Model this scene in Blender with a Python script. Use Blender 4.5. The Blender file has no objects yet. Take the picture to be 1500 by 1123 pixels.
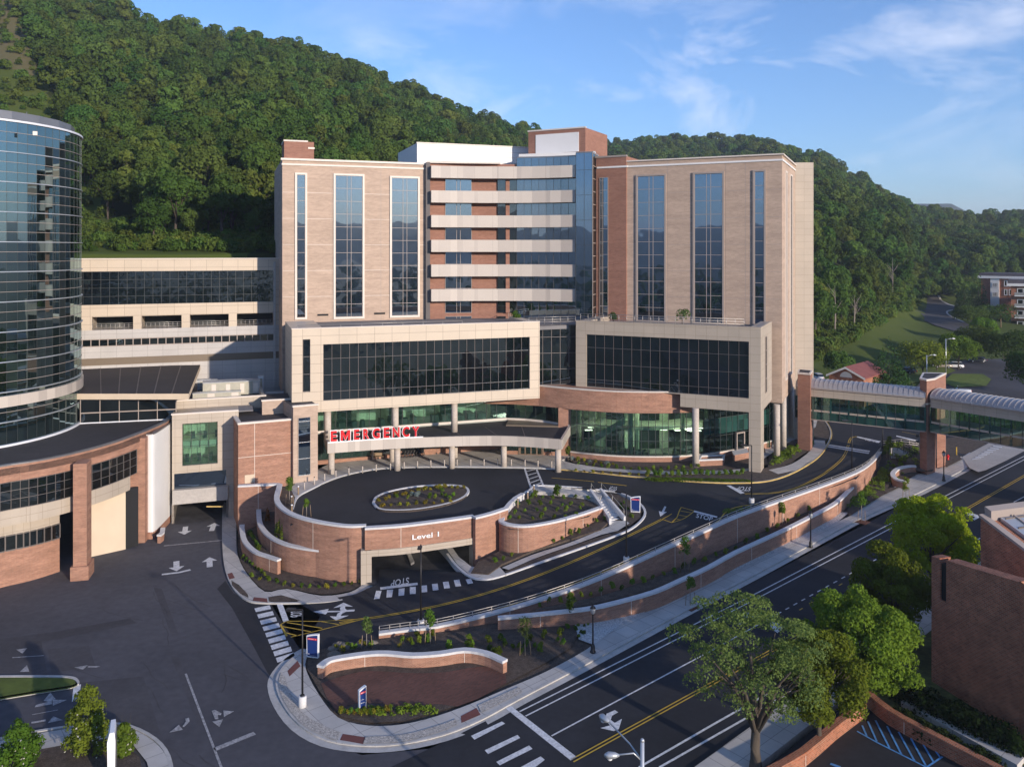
import bpy, math, random
import numpy as np
from mathutils import Vector, Matrix
from mathutils.geometry import delaunay_2d_cdt
SC = bpy.context.scene
COL = SC.collection
R = math.radians
random.seed(7)
# ------------------------------------------------------------------ camera
CAM_H = 38.0; FOC = 1210.0; CX = 750.0; HY = 367.0
cam_d = bpy.data.cameras.new('camera'); cam = bpy.data.objects.new('camera', cam_d); COL.objects.link(cam)
cam.location = (0, 0, CAM_H); cam.rotation_euler = (R(90), 0, 0)
cam_d.sensor_width = 36; cam_d.lens = FOC / 1500 * 36; cam_d.shift_y = -(561.5 - HY) / 1500
cam_d.clip_start = 0.5; cam_d.clip_end = 12000
SC.camera = cam
# ------------------------------------------------------------------ sun and sky
CLOUD = (3.1, 2.2, 0.7)
SUN_AZ = 40.0; SUN_EL = 12.5
wd = bpy.data.worlds.new('World'); SC.world = wd; wd.use_nodes = True
nt = wd.node_tree; nt.nodes.clear()
def nd(t, ty, **k):
    n = t.nodes.new(ty)
    for a, b in k.items():
        if a.startswith('i_'): n.inputs[a[2:].replace('_', ' ')].default_value = b
        else: setattr(n, a, b)
    return n
sky = nd(nt, 'ShaderNodeTexSky', sky_type='NISHITA', sun_disc=False, sun_elevation=R(SUN_EL), sun_rotation=R(180 - SUN_AZ),
         altitude=300, air_density=1.0, dust_density=0.25, ozone_density=3.0)
bg = nd(nt, 'ShaderNodeBackground'); bg.inputs['Strength'].default_value = 0.13
wo = nd(nt, 'ShaderNodeOutputWorld')
tc = nd(nt, 'ShaderNodeTexCoord'); mp = nd(nt, 'ShaderNodeMapping'); mp.inputs['Scale'].default_value = (2.2, 2.2, 5.5)
mp.inputs['Rotation'].default_value = (0.2, 0.35, 0.03); mp.inputs['Location'].default_value = CLOUD
n1 = nd(nt, 'ShaderNodeTexNoise', i_Scale=2.1, i_Detail=9.0, i_Roughness=0.62, i_Distortion=0.6)
n2 = nd(nt, 'ShaderNodeTexNoise', i_Scale=0.9, i_Detail=3.0)
cr = nd(nt, 'ShaderNodeMapRange'); cr.inputs[1].default_value = 0.50; cr.inputs[2].default_value = 0.70
cr2 = nd(nt, 'ShaderNodeMapRange'); cr2.inputs[1].default_value = 0.42; cr2.inputs[2].default_value = 0.62
mu = nd(nt, 'ShaderNodeMath', operation='MULTIPLY'); mu2 = nd(nt, 'ShaderNodeMath', operation='MULTIPLY'); mu2.inputs[1].default_value = 0.40
mx = nd(nt, 'ShaderNodeMixRGB'); mx.inputs[2].default_value = (6.2, 6.1, 6.4, 1)
tint = nd(nt, 'ShaderNodeMixRGB', blend_type='MULTIPLY'); tint.inputs[0].default_value = 1; tint.inputs[2].default_value = (0.70, 0.80, 1.02, 1)
L = nt.links.new
L(tc.outputs['Generated'], mp.inputs[0]); L(mp.outputs[0], n1.inputs[0]); L(mp.outputs[0], n2.inputs[0])
L(n1.outputs[0], cr.inputs[0]); L(n2.outputs[0], cr2.inputs[0]); L(cr.outputs[0], mu.inputs[0]); L(cr2.outputs[0], mu.inputs[1])
L(mu.outputs[0], mu2.inputs[0]); L(mu2.outputs[0], mx.inputs[0]); L(sky.outputs[0], tint.inputs[1]); L(tint.outputs[0], mx.inputs[1])
L(mx.outputs[0], bg.inputs[0]); L(bg.outputs[0], wo.inputs[0])
sd = bpy.data.lights.new('sun', 'SUN'); sd.energy = 3.4; sd.angle = R(0.9); sd.color = (1.0, 0.87, 0.74)
so = bpy.data.objects.new('sun', sd); COL.objects.link(so)
sv = Vector((math.sin(R(SUN_AZ)) * math.cos(R(SUN_EL)), -math.cos(R(SUN_AZ)) * math.cos(R(SUN_EL)), math.sin(R(SUN_EL))))
so.rotation_euler = sv.to_track_quat('Z', 'Y').to_euler(); so.location = sv * 300
SC.view_settings.view_transform = 'Standard'; SC.view_settings.look = 'None'; SC.view_settings.exposure = 0.80; SC.view_settings.gamma = 1
SC.render.engine = 'CYCLES'
try:
    SC.cycles.max_bounces = 6; SC.cycles.transparent_max_bounces = 12; SC.cycles.diffuse_bounces = 3; SC.cycles.glossy_bounces = 3
    SC.cycles.caustics_reflective = False; SC.cycles.caustics_refractive = False
except Exception: pass
# ------------------------------------------------------------------ geometry of the place
SU = (0.769, 0.640)                      # the street's direction
def sS(x, y): return (x + 2.7) * SU[0] + (y - 66) * SU[1]
def zS(x, y): return 0.032 * max(0.0, sS(x, y))
def interp(t, tab):
    if t <= tab[0][0]: return tab[0][1]
    for (a, b), (c, d) in zip(tab, tab[1:]):
        if t <= c: return b + (d - b) * (t - a) / (c - a)
    return tab[-1][1]
RT = [(0, 0), (8, .4), (14, .9), (20, 1.7), (26, 2.7), (32, 3.7), (38, 4.6), (44, 5.2), (50, 5.5), (76, 5.5), (84, 4.9), (92, 4.1), (100, 3.4), (110, 3.5)]
def smooth(t): t = min(1, max(0, t)); return t * t * (3 - 2 * t)
def zR(x, y):
    s = sS(x, y); z = interp(s, RT); t = -(x + 2.7) * SU[1] + (y - 66) * SU[0]
    if t > 25 and 26 < s < 60: z += (5.5 - z) * smooth((t - 25) / 5) * smooth((s - 26) / 8)
    return z
PL = 5.5
TT = [(-900, [(100, -.5), (150, -.5), (153, 37), (200, 50), (400, 200), (700, 230), (4000, 150)]),
 (0, [(100, -.5), (150, -.5), (153, 37), (200, 46), (300, 105), (420, 174), (600, 186), (1500, 60), (4000, 60)]),
 (143, [(100, -.5), (150, -.5), (153, 37), (200, 45), (300, 92), (460, 167), (600, 175), (1500, 60), (4000, 60)]),
 (250, [(100, -.5), (150, -.5), (153, 37), (190, 42), (300, 85), (480, 163), (600, 170), (1500, 60), (4000, 60)]),
 (310, [(100, -.5), (150, -.5), (153, 37), (190, 42), (300, 82), (500, 160), (600, 165), (1500, 60), (4000, 60)]),
 (400, [(100, -.5), (152, -.5), (155, 37), (190, 43), (300, 84), (520, 162), (620, 165), (1500, 60), (4000, 60)]),
 (500, [(100, -.5), (165, -.5), (175, 37), (200, 43), (320, 82), (540, 153), (640, 155), (1500, 60), (4000, 60)]),
 (600, [(100, -.5), (180, -.5), (190, 37), (340, 76), (580, 143), (680, 143), (1500, 60), (4000, 60)]),
 (700, [(100, -.5), (190, -.5), (210, 30), (360, 68), (620, 129), (700, 125), (1500, 70), (4000, 60)]),
 (785, [(100, -.5), (190, 0), (220, 25), (380, 60), (650, 122), (720, 112), (900, 120), (1500, 90), (4000, 60)]),
 (850, [(100, -.5), (190, 2), (230, 20), (400, 50), (650, 102), (720, 100), (950, 143), (1500, 90), (4000, 60)]),
 (885, [(100, -.5), (190, 3), (230, 20), (400, 45), (650, 92), (950, 149), (1100, 150), (1500, 90), (4000, 60)]),
 (1000, [(100, -.5), (165, 2.5), (180, 3), (230, 18), (400, 45), (600, 78), (920, 151), (1100, 150), (1500, 90), (4000, 60)]),
 (1100, [(100, -.5), (160, 2.5), (180, 3), (230, 15), (330, 45), (600, 85), (900, 147), (1100, 140), (1500, 70), (4000, 60)]),
 (1200, [(100, -.5), (150, 2.6), (172, 2.8), (185, 5.0), (230, 11), (260, 17), (330, 42), (500, 72), (850, 123), (1100, 110), (1500, 60), (4000, 60)]),
 (1260, [(100, -.5), (150, 2.4), (170, 2.6), (185, 5.0), (240, 11), (275, 16), (345, 38), (500, 60), (830, 98), (1100, 90), (1500, 50), (4000, 60)]),
 (1300, [(100, -.5), (150, 2.2), (166, 2.4), (185, 5.0), (250, 10), (300, 15), (365, 34), (500, 56), (800, 79), (1100, 66), (1500, 50), (4000, 60)]),
 (1350, [(100, -.5), (140, 1.5), (162, 2.2), (185, 5.0), (300, 11), (400, 14), (440, 28), (600, 43), (800, 66), (1000, 58), (2000, 60), (4000, 60)]),
 (1420, [(100, -.5), (135, 1.5), (160, 2.4), (185, 5.0), (300, 10.5), (410, 14), (450, 25), (600, 40), (850, 61), (1000, 54), (2000, 60), (4000, 60)]),
 (1500, [(100, -.5), (130, 1.5), (155, 2.4), (185, 5.0), (300, 9), (420, 14), (500, 30), (700, 47), (900, 66), (1100, 60), (2000, 60), (4000, 60)]),
 (1750, [(100, -.5), (120, 1.2), (150, 2), (185, 4.5), (300, 8), (420, 12), (500, 20), (900, 80), (1100, 80), (2000, 60), (4000, 60)]),
 (2600, [(100, -.5), (165, 2), (300, 5), (420, 9), (500, 12), (900, 50), (1100, 60), (2000, 60), (4000, 60)])]
def Tpd(px, D):
    for (a, ta), (b, tb) in zip(TT, TT[1:]):
        if px <= b or b == TT[-1][0]:
            t = min(1, max(0, (px - a) / (b - a))); t = t * t * (3 - 2 * t)
            return interp(D, ta) * (1 - t) + interp(D, tb) * t
def T(x, y): return Tpd(CX + FOC * x / y, y) if y > 50 else -.5
def P(px, py, z=0.0):
    """point where the sight line of a photo pixel meets the ground surface z"""
    if not callable(z):
        D = (CAM_H - z) * FOC / (py - HY); return Vector(((px - CX) * D / FOC, D, z))
    if z is T:
        D = 140.0
        while D < 3000:
            if CAM_H - (py - HY) * D / FOC <= Tpd(px, D): break
            D *= 1.01
        return Vector(((px - CX) * D / FOC, D, Tpd(px, D)))
    zz = 1.0
    for i in range(25):
        D = (CAM_H - zz) * FOC / (py - HY); x = (px - CX) * D / FOC; zz += 0.6 * (z(x, D) - zz)
    return Vector((x, D, zz))
def D2(px, D): return Vector(((px - CX) * D / FOC, D))
def Zat(py, D): return CAM_H - (py - HY) * D / FOC
# ------------------------------------------------------------------ materials
MATS = {}
def rgb(c): return (c[0], c[1], c[2], 1)
def mat(name, c, rough=0.7, var=0.15, vs=0.4, metal=0.0, spec=0.4, fine=0.0, fs=8.0, streak=None, bump=0.0, bs=20):
    """plain surface with two scales of noise; streak=(sx,sy,sz) stretches it"""
    m = bpy.data.materials.new(name); m.use_nodes = True; t = m.node_tree; b = t.nodes['Principled BSDF']
    b.inputs['Roughness'].default_value = rough; b.inputs['Metallic'].default_value = metal
    b.inputs['Specular IOR Level'].default_value = spec
    g = nd(t, 'ShaderNodeNewGeometry'); mpn = nd(t, 'ShaderNodeMapping'); t.links.new(g.outputs['Position'], mpn.inputs[0])
    if streak: mpn.inputs['Scale'].default_value = streak
    n = nd(t, 'ShaderNodeTexNoise', i_Scale=vs, i_Detail=6.0, i_Roughness=0.6); t.links.new(mpn.outputs[0], n.inputs[0])
    mr = nd(t, 'ShaderNodeMapRange'); mr.inputs[1].default_value = 0.3; mr.inputs[2].default_value = 0.7
    mr.inputs[3].default_value = 1 - var; mr.inputs[4].default_value = 1 + var; t.links.new(n.outputs[0], mr.inputs[0])
    nf = nd(t, 'ShaderNodeTexNoise', i_Scale=fs, i_Detail=3.0); t.links.new(g.outputs['Position'], nf.inputs[0])
    mf = nd(t, 'ShaderNodeMapRange'); mf.inputs[1].default_value = 0.25; mf.inputs[2].default_value = 0.75
    mf.inputs[3].default_value = 1 - fine; mf.inputs[4].default_value = 1 + fine; t.links.new(nf.outputs[0], mf.inputs[0])
    mm = nd(t, 'ShaderNodeMath', operation='MULTIPLY'); t.links.new(mr.outputs[0], mm.inputs[0]); t.links.new(mf.outputs[0], mm.inputs[1])
    vm = nd(t, 'ShaderNodeVectorMath', operation='SCALE'); vm.inputs[0].default_value = c; t.links.new(mm.outputs[0], vm.inputs['Scale'])
    t.links.new(vm.outputs[0], b.inputs['Base Color'])
    if bump:
        nb = nd(t, 'ShaderNodeTexNoise', i_Scale=bs, i_Detail=4.0); bp = nd(t, 'ShaderNodeBump', i_Strength=bump, i_Distance=0.05)
        t.links.new(g.outputs['Position'], nb.inputs[0]); t.links.new(nb.outputs[0], bp.inputs['Height']); t.links.new(bp.outputs[0], b.inputs['Normal'])
    MATS[name] = m; return m
def brickmat(name, c1, c2, mortar, w=0.22, h=0.075, ms=0.012, rough=0.85, off=0.5, var=0.18, vs=0.25, streak=(1, 1, 1), spec=0.2, metal=0.0, smooth=0.1):
    m = bpy.data.materials.new(name); m.use_nodes = True; t = m.node_tree; b = t.nodes['Principled BSDF']
    b.inputs['Roughness'].default_value = rough; b.inputs['Specular IOR Level'].default_value = spec; b.inputs['Metallic'].default_value = metal
    uv = nd(t, 'ShaderNodeUVMap'); br = nd(t, 'ShaderNodeTexBrick', offset=off)
    br.inputs['Color1'].default_value = rgb(c1); br.inputs['Color2'].default_value = rgb(c2); br.inputs['Mortar'].default_value = rgb(mortar)
    br.inputs['Scale'].default_value = 1; br.inputs['Mortar Size'].default_value = ms; br.inputs['Mortar Smooth'].default_value = smooth
    br.inputs['Brick Width'].default_value = w; br.inputs['Row Height'].default_value = h; br.inputs['Bias'].default_value = 0
    t.links.new(uv.outputs[0], br.inputs['Vector'])
    g = nd(t, 'ShaderNodeNewGeometry'); mpn = nd(t, 'ShaderNodeMapping'); mpn.inputs['Scale'].default_value = streak
    n = nd(t, 'ShaderNodeTexNoise', i_Scale=vs, i_Detail=7.0, i_Roughness=0.6); t.links.new(g.outputs['Position'], mpn.inputs[0]); t.links.new(mpn.outputs[0], n.inputs[0])
    mr = nd(t, 'ShaderNodeMapRange'); mr.inputs[1].default_value = 0.3; mr.inputs[2].default_value = 0.7
    mr.inputs[3].default_value = 1 - var; mr.inputs[4].default_value = 1 + var; t.links.new(n.outputs[0], mr.inputs[0])
    vm = nd(t, 'ShaderNodeVectorMath', operation='SCALE'); t.links.new(br.outputs[0], vm.inputs[0]); t.links.new(mr.outputs[0], vm.inputs['Scale'])
    t.links.new(vm.outputs[0], b.inputs['Base Color'])
    MATS[name] = m; return m
def glassmat(name, dark, tint, base=0.35, wob=0.012, ws=0.25, pane=(1.5, 2.2), clear=0.0, lit=None):
    """coated facade glass: mirror-like, slightly wavy, each pane with its own faint tone; clear>0 lets the inside show"""
    m = bpy.data.materials.new(name); m.use_nodes = True; t = m.node_tree; t.nodes.clear(); l = t.links.new
    o = nd(t, 'ShaderNodeOutputMaterial'); gl = nd(t, 'ShaderNodeBsdfGlossy'); gl.inputs['Roughness'].default_value = 0.015
    gl.inputs['Color'].default_value = rgb(tint)
    g = nd(t, 'ShaderNodeNewGeometry'); n = nd(t, 'ShaderNodeTexNoise', i_Scale=ws, i_Detail=1.5); l(g.outputs['Position'], n.inputs[0])
    bp = nd(t, 'ShaderNodeBump', i_Strength=1.0, i_Distance=wob * 1.5); l(n.outputs[0], bp.inputs['Height']); l(bp.outputs[0], gl.inputs['Normal'])
    lw = nd(t, 'ShaderNodeFresnel', i_IOR=1.6); ad = nd(t, 'ShaderNodeMath', operation='MULTIPLY_ADD'); ad.inputs[1].default_value = 1.2; ad.inputs[2].default_value = base - 0.05
    cl = nd(t, 'ShaderNodeClamp'); l(lw.outputs[0], ad.inputs[0]); l(ad.outputs[0], cl.inputs[0])
    uv = nd(t, 'ShaderNodeUVMap'); br = nd(t, 'ShaderNodeTexBrick', offset=0.0)
    br.inputs['Color1'].default_value = (0.55, .55, .55, 1); br.inputs['Color2'].default_value = (1.5, 1.5, 1.5, 1); br.inputs['Mortar'].default_value = (1, 1, 1, 1)
    br.inputs['Scale'].default_value = 1; br.inputs['Mortar Size'].default_value = 0.0; br.inputs['Brick Width'].default_value = pane[0]; br.inputs['Row Height'].default_value = pane[1]
    l(uv.outputs[0], br.inputs['Vector'])
    mixer = nd(t, 'ShaderNodeMixShader'); l(cl.outputs[0], mixer.inputs[0]); l(gl.outputs[0], mixer.inputs[2]); l(mixer.outputs[0], o.inputs[0])
    df = nd(t, 'ShaderNodeBsdfDiffuse'); vm = nd(t, 'ShaderNodeVectorMath', operation='MULTIPLY'); vm.inputs[1].default_value = dark
    l(br.outputs[0], vm.inputs[0]); l(vm.outputs[0], df.inputs[0])
    if clear:
        tr = nd(t, 'ShaderNodeBsdfTransparent'); tr.inputs[0].default_value = rgb(lit); m2 = nd(t, 'ShaderNodeMixShader'); m2.inputs[0].default_value = clear
        l(df.outputs[0], m2.inputs[1]); l(tr.outputs[0], m2.inputs[2]); l(m2.outputs[0], mixer.inputs[1])
    else: l(df.outputs[0], mixer.inputs[1])
    MATS[name] = m; return m
def leafmat(name, c, hv=0.25, tr=0.35, vs=0.25):
    m = bpy.data.materials.new(name); m.use_nodes = True; t = m.node_tree; t.nodes.clear(); l = t.links.new
    o = nd(t, 'ShaderNodeOutputMaterial'); oi = nd(t, 'ShaderNodeObjectInfo'); g = nd(t, 'ShaderNodeNewGeometry')
    n = nd(t, 'ShaderNodeTexNoise', i_Scale=vs, i_Detail=3.0); l(g.outputs['Position'], n.inputs[0])
    hs = nd(t, 'ShaderNodeHueSaturation'); hs.inputs['Color'].default_value = rgb(c)
    a = nd(t, 'ShaderNodeMapRange'); a.inputs[3].default_value = 0.5 - 0.03; a.inputs[4].default_value = 0.5 + 0.03; l(oi.outputs['Random'], a.inputs[0]); l(a.outputs[0], hs.inputs['Hue'])
    ad = nd(t, 'ShaderNodeMath', operation='ADD'); l(n.outputs[0], ad.inputs[0])
    wn = nd(t, 'ShaderNodeTexWhiteNoise', noise_dimensions='1D'); l(oi.outputs['Random'], wn.inputs['W']); l(wn.outputs['Value'], ad.inputs[1])
    b = nd(t, 'ShaderNodeMapRange'); b.inputs[1].default_value = 0.2; b.inputs[2].default_value = 1.8; b.inputs[3].default_value = 1 - hv * 1.6; b.inputs[4].default_value = 1 + hv * 1.6
    l(ad.outputs[0], b.inputs[0]); l(b.outputs[0], hs.inputs['Value'])
    d = nd(t, 'ShaderNodeBsdfDiffuse'); tl = nd(t, 'ShaderNodeBsdfTranslucent'); mxs = nd(t, 'ShaderNodeMixShader'); mxs.inputs[0].default_value = tr
    l(hs.outputs[0], d.inputs[0]); l(hs.outputs[0], tl.inputs[0]); l(d.outputs[0], mxs.inputs[1]); l(tl.outputs[0], mxs.inputs[2]); l(mxs.outputs[0], o.inputs[0])
    MATS[name] = m; return m
def emat(name, c, s):
    m = bpy.data.materials.new(name); m.use_nodes = True; t = m.node_tree; b = t.nodes['Principled BSDF']
    b.inputs['Base Color'].default_value = rgb(c); b.inputs['Emission Color'].default_value = rgb(c); b.inputs['Emission Strength'].default_value = s
    MATS[name] = m; return m
brickmat('brick', (.40, .185, .118), (.29, .128, .085), (.40, .30, .22), w=.3, h=.1, ms=.012, var=.22, vs=.9, streak=(.5, .5, 2.4))
brickmat('brick_dark', (.46, .15, .075), (.26, .08, .04), (.36, .22, .15), w=.34, h=.15, ms=.025, var=.22, vs=.8)
brickmat('brick_path', (.17, .075, .055), (.12, .055, .042), (.12, .08, .065), w=.4, h=.2, ms=.02, var=.2)
brickmat('tan_brick', (.50, .372, .285), (.43, .318, .245), (.48, .38, .29), w=.6, h=.2, ms=.012, var=.13, vs=.5, streak=(.35, .35, 2.6))
brickmat('red_brick', (.33, .165, .115), (.27, .13, .092), (.30, .2, .15), w=.6, h=.2, ms=.012, var=.12, vs=.5, streak=(.35, .35, 2.6))
brickmat('panel', (.60, .50, .385), (.57, .475, .365), (.34, .27, .20), w=2.6, h=1.35, ms=.03, off=0, var=.05, rough=.45, spec=.4)
brickmat('panel_tan', (.47, .40, .32), (.44, .375, .30), (.32, .26, .20), w=1.6, h=1.2, ms=.025, off=0, var=.06, rough=.5, spec=.3)
brickmat('panel_grey', (.52, .49, .46), (.49, .465, .44), (.33, .31, .29), w=2.4, h=1.5, ms=.025, off=0, var=.07, rough=.6)
brickmat('band_panel', (.60, .53, .455), (.45, .395, .345), (.34, .29, .24), w=2.7, h=50, ms=.015, off=0, var=.03, rough=.35, spec=.5)
mat('white_panel', (.78, .76, .73), .5, .03)
mat('white_metal', (.74, .75, .78), .4, .04, metal=.0, spec=.6)
mat('trim', (.70, .62, .54), .5, .04)
mat('coping', (.64, .63, .62), .8, .07, vs=1.5, fine=.05)
mat('concrete', (.42, .39, .36), .9, .13, vs=.35, fine=.1, fs=3)
brickmat('pavement', (.54, .51, .47), (.47, .45, .42), (.29, .27, .25), w=1.8, h=1.8, ms=.03, off=0, var=.13, vs=.3)
mat('exposed_stone', (.45, .41, .36), .95, .45, vs=6, fine=.5, fs=14, bump=.6, bs=10)
mat('white_gravel', (.50, .49, .47), .95, .4, vs=5, fine=.4, fs=12, bump=.5, bs=10)
mat('column_stone', (.52, .45, .38), .85, .06, fine=.15, fs=4)
mat('asphalt_new', (.027, .028, .033), .85, .3, vs=.12, fine=.12, fs=2, spec=.3)
mat('asphalt_old', (.084, .082, .092), .9, .22, vs=.07, fine=.14, fs=1.3, spec=.25)
mat('asphalt_mid', (.072, .069, .075), .9, .3, vs=.09, fine=.12, fs=2, spec=.25)
mat('asphalt_seal', (.060, .057, .060), .9, .4, vs=.5)
mat('paint_white', (.66, .66, .66), .7, .16, vs=2.5, fine=.14, fs=5)
mat('paint_worn', (.34, .33, .33), .8, .35, vs=2.5, fine=.4, fs=6)
mat('paint_yellow', (.55, .36, .045), .7, .15, vs=2.5)
mat('paint_blue', (.10, .30, .62), .7, .3, vs=2.5)
mat('kerb', (.48, .46, .43), .85, .15, vs=.6, fine=.1, fs=4)
mat('kerb_yellow', (.56, .40, .14), .8, .25, vs=1.2)
mat('tactile', (.17, .06, .05), .85, .15)
mat('mulch', (.085, .064, .050), .98, .35, vs=1.6, fine=.5, fs=9, bump=.6, bs=7)
mat('mulch_red', (.13, .05, .03), .98, .3, vs=3, fine=.4, fs=9)
mat('roof_dark', (.045, .040, .042), .85, .3, vs=.14, fine=.15, fs=1.5)
mat('roof_brown', (.042, .033, .030), .8, .25, vs=.1)
mat('roof_grey', (.20, .19, .19), .8, .2, vs=.15)
mat('seam', (.17, .14, .12), .8, .1)
mat('dark', (.012, .012, .013), .8, .1)
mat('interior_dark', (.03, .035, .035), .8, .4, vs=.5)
mat('black_metal', (.012, .011, .012), .45, .1, spec=.5)
mat('grey_metal', (.28, .27, .27), .35, .08, metal=.6)
mat('rail_metal', (.46, .43, .39), .4, .08, metal=.5)
mat('mullion', (.15, .13, .12), .45, .05, metal=.2)
mat('mullion_light', (.36, .30, .26), .45, .05)
mat('mullion_dark', (.05, .055, .055), .4, .05)
mat('bronze', (.20, .155, .11), .45, .06, metal=.2)
mat('hvac', (.44, .42, .34), .6, .08, fine=.1, fs=2)
mat('galvanised', (.50, .52, .54), .35, .08, metal=.5)
mat('standing_seam', (.40, .38, .38), .38, .08, metal=.35)
mat('red_paint', (.62, .012, .018), .4, .03)
mat('letter_white', (.85, .85, .85), .4, .02)
mat('sign_blue', (.012, .035, .16), .4, .05)
mat('stucco', (.64, .52, .38), .8, .06)
mat('shutter', (.58, .53, .47), .6, .03, streak=(.2, .2, 30), vs=1)
mat('bark', (.085, .068, .052), .95, .3, vs=2, streak=(3, 3, .6), bump=.4)
mat('bark_pale', (.28, .24, .20), .95, .2, vs=2, streak=(3, 3, .6))
mat('stake', (.30, .21, .13), .9, .1)
mat('roof_tile', (.22, .072, .06), .8, .12, fine=.15, fs=4)
mat('shingle', (.10, .09, .10), .9, .15)
mat('lawn', (.10, .135, .02), .95, .3, vs=.06, fine=.25, fs=1.2)
mat('rough_grass', (.07, .085, .022), .95, .5, vs=.25, fine=.4, fs=2)
mat('forest_floor', (.022, .030, .012), .98, .4, vs=.08, fine=.4, fs=.8)
mat('dirt', (.17, .125, .075), .95, .35, vs=.2, fine=.3, fs=1)
mat('rubber', (.015, .015, .015), .8, .1)
mat('car_white', (.72, .72, .72), .25, .01, spec=.7)
mat('car_dark', (.03, .035, .045), .22, .01, spec=.7)
mat('car_tan', (.36, .32, .26), .25, .01, spec=.7)
mat('interior_light', (.66, .70, .56), .8, .15, vs=.5)
mat('interior_floor', (.30, .32, .28), .6, .15)
mat('furniture', (.10, .11, .11), .7, .3, vs=2)
mat('door_brown', (.20, .14, .10), .5, .1)
mat('rock', (.20, .17, .14), .95, .3, vs=2)
mat('skin', (.45, .28, .20), .7, .05)
glassmat('glass_blue', (.006, .011, .020), (.60, .72, .82), base=.36, wob=.010)
glassmat('glass_deep', (.004, .008, .015), (.52, .68, .86), base=.42, wob=.010)
glassmat('glass_box', (.005, .008, .010), (.45, .56, .64), base=.24, wob=.018, ws=.5)
glassmat('glass_tower', (.008, .014, .012), (.52, .68, .70), base=.40, wob=.006, pane=(1.31, 4))
glassmat('glass_green', (.012, .045, .036), (.5, .68, .62), base=.10, wob=.004, clear=.90, lit=(.78, .93, .88))
glassmat('glass_spandrel', (.020, .065, .055), (.5, .65, .6), base=.16, wob=.006)
glassmat('glass_dark', (.006, .009, .009), (.5, .56, .58), base=.22, wob=.02)
glassmat('car_glass', (.01, .012, .015), (.6, .6, .6), base=.2, wob=0)
leafmat('leaf_forest', (.082, .138, .030), .32)
leafmat('leaf_forest_b', (.112, .165, .034), .30)
leafmat('leaf_bright', (.15, .25, .030), .24, .45)
leafmat('leaf_yellow', (.30, .34, .02), .2, .45)
leafmat('leaf_mid', (.14, .21, .026), .2, .4)
leafmat('leaf_olive', (.15, .20, .055), .2, .4)
leafmat('leaf_conifer', (.060, .105, .030), .2, .2)
leafmat('leaf_shrub', (.13, .20, .024), .35, .35)
leafmat('leaf_shrub_gold', (.26, .23, .03), .3, .35)
leafmat('leaf_shrub_blue', (.24, .30, .28), .2, .3)
leafmat('leaf_rust', (.18, .07, .02), .2, .3)
leafmat('leaf_hedge', (.022, .040, .012), .3, .3)
leafmat('petal', (.65, .63, .55), .1, .3)

def haze():
    m = bpy.data.materials.new('haze'); m.use_nodes = True; t = m.node_tree; t.nodes.clear(); o = nd(t, 'ShaderNodeOutputMaterial'); v = nd(t, 'ShaderNodeVolumePrincipled')
    v.inputs['Color'].default_value = (.80, .88, 1.0, 1); v.inputs['Density'].default_value = HAZE; v.inputs['Anisotropy'].default_value = .2
    t.links.new(v.outputs[0], o.inputs['Volume']); me = bpy.data.meshes.new('haze'); x, y0, y1, z0, z1 = 7200, -7200, 7200, -3, 300
    me.from_pydata([(a, b, c) for c in (z0, z1) for a, b in ((-x, y0), (x, y0), (x, y1), (-x, y1))], [], [(3, 2, 1, 0), (4, 5, 6, 7), (0, 1, 5, 4), (1, 2, 6, 5), (2, 3, 7, 6), (3, 0, 4, 7)])
    me.materials.append(m); ob = bpy.data.objects.new('haze', me); COL.objects.link(ob); ob['kind'] = 'stuff'
HAZE = .00018
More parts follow.
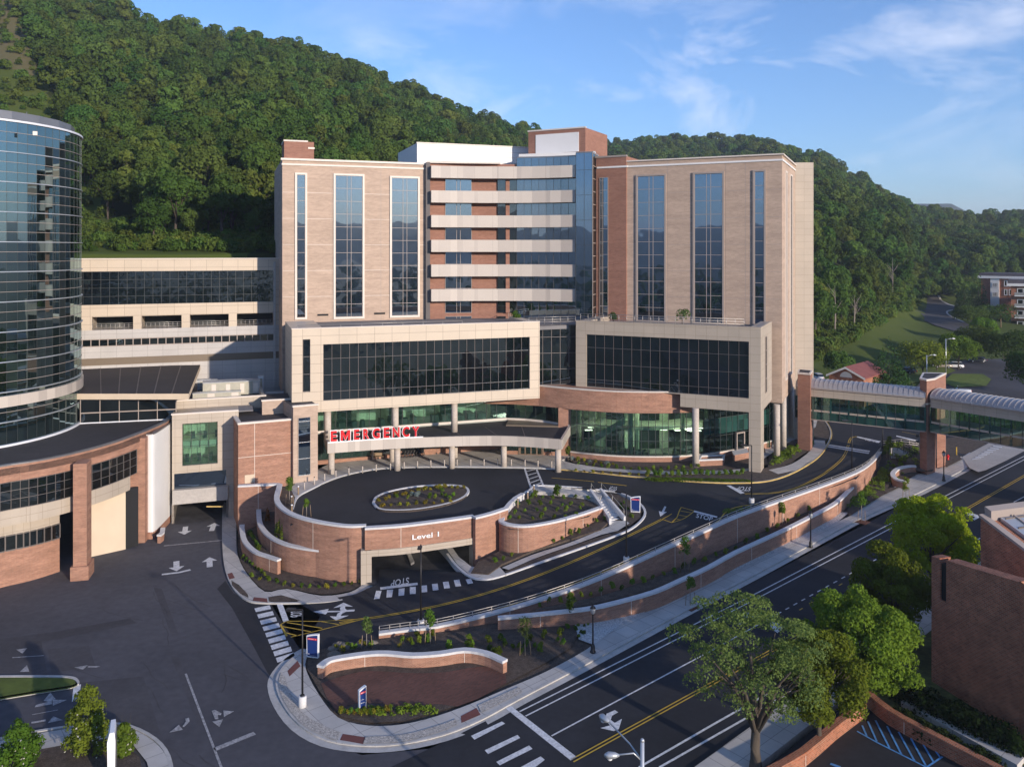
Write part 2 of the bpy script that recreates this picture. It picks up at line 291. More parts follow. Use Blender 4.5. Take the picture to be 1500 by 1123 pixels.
# ------------------------------------------------------------------ mesh helpers
class MB:
    def __init__(s): s.v = []; s.f = []; s.m = []; s.mats = []; s.sm = []
    def mi(s, m):
        if m not in s.mats: s.mats.append(m)
        return s.mats.index(m)
    def poly(s, pts, m, smooth=False):
        i = len(s.v); s.v += [tuple(p) for p in pts]; s.f.append(tuple(range(i, i + len(pts)))); s.m.append(s.mi(m)); s.sm.append(smooth)
    def hexa(s, b, t, m):
        """b, t: four lower and four upper points, anticlockwise from above"""
        i = len(s.v); s.v += [tuple(p) for p in b] + [tuple(p) for p in t]; k = s.mi(m)
        for f in ((3, 2, 1, 0), (4, 5, 6, 7), (0, 1, 5, 4), (1, 2, 6, 5), (2, 3, 7, 6), (3, 0, 4, 7)):
            s.f.append(tuple(i + q for q in f)); s.m.append(k); s.sm.append(False)
    def box(s, c, size, m, rz=0.0):
        ca, sa = math.cos(rz), math.sin(rz); hx, hy, hz = size[0] / 2, size[1] / 2, size[2] / 2
        q = [(c[0] + x * ca - y * sa, c[1] + x * sa + y * ca) for x, y in ((-hx, -hy), (hx, -hy), (hx, hy), (-hx, hy))]
        s.hexa([(x, y, c[2] - hz) for x, y in q], [(x, y, c[2] + hz) for x, y in q], m)
    def prism(s, pts, z0, z1, m, mtop=None, smooth=False):
        """pts 2D anticlockwise; z0/z1 numbers or lists"""
        n = len(pts); a = [z0] * n if not hasattr(z0, '__len__') else z0; b = [z1] * n if not hasattr(z1, '__len__') else z1
        i = len(s.v); s.v += [(p[0], p[1], a[k]) for k, p in enumerate(pts)] + [(p[0], p[1], b[k]) for k, p in enumerate(pts)]
        km = s.mi(m); kt = s.mi(mtop or m)
        for k in range(n):
            j = (k + 1) % n; s.f.append((i + k, i + j, i + n + j, i + n + k)); s.m.append(km); s.sm.append(smooth)
        s.f.append(tuple(i + n + k for k in range(n))); s.m.append(kt); s.sm.append(False)
        s.f.append(tuple(i + k for k in reversed(range(n)))); s.m.append(km); s.sm.append(False)
    def tube(s, pts, r, m, seg=8, caps=True):
        pts = [Vector(p) for p in pts]; rr = r if hasattr(r, '__len__') else [r] * len(pts); k = s.mi(m); base = len(s.v)
        for j, p in enumerate(pts):
            d = (pts[min(j + 1, len(pts) - 1)] - pts[max(j - 1, 0)]).normalized()
            a = d.cross(Vector((0, 0, 1)));  a = a if a.length > .01 else Vector((1, 0, 0)); a.normalize(); b = a.cross(d).normalized()
            for q in range(seg):
                w = 2 * math.pi * q / seg; s.v.append(tuple(p + (a * math.cos(w) + b * math.sin(w)) * rr[j]))
        for j in range(len(pts) - 1):
            for q in range(seg):
                q2 = (q + 1) % seg; s.f.append((base + j * seg + q, base + j * seg + q2, base + (j + 1) * seg + q2, base + (j + 1) * seg + q)); s.m.append(k); s.sm.append(True)
        if caps:
            s.f.append(tuple(base + q for q in reversed(range(seg)))); s.m.append(k); s.sm.append(False)
            e = base + (len(pts) - 1) * seg; s.f.append(tuple(e + q for q in range(seg))); s.m.append(k); s.sm.append(False)
    def lathe(s, c, prof, m, seg=12, sx=1.0):
        k = s.mi(m); base = len(s.v)
        for r, z in prof:
            for q in range(seg):
                w = 2 * math.pi * q / seg; s.v.append((c[0] + r * math.cos(w) * sx, c[1] + r * math.sin(w), c[2] + z))
        for j in range(len(prof) - 1):
            for q in range(seg):
                q2 = (q + 1) % seg; s.f.append((base + j * seg + q, base + j * seg + q2, base + (j + 1) * seg + q2, base + (j + 1) * seg + q)); s.m.append(k); s.sm.append(True)
        e = base + (len(prof) - 1) * seg; s.f.append(tuple(e + q for q in range(seg))); s.m.append(k); s.sm.append(False)
        s.f.append(tuple(base + q for q in reversed(range(seg)))); s.m.append(k); s.sm.append(False)
    def build(s, name, parent=None, loc=(0, 0, 0), fix=False):
        me = bpy.data.meshes.new(name)
        vv = s.v if loc == (0, 0, 0) else [(a - loc[0], b - loc[1], c - loc[2]) for a, b, c in s.v]
        me.from_pydata(vv, [], s.f)
        for m in s.mats: me.materials.append(MATS[m])
        me.polygons.foreach_set('material_index', s.m); me.polygons.foreach_set('use_smooth', s.sm)
        if fix:
            import bmesh
            b = bmesh.new(); b.from_mesh(me); bmesh.ops.recalc_face_normals(b, faces=b.faces); b.to_mesh(me); b.free()
        uvl = me.uv_layers.new(name='UVMap')
        vs = [Vector(v) for v in s.v]; dat = [0.0] * (2 * len(me.loops))
        for p in me.polygons:
            n = p.normal
            if abs(n.z) > .75: 
                for li in p.loop_indices:
                    v = vs[me.loops[li].vertex_index]; dat[2 * li] = v.x * SU[0] + v.y * SU[1]; dat[2 * li + 1] = -v.x * SU[1] + v.y * SU[0]
            else:
                t = Vector((-n.y, n.x)); t = t.normalized() if t.length > 1e-6 else Vector((1, 0))
                for li in p.loop_indices:
                    v = vs[me.loops[li].vertex_index]; dat[2 * li] = v.x * t.x + v.y * t.y; dat[2 * li + 1] = v.z
        uvl.data.foreach_set('uv', dat)
        o = bpy.data.objects.new(name, me); COL.objects.link(o); o.location = loc
        if parent is not None: o.parent = parent
        return o
def tag(o, label=None, cat=None, group=None, kind=None):
    if label: o['label'] = label
    if cat: o['category'] = cat
    if group: o['group'] = group
    if kind: o['kind'] = kind
    return o
def empty(name, loc, label=None, cat=None, group=None, kind=None):
    o = bpy.data.objects.new(name, None); COL.objects.link(o); o.location = loc; o.empty_display_size = .3
    return tag(o, label, cat, group, kind)
def root0(name, label, cat, group=None): return empty(name, (0, 0, 0), label, cat, group)
def dup(root, loc, rz=0.0, sc=1.0, label=None, group=None):
    r = root.copy(); COL.objects.link(r); r.location = loc; r.rotation_euler = (0, 0, rz); r.scale = (sc, sc, sc) if not hasattr(sc, '__len__') else sc
    if label: r['label'] = label
    if group: r['group'] = group
    for ch in list(root.children):
        c = ch.copy(); COL.objects.link(c); c.parent = r
        for g in list(ch.children):
            d = g.copy(); COL.objects.link(d); d.parent = c
    return r
def crom(pts, n=5):
    if len(pts) < 3: return [Vector(p) for p in pts]
    pts = [Vector(p) for p in pts]; out = []
    for i in range(len(pts) - 1):
        a = pts[i - 1] if i else pts[0] * 2 - pts[1]; b = pts[i]; c = pts[i + 1]; d = pts[i + 2] if i + 2 < len(pts) else pts[-1] * 2 - pts[-2]
        for k in range(n):
            t = k / n; out.append(.5 * ((2 * b) + (c - a) * t + (2 * a - 5 * b + 4 * c - d) * t * t + (3 * b - a - 3 * c + d) * t ** 3))
    return out + [pts[-1]]
def sm(px, n=4):
    """smooth open pixel line -> list of tuples"""
    return [tuple(p) for p in crom([Vector((a[0], a[1])) for a in px], n)]
def cdt(pts2, step=None):
    b = []
    n = len(pts2)
    for i in range(n):
        p = Vector(pts2[i][:2]); q = Vector(pts2[(i + 1) % n][:2]); L_ = (q - p).length
        if L_ < 1e-4: continue
        k = max(1, int(math.ceil(L_ / step))) if step else 1
        for j in range(k): b.append(p.lerp(q, j / k))
    nb = len(b); extra = []
    if step:
        xs = [p.x for p in b]; ys = [p.y for p in b]; y = min(ys) + step / 2
        while y < max(ys):
            x = min(xs) + step / 2
            while x < max(xs):
                extra.append(Vector((x + .01 * math.sin(y), y + .013 * math.cos(x)))); x += step
            y += step
    vo, eo, fo, *_ = delaunay_2d_cdt(b + extra, [(i, (i + 1) % nb) for i in range(nb)], [list(range(nb))], 1, 1e-4)
    return vo, [f for f in fo], b
def region(name, px, zf, m, dz=0.0, step=3.0, parent=None, skirt=None, world=False, skm=None):
    """a sheet of ground whose outline was read off the photograph; zf gives its height"""
    f = (lambda x, y: zf(x, y) + dz) if callable(zf) else (lambda x, y: zf + dz)
    w = [Vector(p) for p in px] if world else [P(a, b, f if callable(zf) else zf + dz) for a, b in px]
    vo, fo, b = cdt(w, step); mb = MB(); k = mb.mi(m)
    mb.v = [(v.x, v.y, f(v.x, v.y)) for v in vo]
    for t in fo:
        a, c, d = (vo[t[0]], vo[t[1]], vo[t[2]])
        t = tuple(t) if (c - a).cross(d - a) > 0 else tuple(reversed(t))
        mb.f.append(t); mb.m.append(k); mb.sm.append(False)
    if skirt is not None:
        n = len(b)
        for i in range(n):
            p, q = b[i], b[(i + 1) % n]
            zb = skirt if skirt >= -50 else None
            z0p, z0q = f(p.x, p.y), f(q.x, q.y)
            mb.poly([(p.x, p.y, z0p - (1 if zb is None else 0) if zb is None else zb), (q.x, q.y, z0q - 1 if zb is None else zb), (q.x, q.y, z0q), (p.x, p.y, z0p)], skm or m)
    o = mb.build(name, parent)
    if parent is None: o['kind'] = 'structure'
    return o
def patch(name, p3, m, parent=None, skirt=None, skm=None):
    """ground sheet through points (px, py, z)"""
    w = [P(a, b, c) for a, b, c in p3]; vo, fo, b = cdt(w); mb = MB()
    zz = {}
    for v in vo:
        j = min(range(len(w)), key=lambda i: (w[i].x - v.x) ** 2 + (w[i].y - v.y) ** 2); zz[(v.x, v.y)] = w[j].z
    k = mb.mi(m); mb.v = [(v.x, v.y, zz[(v.x, v.y)]) for v in vo]
    for t in fo:
        a, c, d = (vo[t[0]], vo[t[1]], vo[t[2]]); t = tuple(t) if (c - a).cross(d - a) > 0 else tuple(reversed(t))
        mb.f.append(t); mb.m.append(k); mb.sm.append(False)
    if skirt is not None:
        for i in range(len(w)):
            p, q = w[i], w[(i + 1) % len(w)]; mb.poly([(p.x, p.y, skirt), (q.x, q.y, skirt), tuple(q), tuple(p)], skm or m)
    o = mb.build(name, parent)
    if parent is None: o['kind'] = 'structure'
    return o
def offset2(pts, d):
    out = []
    for i, p in enumerate(pts):
        a = pts[max(i - 1, 0)]; b = pts[min(i + 1, len(pts) - 1)]; t = Vector((b[0] - a[0], b[1] - a[1])); t = t.normalized() if t.length > 1e-6 else Vector((1, 0))
        out.append(Vector((p[0] - t.y * d, p[1] + t.x * d)))
    return out
def strip(name, px, w, zf, m, dz, parent, mb=None, world=False, off=0.0):
    """painted line of width w metres along a pixel path"""
    f = (lambda x, y: zf(x, y) + dz) if callable(zf) else (lambda x, y: zf + dz)
    W = [Vector(p) for p in px] if world else [P(a, b, f if callable(zf) else zf + dz) for a, b in px]
    Q = []
    for a, b in zip(W, W[1:]):
        k = max(1, int((b.xy - a.xy).length / 2.5)); Q += [a.xy.lerp(b.xy, j / k) for j in range(k)]
    Q.append(W[-1].xy)
    if off: Q = offset2(Q, off)
    A = offset2(Q, w / 2); B = offset2(Q, -w / 2); own = mb is None; mb = mb or MB()
    for i in range(len(Q) - 1):
        q = [A[i], B[i], B[i + 1], A[i + 1]]
        mb.poly([(p.x, p.y, f(p.x, p.y)) for p in q], m)
    return mb.build(name, parent) if own else mb
def mark(px, zf, m, dz, mb):
    f = (lambda x, y: zf(x, y) + dz) if callable(zf) else (lambda x, y: zf + dz)
    w = [P(a, b, f if callable(zf) else zf + dz) for a, b in px]; vo, fo, b = cdt(w); k = mb.mi(m); i0 = len(mb.v)
    mb.v += [(v.x, v.y, f(v.x, v.y)) for v in vo]
    for t in fo:
        a, c, d = (vo[t[0]], vo[t[1]], vo[t[2]]); t = tuple(t) if (c - a).cross(d - a) > 0 else tuple(reversed(t))
        mb.f.append(tuple(i0 + q for q in t)); mb.m.append(k); mb.sm.append(False)
def text_geo(txt, offset=0.0, extrude=0.0, spacing=1.0):
    if txt == 'M':
        g = [(0, 0), (.23, 0), (.23, .58), (.44, .10), (.56, .10), (.77, .58), (.77, 0), (1, 0), (1, 1), (.74, 1), (.5, .45), (.26, 1), (0, 1)]; n = len(g)
        return [Vector((x, y, z)) for z in (.5, -.5) for x, y in g], [tuple(range(n)), tuple(range(2 * n - 1, n - 1, -1))] + [(i, i + n, (i + 1) % n + n, (i + 1) % n) for i in range(n)]
    cu = bpy.data.curves.new('t', 'FONT'); cu.body = txt; cu.offset = offset; cu.extrude = extrude; cu.space_character = spacing; cu.resolution_u = 3
    o = bpy.data.objects.new('t', cu); COL.objects.link(o); bpy.context.view_layer.update()
    dg = bpy.context.evaluated_depsgraph_get(); me = bpy.data.meshes.new_from_object(o.evaluated_get(dg))
    vs = [v.co.copy() for v in me.vertices]; fs = [tuple(p.vertices) for p in me.polygons]
    bpy.data.objects.remove(o); bpy.data.meshes.remove(me)
    x0 = min(v.x for v in vs); x1 = max(v.x for v in vs); y0 = min(v.y for v in vs); y1 = max(v.y for v in vs)
    return [Vector(((v.x - x0) / (x1 - x0), (v.y - y0) / (y1 - y0), v.z)) for v in vs], fs
def road_text(txt, o, r, u, zf, dz, mb, m='paint_white'):
    """o, r, u: pixels of the lettering's lower-left, lower-right and upper-left corners"""
    f = (lambda x, y: zf(x, y) + dz) if callable(zf) else (lambda x, y: zf + dz)
    O, Rr, U = [P(a, b, f if callable(zf) else zf + dz) for a, b in (o, r, u)]
    vs, fs = text_geo(txt, 0.012); k = mb.mi(m); i0 = len(mb.v)
    for v in vs:
        q = O + (Rr - O) * v.x + (U - O) * v.y; mb.v.append((q.x, q.y, f(q.x, q.y)))
    for t in fs: mb.f.append(tuple(i0 + a for a in t)); mb.m.append(k); mb.sm.append(False)
def wall_text(name, txt, wall, u0, u1, z0, z1, d, m, parent, off=.02, ext=.08, each=False, back=None):
    vs, fs = text_geo(txt, off, .5)
    o = MB(); k = o.mi(m)
    for v in vs:
        p = wall.pt(u0 + (u1 - u0) * v.x, z0 + (z1 - z0) * v.y, d + ext * v.z); o.v.append(tuple(p))
    for t in fs: o.f.append(t); o.m.append(k); o.sm.append(False)
    return o.build(name, parent, fix=True)
class Wall:
    """vertical plane through plan points a, b; d is measured outward (towards the right-hand side of a->b)"""
    def __init__(s, a, b): s.a = Vector(a[:2]); s.t = (Vector(b[:2]) - s.a); s.L = s.t.length; s.t = s.t / s.L; s.n = Vector((s.t.y, -s.t.x))
    def pt(s, u, z, d=0.0): q = s.a + s.t * u + s.n * d; return Vector((q.x, q.y, z))
    def u(s, px):
        k = (px - CX) / FOC; return (k * s.a.y - s.a.x) / (s.t.x - k * s.t.y)
    def z(s, px, py): y = s.a.y + s.t.y * s.u(px); return CAM_H - (py - HY) * y / FOC
    def box(s, mb, u0, u1, z0, z1, d0, d1, m):
        q = [s.pt(u0, 0, d1), s.pt(u1, 0, d1), s.pt(u1, 0, d0), s.pt(u0, 0, d0)]
        mb.hexa([(p.x, p.y, z0) for p in q], [(p.x, p.y, z1) for p in q], m)
    def bx(s, name, u0, u1, z0, z1, d0, d1, m, parent): mb = MB(); s.box(mb, u0, u1, z0, z1, d0, d1, m); return mb.build(name, parent)
    def frame(s, mb, u0, u1, z0, z1, w, d0, d1, m):
        s.box(mb, u0, u0 + w, z0, z1, d0, d1, m); s.box(mb, u1 - w, u1, z0, z1, d0, d1, m)
        s.box(mb, u0 + w, u1 - w, z1 - w, z1, d0, d1, m); s.box(mb, u0 + w, u1 - w, z0, z0 + w, d0, d1, m)
    def window(s, u0, u1, z0, z1, parent, glass='glass_blue', nx=1, nz=1, us=None, fm='mullion_light', mw=.06, d=.04, framew=0.0, frm='trim', zs=None, name='window'):
        mb = MB(); s.box(mb, u0, u1, z0, z1, d - .15, d, glass); w = mb.build(name, parent)
        mm = MB(); cuts = us if us is not None else [i / nx for i in range(1, nx)]
        if cuts or (zs is not None) or nz > 1:
            for uu in (u0 + mw / 2, u1 - mw / 2): s.box(mm, uu - mw / 2, uu + mw / 2, z0, z1, d - .02, d + .07, fm)
        if cuts or (zs is not None) or nz > 1:
            for zz in (z0 + mw / 2, z1 - mw / 2): s.box(mm, u0 + mw, u1 - mw, zz - mw / 2, zz + mw / 2, d - .02, d + .055, fm)
        for c in cuts: uu = u0 + (u1 - u0) * c; s.box(mm, uu - mw / 2, uu + mw / 2, z0, z1, d - .02, d + .07, fm)
        for c in (zs if zs is not None else [i / nz for i in range(1, nz)]):
            zz = z0 + (z1 - z0) * c; s.box(mm, u0, u1, zz - mw / 2, zz + mw / 2, d - .02, d + .06, fm)
        if mm.v: mm.build('mullion', w)
        if framew:
            fmb = MB(); s.frame(fmb, u0 - framew, u1 + framew, z0 - framew, z1 + framew, framew, -.2, .22, frm); fmb.build('frame', w)
        return w
def curtain(parent, pts, z0, z1, glass, nz=1, zs=None, fm='mullion', mw=.08, d=.08, name='curtain_wall', seg=1.5, mull=True):
    """faceted glass wall along plan points (left to right as seen from outside)"""
    pts = [Vector(p[:2]) for p in pts]; Q = []
    for a, b in zip(pts, pts[1:]):
        k = max(1, round((b - a).length / seg)); Q += [a.lerp(b, j / k) for j in range(k)]
    Q.append(pts[-1]); mb = MB(); mm = MB()
    for a, b in zip(Q, Q[1:]):
        w = Wall(a, b); w.box(mb, 0, w.L, z0, z1, -.12, 0, glass)
        if mull:
            w.box(mm, -mw / 2, mw / 2, z0, z1, -.02, d, fm)
            for zz in (zs if zs is not None else [z0 + (z1 - z0) * i / nz for i in range(nz + 1)]): w.box(mm, mw / 2, w.L - mw / 2, zz - mw / 2, zz + mw / 2, -.02, d - .015, fm)
    o = mb.build(name, parent)
    if mull: w.box(mm, w.L - mw / 2, w.L + mw / 2, z0, z1, -.02, d, fm); mm.build('mullion', o)
    return o
def sweep_wall(name, label, path, zt, zb, th=.45, m='brick', cop='coping', ch=.22, over=.09, parent=None, group=None, coff=0, joints=0):
    """brick wall following plan path; zt/zb lists or functions of (i,x,y)"""
    n = len(path); P2 = [Vector(p[:2]) for p in path]
    A = P2; B = offset2(P2, th); mb = MB(); cb = MB(); A2 = offset2(P2, -over); B2 = offset2(P2, th + over)
    ztl = [zt(p.x, p.y) for p in P2] if callable(zt) else list(zt); zbl = [zb(p.x, p.y) for p in P2] if callable(zb) else ([zb] * n if not hasattr(zb, '__len__') else zb)
    for i in range(n - 1):
        j = i + 1
        for (a0, a1, b0, b1, lo, hi, t, mt) in ((A[i], A[j], B[i], B[j], (zbl[i], zbl[j]), (ztl[i] - ch, ztl[j] - ch), mb, m), (A2[i], A2[j], B2[i], B2[j], (ztl[i] - ch, ztl[j] - ch), (ztl[i], ztl[j]), cb, cop)):
            t.poly([(a0.x, a0.y, lo[0]), (a1.x, a1.y, lo[1]), (a1.x, a1.y, hi[1]), (a0.x, a0.y, hi[0])], mt)
            t.poly([(b1.x, b1.y, lo[1]), (b0.x, b0.y, lo[0]), (b0.x, b0.y, hi[0]), (b1.x, b1.y, hi[1])], mt)
            t.poly([(a0.x, a0.y, hi[0]), (a1.x, a1.y, hi[1]), (b1.x, b1.y, hi[1]), (b0.x, b0.y, hi[0])], mt)
            if t is cb: t.poly([(a1.x, a1.y, lo[1]), (a0.x, a0.y, lo[0]), (b0.x, b0.y, lo[0]), (b1.x, b1.y, lo[1])], mt)
            if i == 0: t.poly([(b0.x, b0.y, lo[0]), (a0.x, a0.y, lo[0]), (a0.x, a0.y, hi[0]), (b0.x, b0.y, hi[0])], mt)
            if j == n - 1: t.poly([(a1.x, a1.y, lo[1]), (b1.x, b1.y, lo[1]), (b1.x, b1.y, hi[1]), (a1.x, a1.y, hi[1])], mt)
    acc = 4.5
    for i in range(n - 1):                      # pale movement joints every nine metres
        w = Wall(A[i], A[i + 1]); acc += w.L
        if acc > 9 and i > 0: acc = 0; w.box(mb, 0, .05, max(zbl[i], zbl[i + 1]), min(ztl[i], ztl[i + 1]) - ch - .01, -.02, .012, 'trim')
    if parent is None:
        r = tag(empty(name, (P2[0].x, P2[0].y, zbl[0])), label, 'wall', group); r_ = r
        o = mb.build('brick_face', None); c = cb.build('coping', None)
        for q in (o, c): q.parent = r; q.location = (-P2[0].x, -P2[0].y, -zbl[0])
        return r
    o = mb.build('wall', parent); cb.build('coping', parent); return o
# ================================================================== HOSPITAL
H = root0('hospital_building', 'large tan brick hospital in the middle with curved balcony bands and two glazed boxes', 'hospital')
XVL, XVR = 4247.0, -1863.0
def DL(px, D627=146.8): return D627 * (XVL - 627) / (XVL - px)
def DLB(px): return 131.0 * (XVL - 790) / (XVL - px)
def DR(px): return 397.2e3 / (px - XVR)
def DRB(px): return 132.6 * (843 - XVR) / (px - XVR)
ZD = 25.9                                   # roof deck of the podium
WL = Wall(D2(413.5, DL(413.5)), D2(627, DL(627)))
WR = Wall(D2(917.6, DR(917.6)), D2(1145.5, DR(1145.5)))
ZT = 53.4
# tower, left wing
def block(wall, u0, u1, z0, z1, depth, m, name='wall', mtop='roof_grey', parent=H):
    mb = MB(); q = [wall.pt(u0, 0, 0), wall.pt(u1, 0, 0), wall.pt(u1, 0, -depth), wall.pt(u0, 0, -depth)]
    mb.prism([(p.x, p.y) for p in q], z0, z1, m, mtop); return mb.build(name, parent)
lw = block(WL, 0, WL.L, 14, ZT, 24, 'tan_brick')
st = MB(); WL.box(st, -.25, WL.L + .1, ZT - .22, ZT + .12, -.4, .25, 'trim'); WL.box(st, -.1, WL.L + .1, 52.35, 52.65, -.1, .14, 'trim')
q0 = WL.pt(0, 0, 0); 
for uu in (8.2, 16.6): WL.box(st, uu - .03, uu + .03, ZD, ZT - .3, -.05, .015, 'mullion_light')
for zz in (30.2, 34.6, 39, 43.4, 47.8): WL.box(st, 0.05, WL.L - .05, zz - .03, zz + .03, -.05, .015, 'trim')
st.build('cornice', lw)
def tall(wall, p0, p1, yt, yb, pm, parent, us, glass='glass_blue', fw=.32, frm='trim', zs_n=11):
    u0, u1 = wall.u(p0), wall.u(p1); z1 = wall.z(pm, yt); z0 = max(ZD + .15, wall.z(pm, yb))
    return wall.window(u0, u1, z0, z1, parent, glass=glass, us=us, nz=zs_n, framew=fw, frm=frm, mw=.065)
tall(WL, 434.8, 447, 256, 465, 441, H, [])
tall(WL, 491.2, 531, 257.5, 464, 511, H, [.43, .58])
tall(WL, 573.6, 612, 261, 462, 593, H, [.43, .58])
for p in (465, 548): WL.bx('vent_slot', WL.u(p), WL.u(p + 16), 26.9, 27.2, -.02, .08, 'dark', lw)
# tower, right wing
rw = block(WR, 0, WR.L, 13.6, ZT, 19.2, 'tan_brick')
st = MB(); WR.box(st, -.1, WR.L + .3, ZT - .1, ZT + .12, -.4, .25, 'trim'); WR.box(st, 0, WR.L + .12, 52.35, 52.65, -.1, .14, 'white_panel')
for uu in (WR.u(978), WR.u(1063), WR.u(1092)): WR.box(st, uu - .03, uu + .03, ZD, ZT - .3, -.05, .015, 'mullion_light')
for zz in (30.2, 34.6, 39, 43.4, 47.8): WR.box(st, 0.05, WR.L - .05, zz - .03, zz + .03, -.05, .015, 'mullion_light')
st.build('cornice', rw)
tall(WR, 934, 973.5, 258, 472, 953, H, [.43, .58], 'glass_deep', .28, 'mullion_light')
tall(WR, 1017.5, 1058.5, 254.5, 474, 1038, H, [.43, .58], 'glass_deep', .28, 'mullion_light')
tall(WR, 1105.5, 1119.3, 251.5, 476, 1112, H, [], 'glass_deep', .28, 'mullion_light')
# its side
WRS = Wall(WR.pt(WR.L, 0), WR.pt(WR.L, 0, -19.2))
st = MB(); WRS.box(st, 0, WRS.L, ZT - .1, ZT + .12, -.3, .25, 'trim'); WRS.box(st, .12, WRS.L, 52.35, 52.65, -.1, .14, 'white_panel'); st.build('cornice', rw)
for a, b in ((4.2, 5.6), (10.6, 13.2)):
    WRS.window(a, b, 17.0, 50.8, H, glass='glass_dark', nz=16, framew=.3, frm='trim')
# panel-clad end block
pb = MB(); x0, x1 = D2(1165.2, 149.2).x, D2(1192, 149.2).x
pb.prism([(x0 - 3, 149.3), (x1, 149.3), (x1 + 6, 172), (x0 - 3, 172)], 3, 53.9, 'panel_tan', 'roof_grey'); pb.build('wall', H)
# red brick pier right of the glass prism
WPR = Wall(D2(873, DR(917.6) + 2.2), D2(917.3, DR(917.6) - .35))
rp = block(WPR, 0, WPR.L, ZD - .5, 54.3, 14, 'red_brick')
st = MB(); WPR.box(st, .2, WPR.L + .2, 52.35, 52.65, -.1, .14, 'white_panel'); WPR.box(st, -.1, WPR.L + .1, 54.2, 54.5, -.4, .15, 'mullion_light'); st.build('cornice', rp)
WPR.window(WPR.u(878.5), WPR.u(891), ZD + .2, WPR.z(885, 260), H, glass='glass_deep', nz=11, us=[.3], mw=.07)
# centre part: balcony bands, brick and windows between them, the glass prism
cen = [D2(627, 146.6), D2(690, 148.3), D2(757, 148.6)]
BACK = 1.5
Z0B = 52.9; PIT = 4.34
cb = MB(); pts = [p for p in crom(cen, 6)]
for a, b in zip(pts, pts[1:]):
    w = Wall(a, b); w.box(cb, 0, w.L, ZD - .5, Z0B + .6, -3, 0, 'red_brick')
cb.build('wall', H)
CW = Wall(cen[0], cen[2])
st = MB(); CW.box(st, -.4, .35, ZD, 53.6, -.5, .7, 'mullion'); CW.box(st, -.2, CW.L - 3, 53.5, 53.8, -1, .5, 'trim'); st.build('corner_trim', H)
band = [D2(632, 144.9), D2(660, 145.7), D2(700, 146.4), D2(757, 146.6), D2(800, 145.6), D2(843, 143.9)]
bp_ = crom(band, 2)
for k in range(6):
    zt = Z0B - k * PIT; mb = MB(); so_ = MB()
    for i, (a, b) in enumerate(zip(bp_, bp_[1:])):
        w = Wall(a, b); w.box(mb, 0 if i else -.02, w.L, zt - 2.12, zt, -1.6 if i else -2.5, 0, 'band_panel'); w.box(so_, 0, w.L, zt - 2.14, zt - 1.95, -1.55, -.1, 'mullion') if False else None
    mb.build('spandrel_band', H)
for k in range(7):
    zt = Z0B - 2.12 - k * PIT + .0; zb = zt - (PIT - 2.12)
    if k == 6: zb = ZD
    W1 = Wall(pts[0], pts[6]); W2 = Wall(pts[3], pts[12])
    WA = Wall(D2(652, 147.35), D2(691, 148.2))
    if k == 6: zb = ZD + .3
    WA.window(0, WA.L, zb, zt, H, glass='glass_blue' if k < 3 else 'glass_deep', us=[.43, .57], fm='mullion_light', mw=.07)
    # recess with dark glass beside the prism
    WB = Wall(D2(729, 148.35), D2(757, 148.5)); mb = MB(); WB.box(mb, 0, WB.L, zb, zt, -.3, .12, 'glass_dark'); rc = mb.build('window', H)
    mb = MB(); WB.box(mb, WB.L * .42, WB.L * .62, zb, zt, 0, .5, 'red_brick'); WB.box(mb, WB.L * .4, WB.L * .42, zb, zt, 0, .2, 'mullion_dark'); mb.build('mullion', rc)
pr = [D2(757, 148.2), D2(800, 147.3), D2(843.6, 145.4)]
top = 54.6
prl = crom(pr, 4)
pc = MB(); mm = MB()
for k in range(8):
    zt = top if k == 0 else Z0B - 2.12 - (k - 1) * PIT; zb = Z0B - k * PIT if k < 6 else (Z0B - 2.12 - 6 * PIT if k == 6 else 0)
    if k == 6: zt = Z0B - 2.12 - 5 * PIT; zb = ZD
    if k == 7: continue
    curtain(H, prl, zb, zt, 'glass_blue' if k < 4 else 'glass_deep', nz=1, fm='mullion_dark' if k < 4 else 'mullion', mw=.05, d=.04, seg=1.6, name='ribbon_window')
core = MB(); c = [(p.x, p.y + .2) for p in prl] + [(D2(868, 160).x, 160), (D2(757, 160).x, 160)]
core.prism(c, ZD - .5, top - .3, 'interior_dark', 'roof_grey'); core.build('core', H)
pr2 = [D2(843.6, 143.5), D2(868, 142.6)]
curtain(H, pr2, ZD, 54.9, 'glass_deep', zs=[ZD + i * PIT for i in range(1, 7)], fm='mullion_dark', mw=.06, d=.05, seg=1.5, name='corner_glazing')
curtain(H, [D2(868, 142.6), D2(877, 148)], ZD, 54.9, 'glass_dark', nz=13, fm='mullion_light', mw=.12, seg=3, name='corner_glazing')
cap = MB(); c = [(D2(843.6, 143.4).x, 143.4), (D2(868.3, 142.5).x, 142.5), (D2(877, 148).x, 148), (D2(850, 150).x, 150)]; cap.prism(c, 54.9, 55.1, 'grey_metal'); cap.prism([(p.x, p.y - .05) for p in prl] + [(prl[-1].x, 150), (prl[0].x, 150)], top, top + .2, 'grey_metal'); cap.build('roof_edge', H)
